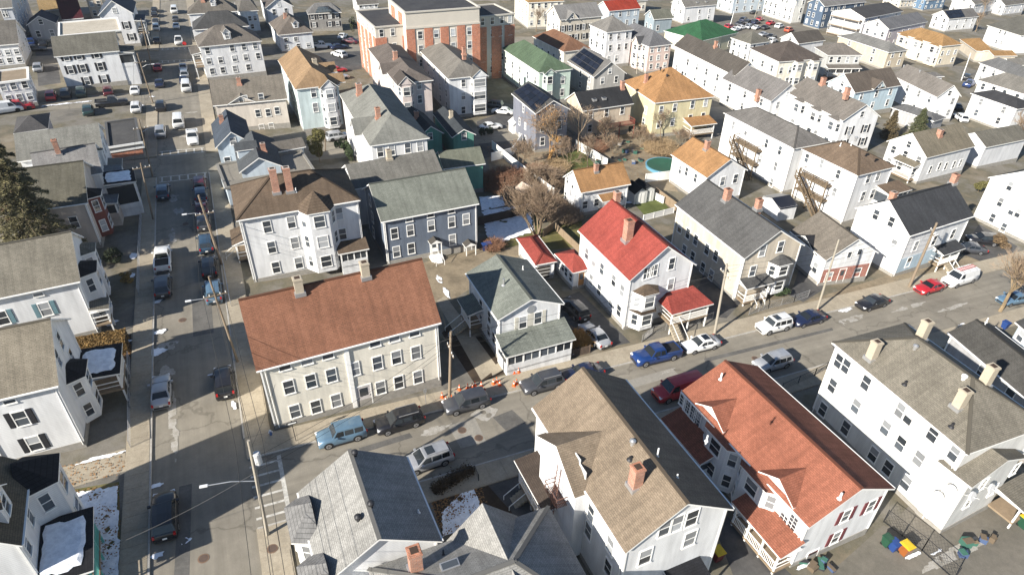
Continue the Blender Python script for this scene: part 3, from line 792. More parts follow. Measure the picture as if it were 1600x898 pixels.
for px in ((426, 858), (318, 872), (722, 672), (748, 684), (1180, 560), (285, 500), (290, 350)):
    q = un(px); t = thing('manhole_cover', 'rusty round manhole cover set in the pavement', 'manhole', (q.x, q.y, gz(q.x)+(.135 if px[0] == 426 else .022)), 0, 'manhole covers in the streets'); t.rotation_euler = (0, TILT, 0)
    b = MB(); b.tube((0, 0, -.05), (0, 0, .01), .42, .42, 20); b.build('frame', plain('rusty_frame', (.17, .11, .075), .9, var=.3), t); b = MB(); b.tube((0, 0, -.02), (0, 0, .018), .33, .33, 20)
    for i in range(5): y = -.24+i*.12; b.box(-.2, .2, y-.015, y+.015, .018, .026)
    b.build('lid', plain('manhole_iron', (.1, .07, .055), .8, var=.3), t)
# ------------------------------------------------------------------ the houses, nearest block first
WH = (.76, .765, .77); W2 = (.71, .715, .73); CREAM = (.79, .745, .64); BEIGE = (.6, .53, .43); TANW = (.62, .52, .4)
SLATE = (.135, .165, .215); MINT = (.6, .72, .64); YEL = (.62, .56, .36); PINK = (.66, .52, .46); LBLUE = (.5, .57, .63); GRYW = (.4, .4, .41); TEAL = (.13, .33, .26)
GR = (.2, .185, .165); GRL = (.27, .255, .23); GRD = (.1, .1, .1); BRN = (.19, .14, .1); TAN = (.5, .28, .13); RED = (.43, .095, .075); BLK = (.035, .036, .042); OLV = (.2, .19, .16)
MAROON = plain('maroon_shutter', (.13, .035, .04), .6); BLKS = plain('black_shutter', (.02, .02, .024), .6); TEALS = plain('teal_shutter', (.13, .22, .25), .6); BEIS = plain('beige_shutter', (.5, .48, .42), .6)
def z4(c, r, *pts):
    """enlarged-tile coordinates -> photograph pixels"""
    return [(c*400+x/3.99, (0, 225, 450, 673)[r]+y/3.99) for x, y in pts]

# --- cream row house on the corner
A = House('long cream clapboard house with rust brown roof on the street corner', dict(sw=(405, 578), se=(687, 505), gsw=(426, 671), r0=(372, 470), r1=(662, 401)), 'gx', 2.5, CREAM, (.34, .16, .1), near=True, h=7.3, wd=(18, 10))
A.win('S', z4(1, 2, (180, 492), (317, 457), (448, 422), (742, 347), (862, 315), (988, 282)), .95, .55)
A.win('S', z4(1, 2, (205, 615), (342, 577), (470, 542), (615, 502), (757, 464), (875, 430), (997, 400)))
A.win('S', z4(1, 2, (243, 765), (374, 737), (500, 698), (777, 618), (890, 585), (1010, 552)))
A.door('S', z4(1, 2, (675, 668))[0], w=1.35, h=2.5, mat=plain('pale_door', (.5, .47, .46)))
A.chim((571, 430), 1.5, .75, CREAMB); A.chim((468, 455), 1.5, .75, CREAMB)
_t, _z = A.on_wall('S', (541, 548)); _b = MB(); _b.box(-.2, .2, -.14, .05, -.2, A.h-.05); _b.build('pilaster', TRIM, A.root, (_t, A.ov, 0))

# --- white three decker with brown hip roof
B = House('white three decker with brown hip roof and two brick chimneys', dict(sw=(367, 345), se=(562, 316), gsw=(402, 440), nw=(356, 288), r1=(486, 265)), 'hx', 3, WH, BRN, near=True, wd=(13, 13))
B.win('S', z4(1, 1, (70, 515), (98, 643), (125, 768), (220, 487), (243, 615), (267, 740), (517, 432), (540, 560)))
B.chim((432, 299), 3.0, .8); B.chim((453, 297), 3.0, .8); B.vent((463, 300))
_t, _z = B.on_wall('S', (500, 360)); B.bay('S', _t, 4.6, 1.5, .4, B.h-.1, 3, rise=2.0, sq=.5)
_t, _z = B.on_wall('S', (548, 385)); B.porch('S', _t-1.6, _t+1.7, 1.6, 2.8, .7, enclosed=True)
B.auto('W', 3)
_t, _z = B.on_wall('W', (352, 300)); B.porch('W', B.d-4.5, B.d-.8, 1.4, 3.0, .5, posts=3, step=0)

# --- slate blue house
C = House('slate blue clapboard house with grey green roof and two hooded doors', dict(sw=(597, 346), se=(748, 319), r0=(574, 288), r1=(728, 262), gsw=(606, 413)), 'gx', 2.4, SLATE, (.27, .285, .245), near=True, h=6.6, wd=(14, 10))
C.win('S', z4(1, 1, (955, 468), (1088, 440), (1218, 415)), .85, .6)
C.win('S', z4(1, 1, (863, 557), (962, 537), (1092, 507), (1220, 485), (1310, 467), (876, 670), (968, 650), (1225, 595)))
C.win('W', z4(1, 1, (712, 350), (728, 455), (735, 550)))
for _p in ((1110, 645), (1322, 660)): C.door('S', z4(1, 1, _p)[0], w=.95, h=2.1, hood=shingle(GR))

# --- green roofed white house with glazed porch
D = House('white house with dark green roof and glazed front porch', dict(sw=(778, 500), se=(881, 474), nw=(726.5, 427), r0=(831, 469), r1=(778, 396)), 'gy', 2, WH, (.27, .29, .255), near=True, h=5.9, wd=(9, 12))
D.win('S', [(817, 503), (840.5, 496)], shut=BEIS)
D.win('W', [(752, 477), (765, 495), (738, 480), (752, 500), (764, 516), (772, 528)])
_q = MB(); _q.tube((0, -.06, 0), (0, .02, 0), .5, .5, 16); _t, _z = D.on_wall('S', (830, 483)); _q.build('louvre', plain('grey_louvre', (.25, .26, .27)), D.root, (_t, D.ov, _z))
_b = (D.w-2*D.ov)/2; D.porch('S', D.ov-.2, D.w-D.ov+.4, 2.6, 2.9, .9, enclosed=True)
D.vent((787, 445), .8, .12, METAL); D.vent((817, 421), .5)
D.porch('W', D.d*.55, D.d*.85, 1.6, 3.4, .4, posts=2, floor=1.3, step=0)

# --- red roofed white house, its sunroom and garage
E_ = House('tall white house with bright red roof and brick chimney', dict(sw=(985, 440), se=(1088, 413), nw=(903, 360), r0=(1044, 385), r1=(956.6, 310), gsw=(973, 515)), 'gy', 2.5, WH, RED, near=True, h=7.2, wd=(9, 14))
E_.win('S', z4(2, 1, (838, 805), (862, 795), (888, 785), (995, 745), (990, 872)), .75, 1.5)
E_.win('W', z4(2, 1, (468, 683), (512, 730), (562, 778), (636, 850), (495, 845))+z4(2, 2, (688, 15), (620, 80), (668, 140), (545, 10)))
E_.chim((980, 374), 2.6, .9); E_.chim((963, 316), 1.5, .7)
_t, _z = E_.on_wall('S', (1000, 480)); E_.bay('S', _t+.3, 3.4, 1.2, .3, 5.4, 2, rise=.7, roofm=shingle(BRN), bandz=2.75, sq=.5)
E_.porch('S', E_.w*.55, E_.w+1.2, 2.6, 3.0, 1.0, roofm=shingle(RED), posts=3, floor=1.2, step=-2.2, hipped=True)
SR = House('', dict(sw=(897, 426.5), nw=(867, 395), se=(920, 420), gsw=(897, 452)), 'hx', 1, WH, RED, parent=E_, name='sunroom', h=3.1, wd=(4, 5), pitch=.45)
SR.win('W', [(874, 411), (885, 425), (892, 433), (880, 417)], .7, 1.2); SR.door('S', (908, 436), w=.85, mat=plain('oak_door', (.35, .17, .06)))
GA = House('low garage with red hip roof behind the green roofed house', dict(sw=(837, 415.5), se=(870, 407), ne=(840, 366)), 'hy', 1, W2, RED, near=True, h=2.6, wd=(6, 8), name='garage', cat='garage', pitch=.45)
_b = MB(); _b.box(-1.3, 1.3, -.05, .03, 0, 2.1)
for _i in range(4): _b.box(-1.25, 1.25, -.07, -.04, .08+_i*.51, .5+_i*.51, 1)
_b.build('garage_door', [TRIM, plain('dark_opening', (.05, .045, .04))], GA.root, (GA.w/2-.6, GA.ov, 0))

# --- beige house with bay windows
F = House('beige house with dark grey roof and white bay windows', dict(sw=(1163.5, 403.5), se=(1255, 381), nw=(1055.6, 322), r0=(1225, 365), r1=(1104.5, 276), gsw=(1144, 469)), 'gy', 2.3, BEIGE, (.15, .148, .145), near=True, h=6.8, wd=(10, 16), rsig=8)
F.win('S', [(1191.5, 391.5), (1219.5, 385), (1176, 423)], .85, 1.5)
F.win('W', z4(2, 1, (1048, 520), (1098, 557), (1147, 597), (1217, 655), (1272, 695), (1190, 770), (1243, 815), (1075, 660), (1127, 700)))
_t, _z = F.on_wall('S', (1212, 425)); F.bay('S', _t, 3.3, 1.1, .5, 5.0, 2, rise=1.0, wm=siding(WH), bandz=2.7, sq=.55)
F.porch('S', .6, _t-1.8, 1.4, 2.9, .5, posts=2, floor=.5, step=0)
F.chim((1135, 312), 1.6, .8); F.chim((1184, 325), 1.3, .7)

# --- small houses in the middle of the block
G = House('small white cottage with orange brown roof beside the pool fence', dict(sw=(907.6, 303), se=(984, 287), r0=(895, 266), r1=(975, 252), gsw=(906.5, 337)), 'gx', 1.5, WH, TAN, near=True, h=4.4, wd=(10, 7))
G.win('W', [(887, 281), (895, 289), (884, 305)], .6, 1.1); G.win('S', [(914, 320), (932, 316), (970, 307)], .8, 1.2); G.chim((931, 267), 1.2, .6)
G.porch('S', G.w*.4, G.w*.7, 1.3, 2.6, .5, posts=2, rail=False)
I = House('white house with orange brown roof beside the outside stairs', dict(nw=(1048, 241), sw=(1104, 278), r0=(1143, 249), r1=(1083, 214), se=(1168, 266), gnw=(1046, 284)), 'gy', 2, WH, TAN, near=True, h=5.6, wd=(8, 9))
I.win('W', [(1063, 265), (1073, 268), (1087, 278)], .7, 1.4); I.win('S', [(1129, 283), (1149, 279)]); I.chim((1104, 233), 1.5, .7)
J = House('light grey roofed house behind the slate blue house', dict(r0=(538, 256), r1=(678, 235), se=(692, 268), sw=(554, 297)), 'gx', 2, W2, (.25, .24, .215), wd=(14, 9), h=6.4)
J.auto('W', 2); J.auto('S', 4); J.chim((608, 247), 1.3, .7, CREAMB)
K = House('teal green house end with sage roof', dict(r0=(684, 237), r1=(750, 228), sw=(692, 263), se=(757, 257), gse=(757, 300)), 'gx', 2, (.13, .33, .25), (.22, .23, .18), wd=(8, 8), h=5.2)

# --- white three deckers with wooden outside stairs
L = House('white three decker with grey roof and wooden outside stairs', dict(nw=(1130, 177), sw=(1240.5, 236), se=(1297, 217), gsw=(1218, 301), r0=(1252, 200)), 'hy', 3, WH, (.24, .225, .21), near=True, wd=(9, 16), rsig=10)
L.win('W', [(1146, 196), (1166, 205), (1198, 224), (1219, 235), (1189, 248), (1212, 260), (1206, 285)], .7, 1.5)
L.stairs_out('W', L.d*.38, L.d*.72, (2.6, 5.2)); L.chim((1251, 195), 2.0, .8)
M = House('white three decker with brown hip roof and wooden outside stairs', dict(nw=(1252.5, 232), sw=(1337, 275), se=(1400, 259), r0=(1343, 232), gsw=(1318, 352)), 'hy', 3, WH, (.24, .175, .125), near=True, wd=(9, 13), rsig=10)
M.win('W', [(1261, 247), (1284, 256), (1310, 272), (1304, 300)], .7, 1.4); M.win('S', z4(3, 1, (625, 215), (685, 200), (590, 325), (650, 310)))
M.stairs_out('W', M.d*.35, M.d*.85, (2.6, 5.2)); M.turbine((1326, 215)); M.turbine((1337, 219)); M.vent((1313, 228)); M.vent((1330, 227))
M.porch('S', M.w*.72, M.w+2.2, 2.4, 5.3, .5, enclosed=True, floor=2.6)
Nn = House('white house with charcoal roof and pale blue lower storey', dict(r0=(1390.5, 314), r1=(1489.5, 284), sw=(1422, 370), se=(1523, 338), nw=(1337, 324), gsw=(1392, 432)), 'gx', 2, WH, (.075, .078, .085), near=True, h=6.4, wd=(14, 10), rsig=10)
Nn.win('W', z4(3, 1, (675, 440), (770, 485), (785, 625)), .8, 1.4); Nn.win('S', z4(3, 1, (920, 635), (1035, 600), (1150, 560), (875, 735)), .85, 1.5)
_b = MB(); _b.box(Nn.ov-.04, Nn.w-Nn.ov+.02, Nn.ov-.035, Nn.ov-.004, -1.6, 2.75); _b.build('lower_cladding', siding((.45, .57, .66)), Nn.root)
Nn.chim((1393, 312), 1.2, .75); Nn.chim((1489, 285), 1.3, .75)
_t, _z = Nn.on_wall('S', (1465, 400)); Nn.porch('S', _t-1.8, _t+2.4, 1.5, 2.7, .5, posts=3, step=0)
O = House('low bungalow with red brick front and tan roof', dict(sw=(1288, 412), nw=(1240, 360), r0=(1340, 372), r1=(1278, 328), gsw=(1278, 447), se=(1375, 393)), 'gy', 1, WH, (.25, .22, .185), near=True, h=3.6, wd=(8, 11), rsig=10, pitch=.5)
_b = MB(); _b.box(O.ov-.06, O.w-O.ov+.02, O.ov-.04, O.ov-.005, -1.6, 2.5); _b.build('brick_front', brickmat('red_brick', (.3, .075, .045)), O.root)
O.row('S', (.2, .75), (1.3,), 1.0, 1.3); O.door('S', t=O.w*.45, z=1.15, w=.95); O.win('S', [(1327, 398), (1343, 393)], .6, .9); O.win('W', [(1274, 418)])
O.gable('W', O.d*.6, 5.5, .1, O.h-.3, 1.3, 4, roofm=shingle(BLK), win=False)

# --- houses on this side of the street
P = House('white house with dark grey shingle roof and turret roofs on the corner', dict(nw=(465, 768), ne=(635, 713), r1=(546, 701), sw=(501, 918)), 'gy', 2, WH, (.42, .41, .385), near=True, h=6.3, wd=(10, 9), rsig=8)
P.auto('W', 3); P.auto('N', 3)
P.bay('W', P.d*.7, 4.4, 1.3, .3, P.h-.15, 2, rise=1.5, sq=.6, roofm=shingle((.3, .295, .29))); P.bay('W', P.d*.08, 4.4, 1.3, .3, P.h-.15, 2, rise=1.5, sq=.6, roofm=shingle((.3, .295, .29)))
P.turbine((560, 812), DARKM); P.turbine((555, 711), DARKM); P.turbine((580, 791), DARKM); P.vent((654, 800), .3)
Q = House('grey shingled hip roof house with cross gable behind the corner house', dict(ne=(857, 790), r1=(804, 876), nw=(575, 888)), 'hx', 2, WH, (.42, .41, .385), near=True, h=6.6, wd=(16, 14), rsig=8)
_o, _v = Q.lray((795, 806)); Q.gable('N', Q.w*.62, 5.0, .3, Q.h-.1, 2.6, 6.5); Q.chim((650, 888), 2.0, .8); Q.skylight((703, 884), 1.2, .6); Q.vent((693, 866), .5, .06, DARKM); Q.auto('E', 3); Q.auto('N', 3)
Rr = House('tall white house with brown shingle roof and fire escape', dict(sw=(977, 863), se=(1147, 796), nw=(832, 637), r0=(1076, 787), r1=(910, 573), gnw=(834, 743)), 'gy', 3, WH, (.33, .26, .19), near=True, wd=(10, 18))
Rr.win('S', z4(2, 3, (955, 600), (1025, 575), (1120, 540), (1108, 668), (830, 780)), .95, 1.6)
Rr.win('W', z4(2, 3, (215, 70), (293, 190), (207, 205), (405, 200), (440, 280), (390, 330), (450, 435), (365, 490), (495, 510), (425, 580), (478, 620), (615, 710), (600, 850)), .8, 1.55)
_t, _z = Rr.on_wall('W', (893, 725)); Rr.gable('W', _t+.3, 6.2, 1.0, Rr.h-.05, 2.0, 3.2, win=False, low=.2)
Rr.chim((992, 757), 1.9, .75); Rr.turbine((988, 694)); Rr.vent((985, 717), .25, .12, DARKM); Rr.vent((1027, 712), .8); Rr.vent((1058, 745), .3)
_t, _z = Rr.on_wall('W', (862, 755)); Rr.porch('W', _t-2.6, _t+2.6, 1.9, 3.4, .25, posts=3, floor=.9, roofm=shingle((.11, .085, .07)), step=-1.2)
_t, _z = Rr.on_wall('S', (1068, 870)); Rr.porch('S', _t-1.3, _t+1.3, 1.4, 2.9, .4, roofm=shingle(BLK), posts=2, floor=.5, step=0, rail=False)
_t, _z = Rr.on_wall('W', (898, 740)); _b = MB()
for _k in (5.6,):
    for _x in range(8): _b.box(-1.0, 1.0, -.95+_x*.12, -.88+_x*.12, _k, _k+.05)
    for _y in (.5, 1.0): _b.bar((-1., -.95, _k+_y), (1., -.95, _k+_y), .05, .05); _b.bar((-1., -.95, _k+_y), (-1., 0, _k+_y), .05, .05); _b.bar((1., -.95, _k+_y), (1., 0, _k+_y), .05, .05)
    for _x in (-1., -.5, 0, .5, 1.): _b.bar((_x, -.95, _k), (_x, -.95, _k+1), .04, .04)
for _x in (-.3, .25): _b.bar((_x, -1.0, .8), (_x, -.35, 8.9), .05, .05)
for _k in range(26): _f = .9+_k*.3; _b.bar((-.3, -1.0+.65*(_f-.8)/8.1, _f), (.25, -1.0+.65*(_f-.8)/8.1, _f), .03, .03)
_l, _a = Rr.place('W', _t, 0); _l = (_l[0]-1.0, _l[1], _l[2]); _b.build('fire_escape', plain('rusty_iron', (.14, .07, .05), .8), Rr.root, _l, _a)
S_ = House('long white house with terracotta red roof and maroon shutters', dict(sw=(1262, 822), se=(1396, 763), nw=(1063, 610), r0=(1345, 763), r1=(1135, 562), gsw=(1239, 890), gse=(1353, 833)), 'gy', 2, WH, (.43, .165, .105), near=True, wd=(8, 20), rsig=6)
S_.win('S', z4(3, 3, (485, 525), (640, 465), (422, 660)), .8, 1.4, shut=MAROON); S_.door('S', z4(3, 3, (262, 795))[0], w=1.1, mat=MAROON)
_w = 'W'
for _px in ((1226, 808), (1238, 818)): 
    _t, _z = S_.on_wall('W', _px); S_.window('W', _t, S_.h-1.5, .75, 1.6, muntin=True)
S_.win('W', [(1068, 624), (1075, 634), (1083, 644), (1090, 653), (1120, 698), (1135, 708), (1112, 730), (1126, 742), (1168, 751), (1186, 763), (1157, 775)], .85, 1.5, muntin=True)
for _px, _p2 in (((1112, 650), (1130, 690)), ((1216, 762), (1186, 755))):
    _q = S_.hit(_px); _t, _z = S_.on_wall('W', _p2)
    S_.gable('W', _q[1], 3.6, -(_q[0]-S_.ov), float(_q[2])+.1, 1.15, 3.0, win=False, wm=plain('white_gable', (.74, .74, .73)))
    S_.bay('W', _t, 4.6, .8, .3, S_.h-.12, 2, rise=.25, sq=.55)
S_.porch('W', S_.d*.64, S_.d*.98, 1.9, 2.9, .7, posts=4, roofm=shingle((.43, .165, .105)), enclosed=True)
S_.porch('W', S_.d*.02, S_.d*.34, 1.9, 2.9, .7, posts=4, roofm=shingle((.43, .165, .105)), floor=.5)
S_.vent((1126, 592), .7, .09); S_.vent((1312, 778), .6, .09); S_.vent((1104, 688), .5, .06)
T_ = House('big white tenement with grey hip roof and cream chimneys', dict(nw=(1300, 544), sw=(1505, 706), r1=(1435, 529), r0=(1528, 592), ne=(1413, 493)), 'hy', 3, (.68, .675, .65), (.27, .245, .2), near=True, wd=(11, 20), rsig=8)
T_.win('W', z4(3, 2, (443, 455), (487, 485), (612, 590), (550, 735), (828, 762), (878, 800), (403, 607), (343, 755), (485, 870), (735, 870))+z4(3, 3, (658, 145), (748, 230), (862, 320), (828, 78), (942, 172), (1165, 140), (1030, 18)), .85, 1.5)
for _px, _hh in (((1361, 558), 1.9), ((1497, 634), 1.8)): T_.chim(_px, _hh, .72, CREAMB)
for _f in (.72, .28): T_.chim(None, 2.0, .72, CREAMB, local=(T_.w*.62, T_.d*_f, T_.h+T_.r*.76))
TW = House('', dict(sw=(1511, 758), nw=(1484, 733), gsw=(1461, 830), se=(1605, 712)), 'hy1', 2.4, (.68, .675, .65), (.27, .245, .2), parent=T_, name='rear_wing', h=7, wd=(10, 4), pitch=.4)
T_.turbine((1429, 545)); T_.vent((1414, 600), .35, .12, DARKM); T_.vent((1487, 666), .35, .12, DARKM); T_.turbine((1505, 592), WHITE)
TW.win('S', z4(3, 3, (1340, 330), (1400, 365), (1540, 235), (1250, 440)), .7, 1.3)
for _px in ((1472, 772), (1492, 762), (1508, 768), (1538, 756)):
    _t, _z = TW.on_wall('W' if _px[0] < 1500 else 'S', _px); _l, _a = TW.place('W' if _px[0] < 1500 else 'S', _t, _z); _b = MB()
    _b.tube((0, -.55, .1), (0, -.65, .14), .45, .4, 14); _b.tube((0, 0, -.3), (0, -.6, .05), .03, .03, 6); _b.tube((0, -.65, .1), (.1, -1.05, .25), .025, .025, 6)
    _b.build('satellite_dish', plain('dish_grey', (.5, .5, .5)), TW.root, _l, _a)
_t, _z = TW.on_wall('S', (1545, 790)); TW.porch('S', _t-.5, _t+3.0, 2.2, 2.5, .3, posts=2, floor=.5, rail=False)
U = House('dark grey roofed house beside the blue bin', dict(nw=(1486, 524), r1=(1519.5, 496), sw=(1650, 665), ne=(1556, 505)), 'gy', 2, GRYW, (.12, .115, .105), near=True, h=6.2, wd=(7, 16), rsig=10)
U.vent((1541, 503)); U.auto('W', 4)
Vv = House('pale blue house at the end of the street by the bare tree', dict(nw=(1590, 498), sw=(1640, 560), se=(1700, 545)), 'gy', 2, LBLUE, GRD, h=5.4, wd=(8, 10)); Vv.auto('W', 3)

# --- left side of the street running away
a = House('white house with black roof, dormer and snowy porch roof', dict(ne=(47, 722), se=(34, 852)), 'gy', 2, WH, (.2, .165, .12), near=True, h=6.8, wd=(9, 9), rsig=6, pitch=1.05)
a.auto('E', 3); a.auto('S', 3); a.dormer((16, 800), 'E', 1.9, 1.7, .9)
a.bay('E', a.d*.86, 4.0, 1.9, .3, a.h-.3, 2, rise=1.6, sq=.62, roofm=shingle(BLK))
a.porch('E', -.5, a.d*.62, 3.0, 3.1, .25, posts=4, floor=.7, roofm=shingle(BLK), snow=True, postm=plain('teal_wood', (.1, .36, .33)))
b_ = House('white house with tan roof and black shutters', dict(r1=(77.7, 497.6), se=(91.5, 604), sw=(-60, 636), gse=(137, 697)), 'gx', 2, WH, (.33, .29, .225), near=True, h=6.4, wd=(10, 11), rsig=6, pitch=.5)
b_.win('S', z4(0, 2, (130, 810))+z4(0, 3, (215, 75)), .9, 1.5, shut=BLKS); b_.win('S', z4(0, 2, (60, 705)), .8, .35)
b_.win('E', z4(0, 2, (370, 325), (357, 435), (445, 425)), .8, 1.6)
b_.bay('E', b_.d*.45, 3.6, 1.2, .3, b_.h*.72, 2, roofm=shingle(BLK), rise=.9); b_.porch('E', b_.d*.55, b_.d*.98, 3.2, 3.2, .3, posts=3, roofm=shingle(BLK), snow=True, floor=1.2)
c_ = House('white house with grey tan roof and teal shutters', dict(r1=(110, 361.5), se=(126.5, 440.5), sw=(-60, 477), gse=(158, 524)), 'gx', 2, WH, (.29, .265, .215), near=True, h=6.3, wd=(11, 12), rsig=6, pitch=.55)
c_.win('S', z4(0, 2, (283, 130), (15, 185)), .9, 1.5, shut=TEALS); c_.win('S', z4(0, 2, (238, 38)), .8, .35)
c_.bay('E', c_.d*.35, 3.6, 1.4, .3, c_.h-.5, 2, roofm=shingle(BLK), rise=.6); c_.bay('E', c_.d*.8, 3.0, 1.2, .3, c_.h-.5, 2, rise=.6)
c_.porch('E', c_.d*.02, c_.d*.2, 1.5, 2.9, .3, posts=2, floor=1.0)
d_ = House('beige house with dark olive roof and red brown bay behind the spruce', dict(r1=(130, 251), se=(140, 317), sw=(0, 336), gse=(158, 388)), 'gx', 2, (.6, .52, .45), (.17, .16, .125), near=True, h=6.6, wd=(13, 11), rsig=6, pitch=.55)
d_.win('S', [(116, 347), (53, 358), (22, 363)]); _rb = siding((.17, .045, .035)); d_.bay('E', d_.d*.3, 3.0, 1.3, .3, d_.h-.3, 2, wm=_rb, roofm=shingle(BLK), rise=1.0)
d_.porch('E', d_.d*.55, d_.d*.98, 2.0, 3.0, .3, enclosed=True, roofm=shingle((.28, .31, .34)))
d_.chim((10, 330), 1.8, .8)
e1 = House('grey speckled roof house behind the spruce tree', dict(r0=(47, 240), r1=(148, 223), se=(161, 270)), 'gx', 2, WH, (.33, .32, .31), near=True, h=6.5, wd=(13, 10), pitch=.5); e1.auto('E', 3); e1.chim((92, 240), 2.0, .6); e1.porch('E', 0, 4.2, 3.6, 4.6, .25, enclosed=True, roofm=shingle(BLK), snow=True); e1.porch('E', 5, 9, 2.0, 3.6, .4, enclosed=True, roofm=shingle((.28, .31, .34)))
e2 = House('white house with long pale grey roof by the corner store', dict(r0=(21, 208), r1=(153, 193), se=(162, 234)), 'gx', 2, WH, (.3, .295, .265), h=6.2, wd=(14, 10), pitch=.5); e2.auto('E', 3); e2.porch('E', .5, 4, 1.6, 3, .3)
f_ = House('flat roofed corner store with orange brick wall', dict(se=(224, 226), ne=(214, 183), sw=(166, 234), gse=(226, 246)), 'flat', 1, (.5, .13, .05), BLK, h=3.9, wd=(9, 12), name='corner_store', cat='store', trim=plain('dark_coping', (.08, .08, .08)), wallmat=brickmat('orange_brick', (.45, .13, .05)), roofmat=groundmat('tar_roof', [(.3, (.05, .05, .052)), (.7, (.085, .083, .08))], .3, 10))
f_.auto('E', 3); _b = MB(); _b.box(-.3, f_.w+.1, f_.ov-.14, f_.ov-.03, f_.h-.75, f_.h+.35); _b.build('parapet_band', WHITE, f_.root)
f2 = House('low grey hip roof building by the corner store', dict(nw=(28, 176), ne=(75, 183), se=(79, 202), sw=(18, 208)), 'hx', 1, GRYW, (.12, .115, .115), h=3.3, wd=(10, 8), name='shed_building', cat='building', pitch=.3)
g_ = House('white house with olive grey roof and black shutters above parked cars', dict(r0=(79, 59), r1=(180, 47.6), sw=(86.5, 88), se=(187, 80), gse=(200.5, 134), gsw=(103, 139)), 'gx', 2.5, WH, OLV, h=7.4, wd=(14, 10), rsig=8)
g_.win('S', z4(0, 0, (415, 365), (493, 357), (603, 348)), .85, .8, shut=BLKS); g_.win('S', z4(0, 0, (440, 435), (518, 427), (627, 415), (543, 505), (650, 493)), shut=BLKS); g_.auto('E', 3)
g2 = House('long flat tan roofed house behind the olive roof', dict(sw=(90, 55), se=(191, 49), nw=(88, 34), ne=(185, 27.6)), 'flat', 3, BEIGE, TAN, h=8, wd=(14, 10), roofmat=groundmat('tan_membrane', [(.3, (.36, .32, .26)), (.7, (.45, .41, .34))], .3, 6)); g2.auto('E', 3)
g3 = House('pale house with gable front and stacked porches at far street end', dict(sw=(153, 25), se=(208, 22.5), r0=(174, 0)), 'gy', 2.5, W2, (.1, .12, .16), wd=(9, 14), h=7.5); g3.auto('S', 2, shut=BLKS); g3.auto('E', 4); g3.porch('E', .5, 7, 2, 5.6, .3, floor=2.9)
h1 = House('white house with grey roof at picture edge by the small car park', dict(sw=(-20, 75), se=(24, 70), ne=(40, 48), gse=(47, 101)), 'gx', 2.5, W2, GR, wd=(10, 9), h=7.5); h1.auto('S', 3); h1.auto('E', 3)
h2 = House('white garage block with tan flat roof', dict(sw=(-10, 130), se=(46, 125), ne=(45, 104), gse=(62, 164)), 'flat', 2, WH, TAN, h=5.6, wd=(12, 9), roofmat=groundmat('brown_membrane', [(.3, (.2, .16, .11)), (.7, (.28, .22, .16))], .3, 6), name='garage_block', cat='garage'); h2.auto('S', 3); h2.auto('E', 3)
h3 = House('small grey gabled garage with dark roof', dict(sw=(44, 40), se=(88, 36), r0=(60, 25), gsw=(50, 68)), 'gy', 1.4, GRYW, (.06, .07, .1), wd=(8, 8), h=4.5, name='garage', cat='garage'); h3.auto('S', 2)
h4 = House('tall pale grey tenement with many small windows', dict(se=(18, 14), ne=(40, -14), gse=(42, 70)), 'gx', 3, (.5, .52, .56), GRL, wd=(10, 16), h=10); h4.auto('E', 6); h4.auto('S', 3)
h5 = House('maroon roofed house at far street end', dict(sw=(97, 31), se=(131, 29), nw=(89, 2)), 'gx', 1.5, GRYW, (.1, .018, .025), wd=(8, 10), h=4.5, pitch=.3)
h6 = House('beige tenement behind the maroon roof', dict(sw=(135, 2), se=(160, -2), gsw=(142, 32)), 'gy', 2, TANW, GR, wd=(7, 8), h=6); h6.auto('S', 2)
h7 = House('tan roofed shed behind the grey garage', dict(sw=(62, 15), se=(94, 18), nw=(58, -4)), 'gx', 1, BEIGE, (.42, .29, .14), wd=(8, 8), h=3.5, pitch=.25)

# --- right side of that street, further away
i1 = House('white three storey house with grey hip roof and dormer', dict(sw=(311, 74), se=(410, 65), r0=(335, 39), r1=(365, 37.5), gsw=(324, 124)), 'hx', 3, WH, (.22, .195, .17), h=9.3, wd=(15, 12)); i1.auto('S', 5); i1.auto('W', 3); i1.dormer((356, 62), 'S', 1.5, 1.6, .9); i1.porch('W', 1, 7, 1.8, 5.6, .3, floor=2.8)
i2 = House('white house with dark grey hip roof behind the dormer roof', dict(sw=(301, 47.5), se=(389, 41), r0=(325, 17.5), r1=(355, 16)), 'hx', 2.5, WH, (.1, .1, .1), h=7, wd=(13, 12)); i2.auto('S', 4); i2.auto('W', 3)
i3 = House('house with grey brown hip roof and chimney at far street end', dict(sw=(292.5, 24), se=(370, 18), r0=(312, -3), r1=(345, -5)), 'hx', 2.5, W2, (.2, .18, .155), h=7, wd=(13, 12)); i3.auto('S', 4); i3.auto('W', 3); i3.dormer((334, 10), 'S', 1.3, 1.3, .7); i3.chim((317, 2), 1.5, .8)
i4 = House('beige house with grey tan roof and shed dormers', dict(sw=(334, 167), se=(448, 154), r0=(325, 124), r1=(444, 117), gse=(453, 199)), 'gx', 2.3, (.64, .58, .51), (.27, .24, .2), h=7, wd=(16, 11)); i4.win('S', [(383, 155), (408, 152), (403, 177), (419, 176), (433, 173), (409, 200), (424, 198)], .8, 1.3); i4.gable('S', i4.w*.38, 5, .1, i4.h, 1.3, 4); i4.chim((374, 131), 1.2, .7); i4.auto('W', 3)
i5 = House('pale blue cottage with steep navy roof by the crosswalk', dict(r0=(367, 206), r1=(358, 168), sw=(335, 240), se=(388, 216), nw=(326, 196)), 'gy', 1.6, LBLUE, (.09, .11, .14), h=4.4, wd=(8, 9), pitch=.9, psig=.2); i5.auto('S', 2); i5.chim((347, 190), 1.2, .7)
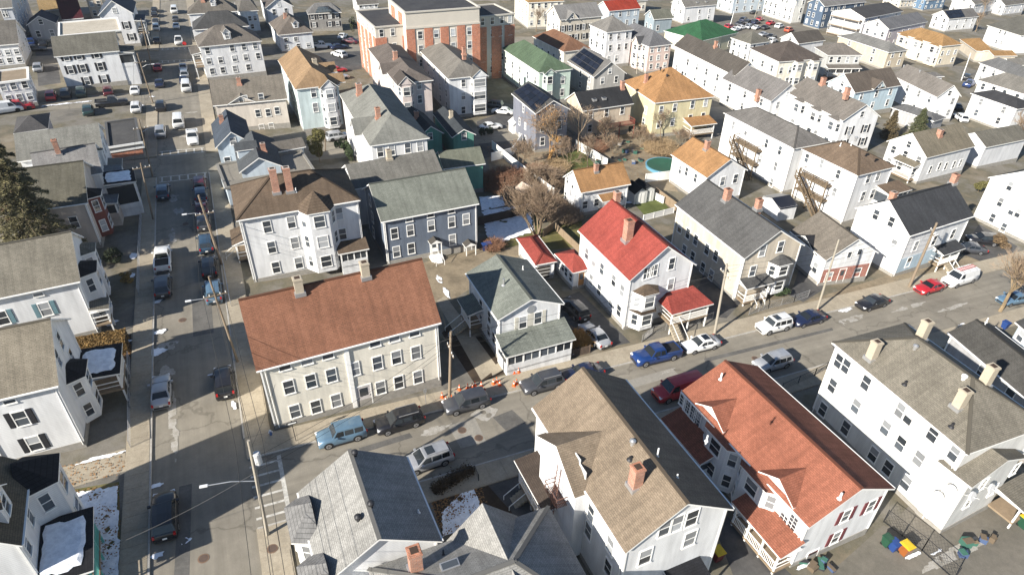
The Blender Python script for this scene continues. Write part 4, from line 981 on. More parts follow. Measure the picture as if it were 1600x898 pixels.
i6 = House('pale blue cottage with steep roof and cross wing', dict(r0=(409, 246), r1=(393, 204), sw=(371, 271), se=(440, 259)), 'gy', 1.6, LBLUE, (.12, .13, .14), h=4.4, wd=(9, 9), pitch=.9, psig=.2); i6.auto('S', 1); i6.dormer((373, 246), 'W', 1.8, 1.6, .8); i6.chim((412, 235), 1.2, .7)
i7 = House('pale blue rear wing with low grey roof behind the cottages', dict(sw=(432, 236), se=(477, 230), r0=(415, 224), r1=(473, 215)), 'gx', 1.5, LBLUE, (.22, .2, .175), h=4.2, wd=(8, 6)); i7.win('S', [(455, 239)], .9, .9)
i9 = House('low grey roofed shop beside the white three decker', dict(sw=(350, 292), nw=(334, 252), ne=(470, 240), se=(500, 268)), 'flat', 1, LBLUE, GR, h=3.4, wd=(12, 8), roofmat=groundmat('grey_membrane', [(.3, (.17, .16, .14)), (.7, (.22, .2, .17))], .3, 6), name='shop', cat='shop', trim=plain('grey_coping', (.2, .19, .17)))
j1 = House('pale blue three decker with tan roof and stacked bay windows', dict(nw=(434, 94), sw=(461, 140), se=(532, 132), r1=(462.7, 71.5), gsw=(475, 206)), 'hy0', 3, (.6, .7, .7), (.43, .29, .17), wd=(9, 13)); j1.win('S', [(490, 145), (493, 168)], .85, 1.6); j1.bay('S', j1.w*.72, 3.2, 1.1, .3, j1.h-.15, 3, rise=1.4, wm=siding(WH), pediment=True); j1.auto('W', 4); j1.gable('E', j1.d*.55, 3.5, 1.5, j1.h-.3, 1.4, 4, win=False); j1.gable('E', j1.d*.2, 3.2, 1.5, j1.h-.3, 1.2, 4, win=False); j1.chim((492, 100), 1.0, .8, CREAMB)
j2 = House('white house with large pale grey hip roof and two brick chimneys', dict(nw=(530, 148), sw=(575.5, 222), se=(672, 221), r1=(575, 131), r0=(614, 178)), 'hy', 3, WH, (.3, .3, .27), wd=(12, 15), rsig=8); j2.auto('W', 4); j2.auto('S', 4); j2.chim((562, 147), 1.8, .9); j2.chim((591, 184), 1.6, .7); j2.gable('W', j2.d*.3, 4.2, 1.2, j2.h-.1, 1.8, 5); 
j3 = House('pinkish house with grey brown hip roof and front bay', dict(nw=(573, 78), sw=(620, 132), se=(678, 121.5), r1=(608, 64), r0=(636, 110)), 'hy', 3, (.66, .57, .53), (.2, .17, .15), wd=(9, 14)); j3.auto('W', 4); j3.win('S', [(655, 133), (656, 155)], .8, 1.5); j3.bay('S', j3.w*.25, 3, 1.1, .3, j3.h-.1, 3, rise=1.5, pediment=True); j3.chim((618, 92), 1.5, .8); j3.gable('W', j3.d*.35, 3.6, 1.0, j3.h-.1, 1.5, 4)
j4 = House('long white house with pale grey hip roof and picture windows', dict(nw=(650.6, 78), sw=(699.5, 123), se=(762, 116.5), r1=(692, 65), r0=(722, 97), gse=(761, 180)), 'hy', 3, WH, (.27, .25, .22), wd=(9, 15)); j4.auto('W', 5); j4.win('S', [(724, 130), (724, 150), (724, 172)], .8, 1.4); j4.bay('S', j4.w*.76, 3.2, .8, .3, j4.h-.1, 3, rise=1.4, pediment=True, sq=.85, ww=1.6); j4.chim((725, 84), 1.3, .7)
k1 = House('small teal green house with navy roof', dict(r0=(666, 197), r1=(641, 167), se=(700, 216), sw=(657, 206)), 'gy', 1.5, TEAL, (.06, .075, .085), h=4.6, wd=(7, 9), pitch=.8); k1.win('S', [(672, 213)], .8, 1.2); k1.chim((651, 184), 1.2, .7)
k2 = House('teal green house with dark slate roof beside the vinyl fence', dict(r0=(722, 202), r1=(691, 168), sw=(706, 216), se=(747, 209), nw=(678, 175)), 'gy', 1.5, TEAL, (.075, .085, .095), h=4.6, wd=(7, 10), pitch=.8); k2.win('S', [(725, 213)], .8, 1.2); k2.chim((705, 183), 1.2, .6, CREAMB)

# --- brick apartment building
ba = House('large flat roofed orange brick apartment building with concrete bands', dict(sw=(584, 42.6), se=(645, 38), nw=(553, 16)), 'flat', 4, (.55, .5, .45), BLK, h=13, wd=(12, 14), name='apartment_building', cat='building', trim=plain('concrete_coping', (.45, .42, .37)), roofmat=groundmat('black_roof', [(.3, (.035, .035, .04)), (.7, (.06, .06, .062))], .3, 6), wallmat=plain('pale_concrete', (.5, .46, .4), .85, var=.1, scale=.4))
OB = brickmat('orange_brick', (.45, .13, .05))
def piers(Hs, side, ts, wd, z1):
    for t in ts:
        L = Hs.w if side in 'SN' else Hs.d; l, a_ = Hs.place(side, t*L, 0); b = MB(); b.box(-wd/2, wd/2, -.12, .03, -1, z1); b.build('brick_pier', OB, Hs.root, l, a_)
piers(ba, 'S', (.16, .86), 2.6, 10.6); piers(ba, 'W', (.1, .3, .5, .7, .9), 1.9, 10.6); ba.auto('S', 3); ba.auto('W', 4)
bb = House('', dict(sw=(631, 20), se=(752, 11), nw=(603, -4)), 'flat', 5, (.55, .5, .45), BLK, h=16.5, wd=(26, 12), parent=ba, name='main_block', trim=plain('concrete_coping', (.45, .42, .37)), roofmat=ba.rm, wallmat=ba.wm, base=0)
piers(bb, 'S', (.07, .3, .51, .73, .93), 1.9, 12.8); bb.row('S', (.19, .4, .62, .84), (2.5, 5.5, 8.5, 11.5), 1.0, 1.5)
_b = MB(); _b.box(bb.ov-.1, bb.w-bb.ov+.1, bb.ov-.16, bb.ov-.02, 12.9, 13.3); _b.build('concrete_band', bb.wm, bb.root); piers(bb, 'W', (.3, .7), 3, 15.5)
bc = House('', dict(sw=(747, 27.5), se=(806, 20)), 'flat', 5, (.55, .5, .45), BLK, h=14.5, wd=(14, 12), parent=ba, name='end_block', trim=plain('concrete_coping', (.45, .42, .37)), roofmat=ba.rm, wallmat=ba.wm)
piers(bc, 'S', (.1, .5, .85), 2.6, 12.0); bc.auto('S', 4)

# --- middle distance, right of the brick building
l1 = House('mint green house with green hip roof', dict(nw=(783.5, 74), sw=(845, 115), se=(896.5, 108), r1=(820, 61), r0=(851, 85)), 'hy', 2.4, MINT, (.13, .19, .12), h=7, wd=(9, 15)); l1.auto('W', 5); l1.auto('S', 2); l1.bay('S', l1.w*.3, 2.6, .9, .3, l1.h-.2, 2, rise=.9, pediment=True)
l2 = House('low cream house with brown hip roof behind the green roof', dict(nw=(831, 57.6), sw=(879, 86.5), se=(923, 70), r1=(866, 44), r0=(894, 58)), 'hy', 1.5, CREAM, (.27, .145, .09), h=4.6, wd=(10, 13), rsig=10); l2.auto('W', 5)
l3 = House('grey house with a black solar roof slope', dict(nw=(886.5, 94), sw=(929, 123), r0=(953, 95), se=(980.5, 115), r1=(912.5, 73)), 'gy', 2, (.42, .41, .39), (.22, .21, .2), h=5.6, wd=(9, 11)); l3.auto('W', 3); l3.auto('S', 2); l3.solar([(891, 94), (926, 118), (944, 95), (913, 76)], 5, 3)
l4 = House('tall slate lavender house with black solar roof', dict(nw=(800, 144), sw=(837.6, 179), r1=(824, 129), r0=(866, 155), se=(892, 172), gsw=(834, 238)), 'gy', 2.6, (.2, .21, .25), GRD, h=8, wd=(8, 10)); l4.win('W', [(818, 170), (812, 190), (821, 197), (812, 213), (821, 217)], .6, 1.2); l4.auto('S', 2); l4.solar([(803, 144), (836, 175), (860, 153), (826, 131)], 5, 3)
l5 = House('tan house with black roof and two skylights', dict(r0=(900, 144), r1=(975.5, 133), sw=(908, 175), se=(992, 161)), 'gx', 2, TANW, (.045, .046, .05), h=5.8, wd=(11, 9)); l5.skylight((928, 156)); l5.skylight((943, 154)); l5.auto('S', 3); l5.porch('S', l5.w*.35, l5.w*.95, 2.4, 2.4, .1, floor=2.3, roof=False, postm=plain('red_deck', (.25, .07, .05))); l5.chim((972, 138), 1.5, .7)
l6 = House('pale yellow three storey house with tan hip roof', dict(nw=(973, 125), sw=(1022, 165.4), se=(1117, 149), gsw=(1017, 214), r1=(1050, 105)), 'hx', 2.6, YEL, (.5, .275, .125), h=7.6, wd=(13, 13), hk=.9); l6.auto('W', 2); l6.win('S', z4(2, 0, (930, 685), (1015, 670), (1125, 652), (1207, 640), (1000, 760), (1110, 738), (1190, 725), (915, 775)), .8, 1.5); l6.chim((1009, 128), 1.6, .6); l6.porch('S', l6.w*.55, l6.w*.95, 3, 2.7, .6, roofm=shingle((.5, .275, .125)), posts=2)
for _p in ((1032, 109), (1042, 120), (1066, 116)): l6.turbine(_p, DARKM)
l7 = House('pinkish beige tenement with slate hip roof and bays', dict(nw=(958, 50), sw=(1013, 75), se=(1050.6, 70), r1=(993, 35), gsw=(1011, 114)), 'hy', 3, PINK, (.2, .2, .21), wd=(8, 14), rsig=8); l7.auto('S', 3); l7.bay('W', l7.d*.8, 3, 1, .3, l7.h-.2, 3, pediment=True, rise=1.6); l7.bay('W', l7.d*.3, 3, 1, .3, l7.h-.2, 3, pediment=True, rise=1.6); l7.auto('W', 4)
l8 = House('white house with grey hip roof behind the pinkish tenement', dict(nw=(920, 37.6), sw=(948, 53), r1=(956, 24), se=(990, 46)), 'hy', 3, WH, (.27, .255, .235), wd=(9, 11)); l8.auto('W', 3); l8.auto('S', 3)
l9 = House('long white and navy house with charcoal brown roof', dict(nw=(1052.5, 71), r1=(1074, 52.5), sw=(1150, 121), r0=(1171, 96)), 'gy', 2.4, WH, (.13, .115, .1), h=7, wd=(8, 22), rsig=12); l9.auto('W', 6); l9.chim((1118, 72), 1.2, .6)
m1 = House('white house with broad grey roof and black awnings', dict(nw=(1128, 123), r1=(1157, 96.5), sw=(1205, 159), r0=(1236, 131)), 'gy', 2, WH, (.25, .235, .225), h=5.8, wd=(9, 13), rsig=12); m1.auto('W', 3); m1.auto('S', 2); m1.chim((1184, 150), 1.4, .8)
m2 = House('cream house under a broad green hip roof by the car park', dict(nw=(1035, 44), sw=(1098, 66), se=(1152, 52), r1=(1106, 31)), 'hx', 1.6, (.7, .68, .5), (.05, .16, .075), h=4.8, wd=(13, 15), rsig=12); m2.auto('W', 4); m2.auto('S', 3)
m3 = House('small white house with olive hip roof near the car park', dict(nw=(1139, 56), sw=(1174, 70), se=(1203, 66), r1=(1180, 50)), 'hy', 2, WH, OLV, h=5.6, wd=(8, 9), rsig=10); m3.auto('W', 3); m3.auto('S', 2)
m4 = House('cream and blue house with dark brown hip roof and bays', dict(nw=(1169, 78), sw=(1214, 96.5), se=(1288, 87.7), r0=(1238, 65)), 'hx', 2.4, CREAM, (.14, .115, .1), h=7, wd=(13, 12), rsig=10); m4.auto('W', 3); m4.bay('S', m4.w*.45, 3, 1, .3, m4.h-.2, 2); m4.bay('S', m4.w*.8, 3, 1, .3, m4.h-.2, 2); m4.auto('S', 5)
m5 = House('grey house with pale hip roof and columned porch', dict(sw=(1291, 91), se=(1350.6, 82), r1=(1316, 67), nw=(1275, 74)), 'hx', 2, (.5, .5, .48), (.24, .215, .19), h=6, wd=(11, 11), rsig=10); m5.auto('S', 4); m5.porch('S', .5, m5.w-.5, 1.8, 3, .5, posts=5)
m6 = House('plain tan block with pale grey roof', dict(nw=(1311, 61), sw=(1390, 83.5), se=(1424, 76.5), r1=(1337.5, 50), r0=(1392, 66), gsw=(1374, 107)), 'hy', 2, (.58, .5, .38), (.27, .265, .25), h=6.5, wd=(9, 19), rsig=12, pitch=.4); m6.auto('W', 2); m6.auto('S', 2)
m7 = House('cream house with orange tan hip roof and three bays', dict(nw=(1400, 50), sw=(1472.5, 74), se=(1503, 69), r1=(1441, 41), r0=(1474, 57), gsw=(1461, 105)), 'hy', 2.5, (.72, .64, .5), (.45, .27, .12), h=7.6, wd=(9, 17), rsig=12); m7.auto('S', 3)
for _f in (.15, .5, .83): m7.bay('W', m7.d*_f, 3.6, .9, .3, m7.h-.2, 2, rise=.6, sq=.8)
m8 = House('low wing roofed in orange tan shingles', dict(nw=(1500, 60), sw=(1525, 85), se=(1555, 78)), 'hx', 1, BEIGE, (.45, .27, .12), h=3.4, wd=(10, 8), rsig=14, pitch=.3)
m9 = House('plain white wall house with olive grey roof', dict(nw=(1541, 40), sw=(1595, 55), gsw=(1585, 86), r1=(1594, 26)), 'gy', 2.4, WH, OLV, h=7, wd=(10, 13), rsig=12); m9.win('W', [(1563, 50), (1571, 52), (1557, 65), (1565, 67)], .7, 1.2)
n1 = House('white house with solar panels and brown rear roof', dict(r0=(1472.5, 17.5), r1=(1519, 11), sw=(1482, 32), se=(1531, 27), nw=(1457, 22), gsw=(1476, 50)), 'gx', 2, WH, (.2, .19, .18), h=5.8, wd=(11, 8), rsig=10); n1.auto('W', 2); n1.auto('S', 4); n1.solar([(1484, 30), (1508, 27), (1501, 15), (1476, 18)], 4, 2)
n2 = House('lilac grey house with pale slate roof', dict(r0=(1375, 32), r1=(1430.6, 17.5), sw=(1387, 45), se=(1453, 35)), 'gx', 2.3, (.6, .55, .58), (.2, .2, .21), h=6.6, wd=(14, 9), rsig=10); n2.auto('S', 6); n2.auto('W', 3)
n3 = House('white house with charcoal roof and open rear decks', dict(r0=(1328, 15), r1=(1388, 4), sw=(1352, 30), se=(1412, 17), gsw=(1342, 62)), 'gx', 3, WH, (.09, .088, .09), wd=(13, 9), rsig=10); n3.auto('S', 4)
for _k in (.6, 3.4, 6.2): n3.porch('W', .8, n3.d-.8, 2.0, 5, .1, floor=_k, posts=3, roof=False)
n4 = House('navy blue tenement with pale grey roof', dict(r0=(1278, -2), sw=(1286, 12), se=(1354, 2.5), nw=(1261, 2.5), gsw=(1281, 47)), 'gx', 3, (.08, .12, .18), (.27, .26, .25), wd=(14, 9), rsig=10); n4.auto('W', 3); n4.auto('S', 7)
n5 = House('white tenement beside the far car park', dict(nw=(1196, -14), sw=(1243, 4), se=(1262, -4), gsw=(1236, 38)), 'gy', 3, (.76, .75, .7), GR, wd=(8, 13), rsig=12); n5.auto('W', 6); n5.auto('S', 2)
n6 = House('small dark brown roofed house below the navy tenement', dict(r0=(1234, 51), r1=(1280, 46), sw=(1250, 69), se=(1288, 63)), 'gx', 1.5, W2, (.13, .115, .1), h=4.5, wd=(9, 8), rsig=10); n6.auto('W', 2)
o1 = House('white house with grey brown roof and a row of white bays', dict(nw=(1230, 143), sw=(1316.5, 193), r0=(1354, 163), r1=(1260, 120), se=(1377, 180)), 'gy', 2.4, WH, (.25, .225, .2), h=7, wd=(9, 17), rsig=12); o1.auto('S', 2, shut=BLKS)
for _f in (.12, .42, .72): o1.bay('W', o1.d*_f, 3.2, .9, .3, o1.h-.2, 2, rise=.6, sq=.75)
o1.chim((1285, 131), 1.3, .8); o1.chim((1323, 146), 1.2, .8)
o2 = House('pale blue house with dark brown roof and dormer deck', dict(r0=(1320, 116.5), r1=(1392, 104), sw=(1335, 148), se=(1408, 133), nw=(1291.5, 126.6)), 'gx', 2, (.55, .68, .75), (.17, .14, .115), h=5.8, wd=(12, 11), rsig=10); o2.auto('W', 3); o2.auto('S', 3); o2.gable('S', o2.w*.5, 3.6, .4, o2.h+.4, 1.6, 4)
o3 = House('white house with broad pale grey roof below the tan block', dict(nw=(1397, 118), sw=(1463, 157), r0=(1492, 133), se=(1502, 148), r1=(1415, 98)), 'gy', 2, WH, (.27, .245, .22), h=5.8, wd=(9, 14), rsig=14); o3.auto('W', 4); o3.auto('S', 2); o3.turbine((1412, 105)); o3.turbine((1437, 113))
o4 = House('low grey roofed outbuilding beside the evergreens', dict(nw=(1393, 165), sw=(1460, 196), se=(1478, 180)), 'hy', 1, GRYW, (.2, .2, .2), h=3.4, wd=(8, 10), rsig=14, pitch=.4, name='outbuilding', cat='building')
o5 = House('white house with tan roof and small arched porch', dict(sw=(1448, 249), se=(1522, 227.5), r0=(1427, 208), r1=(1503, 192), nw=(1384, 219), gsw=(1431, 287)), 'gx', 2, WH, (.27, .235, .175), h=6.2, wd=(12, 11), rsig=10); o5.win('S', z4(3, 1, (1010, 160), (1068, 138), (1108, 138), (1158, 128), (1198, 118)), .7, 1.4); o5.auto('W', 3); o5.chim((1467, 212), 1.2, .8); o5.porch('W', 1, 5, 1.5, 3.4, .5, posts=2)
o6 = House('grey olive roofed house beyond the tan roofed house', dict(sw=(1540, 232), se=(1610, 215), r0=(1524, 206), r1=(1590, 196)), 'gx', 1.6, W2, (.22, .205, .17), h=4.6, wd=(12, 9), rsig=10)
o7 = House('white house with black roof at the hill edge', dict(nw=(1519.5, 149), sw=(1586, 174), gsw=(1572, 208), r1=(1551, 140), se=(1625, 160)), 'hy', 2, WH, (.07, .07, .075), h=6.3, wd=(9, 12), rsig=12); o7.auto('W', 2)
o8 = House('white house with grey roof above the black roof', dict(nw=(1527, 125), sw=(1602, 148), r1=(1572, 113)), 'hy', 2, WH, (.25, .235, .21), h=5.8, wd=(10, 13), rsig=12); o8.auto('W', 4)
o9 = House('white house with slate grey roof beside the orange tan roofs', dict(nw=(1530, 99), sw=(1600, 125), r1=(1560, 88)), 'hy', 2, WH, (.2, .2, .2), h=5.8, wd=(9, 13), rsig=12); o9.auto('W', 4)
p1 = House('tall white house at the picture edge facing the parked cars', dict(nw=(1547, 279), r0=(1604, 263), sw=(1650, 322)), 'gx', 2.5, WH, (.1, .1, .1), near=True, h=7.4, wd=(12, 11), rsig=14); p1.win('W', z4(3, 1, (1510, 262), (1450, 362), (1520, 415), (1560, 430), (1470, 520), (1400, 460)), .75, 1.4)
# --- the far edge
q1 = House('white house with grey roof and two skylights by the far car park', dict(sw=(1070, 13), se=(1121, 7.5), nw=(1047, 5), gsw=(1065, 37), r0=(1063, -6)), 'gx', 2.4, WH, (.27, .255, .23), h=7, wd=(12, 10), rsig=10); q1.auto('W', 2); q1.auto('S', 3); q1.skylight((1089, 4)); q1.skylight((1103, 3))
q2 = House('small house with sage grey roof by the far car park', dict(r0=(1016, 16), r1=(1047, 12.5), sw=(1021, 32), se=(1052, 28)), 'gx', 1.5, (.3, .36, .4), (.2, .2, .16), h=4.8, wd=(9, 9), rsig=10); q2.auto('S', 2); q2.auto('W', 2)
q3 = House('blue house with bright red roof at the far edge', dict(r0=(942, 2), sw=(952, 18), se=(1002, 13)), 'gx', 2, LBLUE, (.42, .06, .035), h=6, wd=(12, 8)); q3.auto('S', 4)
q4 = House('cream house with grey roof, dormer and dark shutters', dict(r0=(864, 9), r1=(932, 2.5), sw=(875, 32.5), se=(942, 25), nw=(852.5, 21)), 'gx', 2.5, (.66, .6, .5), (.3, .29, .28), h=7.2, wd=(14, 10)); q4.auto('S', 6, shut=BLKS); q4.auto('W', 3); q4.gable('S', q4.w*.28, 4, .3, q4.h, 2, 4)
q5 = House('cream tenement with tan roof at the far edge', dict(sw=(825, 6), se=(882, 2.5), gsw=(824, 45), nw=(803, -12)), 'hx', 3, CREAM, (.42, .26, .12), wd=(12, 12)); q5.auto('S', 5); q5.auto('W', 4)
q6 = House('white house with brown gabled hip roof and dormer by the car park', dict(sw=(436, 57), se=(491, 50.6), nw=(420.6, 35), gsw=(441, 82), r0=(450, 26)), 'hy', 2.4, (.72, .75, .78), (.21, .18, .155), h=6.8, wd=(9, 10)); q6.auto('S', 3); q6.auto('W', 3); q6.dormer((463, 44), 'S', 1.4, 1.3, .7); q6.chim((446, 28), 1.2, .7)
q7 = House('grey house with solar panels and dark shutters', dict(sw=(480, 25), se=(532.5, 21), r0=(492, 3), r1=(520, 2), gse=(533, 48)), 'hx', 2, (.27, .26, .25), (.25, .245, .24), h=6, wd=(10, 10)); q7.auto('S', 4, shut=BLKS); q7.solar([(492, 22), (520, 19), (512, 10), (497, 12)], 5, 2)
q8 = House('white gable fronted house behind the brown hip roof', dict(sw=(416, 14), se=(460, 9), r0=(431, -3), nw=(403, -8)), 'gy', 2, W2, (.15, .13, .12), h=6, wd=(8, 11)); q8.auto('S', 2); q8.auto('W', 3)
for _i, (_sw, _se, _g, _wl, _rf, _lb) in enumerate((((1130, -2), (1198, -8), (1160, 26), LBLUE, GR, 'pale teal tenement with curved bay beyond the car park'),
        ((560, 10), (592, 7), (560, 22), WH, GR, 'white house behind the brick apartment building'),
        ((1440, 2), (1480, -3), (1448, 18), (.12, .2, .3), GRD, 'blue house beyond the solar roof'),
        ((1510, 6), (1560, -2), (1530, 30), WH, GRL, 'white tenement behind the bare tree at the far edge'),
        ((1565, 10), (1605, 4), (1570, 26), (.7, .7, .72), GR, 'pale lilac house at the far edge'),
        ((1404, 4), (1432, 0), (1408, 12), BEIGE, GR, 'beige house roof at the far edge behind charcoal roof'),
        ((240, -12), (262, -14), (250, -2), W2, GR, 'pale house closing the far street end'),
        ((700, -20), (800, -26), (702, 0), W2, GR, 'white house hidden beyond the brick building'))):
    _h = House(_lb, dict(sw=_sw, se=_se, gsw=_g), 'gx', 2, _wl, _rf, wd=(12, 10), rsig=8); _h.auto('S', 4); _h.auto('W', 3)
r1_ = House('low grey hip roofed house between the tan block and broad grey roof', dict(sw=(1432, 126), se=(1476, 119), nw=(1420, 112)), 'hx', 1, W2, (.22, .21, .2), wd=(11, 8), rsig=8, h=3.8, pitch=.4); r1_.auto('S', 3)
r2_ = House('second low wing with orange tan roof beside the plain white wall', dict(sw=(1552, 93), se=(1590, 86), nw=(1535, 76)), 'gx', 1, BEIGE, (.45, .27, .12), wd=(10, 7), rsig=10, h=3.4, pitch=.3)
r3_ = House('tall pale blue white house behind the dark hip roof', dict(sw=(374, 20), se=(404, 16), gsw=(380, 52), nw=(366, 4)), 'hx', 2.5, (.66, .72, .76), GR, wd=(8, 9), rsig=8, h=7.4); r3_.auto('S', 3); r3_.auto('W', 2)
r4_ = House('white house end between the slate grey roof and picture edge', dict(sw=(1578, 108), se=(1625, 100), nw=(1560, 92)), 'gx', 1.5, WH, GRL, wd=(9, 8), rsig=8, h=5); r4_.auto('S', 3)
r5_ = House('small cream house with grey roof at far edge beside the car park', dict(sw=(985, 4), se=(1012, 0), gsw=(987, 20)), 'gx', 1.6, CREAM, GR, wd=(9, 8), rsig=8, h=5); r5_.auto('S', 3)
g_.porch('E', .5, 5.5, 2.6, 6.0, .4, enclosed=True, floor=3.2)
if DEBUG:
    for l_, h_ in HOUSES: print('%5.1f %5.1f rot%5.1f w%5.1f d%5.1f h%4.1f r%4.1f err%5.1f %s' % (h_.x, h_.y, math.degrees(h_.rot), h_.w, h_.d, h_.h, h_.r, h_.err, l_[:50]))
# ------------------------------------------------------------------ vehicles (front towards local +x)
CARM = {}
TYPES = dict(  # length, half width, belt z, roof z, stations of the lower body (x, shoulder z, top z, half-width factor), cabin x: base front, roof front, roof rear, base rear, side windows
    sedan=dict(L=4.7, W=.91, belt=.93, roof=1.45, prof=[(-2.35, .62, .72, .82), (-2.25, .8, .9, .93), (-1.3, .88, 1.0, 1.), (0, .86, .95, 1.), (.85, .84, .95, 1.), (1.6, .76, .88, .98), (2.15, .66, .76, .92), (2.35, .5, .6, .78)], cab=(1.0, .2, -1.0, -1.75), ws=[(.62, -.22), (-.3, -1.12)], wb=(1.42, -1.36), wr=.32),
    suv=dict(L=4.65, W=.94, belt=1.03, roof=1.68, prof=[(-2.3, .7, .85, .86), (-2.22, .95, 1.02, .95), (-1.2, .98, 1.06, 1.), (0, .96, 1.05, 1.), (.95, .95, 1.05, 1.), (1.6, .88, 1.0, .98), (2.15, .76, .88, .93), (2.32, .58, .7, .8)], cab=(1.15, .4, -1.85, -2.2), ws=[(.78, -.1), (-.2, -1.05), (-1.15, -1.85)], wb=(1.4, -1.35), wr=.36),
    boxy=dict(L=4.45, W=.93, belt=1.08, roof=1.78, prof=[(-2.2, .8, .95, .92), (-2.14, 1.0, 1.06, .98), (-1.2, 1.02, 1.1, 1.), (0, 1.02, 1.1, 1.), (.85, 1.0, 1.1, 1.), (1.5, .96, 1.06, .98), (2.05, .84, .96, .94), (2.2, .6, .75, .86)], cab=(.95, .5, -1.95, -2.15), ws=[(.72, -.1), (-.2, -1.0), (-1.1, -1.88)], wb=(1.36, -1.3), wr=.38),
    pickup=dict(L=5.75, W=.99, belt=1.12, roof=1.88, prof=[(-2.85, .9, 1.04, .97), (-2.8, 1.0, 1.08, 1.), (-.75, 1.02, 1.1, 1.), (0, 1.04, 1.12, 1.), (1.15, 1.04, 1.14, 1.), (2.0, 1.0, 1.12, .99), (2.7, .92, 1.02, .95), (2.85, .6, .8, .88)], cab=(1.25, .7, -.55, -.75), ws=[(.95, .12), (.02, -.6)], wb=(1.9, -1.75), wr=.4, bed=True),
    van=dict(L=5.5, W=1.0, belt=1.25, roof=2.1, prof=[(-2.75, .9, 1.1, .97), (-2.7, 1.15, 1.25, 1.), (-1.2, 1.18, 1.28, 1.), (0, 1.16, 1.27, 1.), (1.3, 1.12, 1.24, 1.), (2.0, .98, 1.1, .98), (2.6, .86, .96, .93), (2.75, .6, .75, .85)], cab=(1.75, 1.1, -2.65, -2.72), ws=[(1.4, .55)], wb=(1.75, -1.75), wr=.37))
def car_meshes(kind):
    if kind in CARM: return CARM[kind]
    T = TYPES[kind]; W, z0 = T['W'], .2; out = {}
    b = MB(); secs = []
    for x, zs, zt, k in T['prof']:
        w = W*k; secs.append([(x, -w*.9, z0), (x, -w*.99, z0+.18), (x, -w, (z0+zs)/2+.05), (x, -w*.97, zs), (x, -w*.8, zt), (x, -w*.4, zt+.03), (x, w*.4, zt+.03), (x, w*.8, zt), (x, w*.97, zs), (x, w, (z0+zs)/2+.05), (x, w*.99, z0+.18), (x, w*.9, z0)])
    n = len(secs[0]); V = [p for s_ in secs for p in s_]; F = []
    for i in range(len(secs)-1):
        for j in range(n-1): F.append((i*n+j, i*n+j+1, (i+1)*n+j+1, (i+1)*n+j))
        F.append((i*n+n-1, i*n, (i+1)*n, (i+1)*n+n-1))
    F.append(tuple(range(n))[::-1]); F.append(tuple((len(secs)-1)*n+j for j in range(n)))
    me = bpy.data.meshes.new('body'); me.from_pydata(V, [], [f[::-1] for f in F]); me.polygons.foreach_set('use_smooth', [True]*len(me.polygons)); me.update(); out['body'] = me
    x1, x2, x3, x4 = T['cab']; zb, zr = T['belt']-.04, T['roof']; wb, wt = W*.93, W*.74
    P = lambda x, w, z: (x, w, z)
    b = MB(); xm = (x2+x3)/2
    roofs = [(x2, zr-.05), (x2*.6+x3*.4, zr), (xm, zr+.015), (x2*.3+x3*.7, zr), (x3, zr-.04)]
    for (xa, za), (xb_, zb_) in zip(roofs, roofs[1:]):
        for y0, y1, d0, d1 in ((-wt, -wt*.5, -.05, 0), (-wt*.5, wt*.5, 0, 0), (wt*.5, wt, 0, -.05)):
            b.poly([(xa, y0, za+d0), (xb_, y0, zb_+d0), (xb_, y1, zb_+d1), (xa, y1, za+d1)][::-1])
    for sg in (-1, 1):
        q = [(x1, sg*wb, zb), (x4, sg*wb, zb), (x3, sg*wt, zr-.09)]+[(x, sg*wt, z-.05) for x, z in roofs[1:-1]][::-1]+[(x2, sg*wt, zr-.1)]
        b.poly(q if sg > 0 else q[::-1])
    b.poly([(x1, -wb, zb), (x1, wb, zb), (x2, wt, zr-.1), (x2, -wt, zr-.1)]); b.poly([(x4, wb, zb), (x4, -wb, zb), (x3, -wt, zr-.09), (x3, wt, zr-.09)])
    me = b.mesh('cabin', [WHITE]); out['cabin'] = me
    def pane(c, nm, mat):
        b = MB(); b.poly(c); return b.mesh(nm, [mat])
    AG = glassmat('car_glass', (.018, .022, .026), .04)
    def quad(xa, ya, za, xb_, yb, zb_, e, off):  # front / rear glass between lower edge a and upper edge b
        l = lambda t, u: (xa+(xb_-xa)*t+off[0], (ya+(yb-ya)*t)*u, za+(zb_-za)*t+off[1])
        return [l(.08, -e), l(.08, e), l(.9, e), l(.9, -e)]
    q = quad(x1, wb, zb, x2, wt, zr-.08, .9, (.012, .015)); out['windshield'] = pane(q, 'windshield', AG)
    q = quad(x4, wb, zb, x3, wt, zr-.08, .86, (-.012, .015)); out['rear_window'] = pane(q[::-1], 'rear_window', AG)
    k = 0
    for xa, xb_ in T['ws']:
        for sg in (-1, 1):
            def L(x, t):
                y = (wb+(wt-wb)*t)+.012; return (x, sg*y, zb+(zr-.1-zb)*t)
            def clamp(x, t):
                f = x1+(x2-x1)*t-.12; r = x4+(x3-x4)*t+.1; return max(min(x, f), r)
            c = [L(clamp(xa+.3, .1), .12), L(clamp(xb_, .12), .12), L(clamp(xb_, .86), .86), L(clamp(xa, .86), .86)]
            if k == 0: c[0] = L(clamp(xa+.4, .12), .12)
            c2 = [L(clamp(xa if k else xa+.35, .12), .12)]+c[1:]
            out['side_window', k, sg] = pane(c2 if sg < 0 else c2[::-1], 'side_window', AG)
        k += 1
    b = MB(); r = T['wr']; b.tube((0, -.11, 0), (0, .11, 0), r, r, 16); out['wheel'] = b.mesh('wheel', [BLACKR])
    b = MB(); b.tube((0, -.118, 0), (0, .118, 0), r*.66, r*.66, 14); b.tube((0, -.124, 0), (0, .124, 0), r*.2, r*.2, 8, 1)
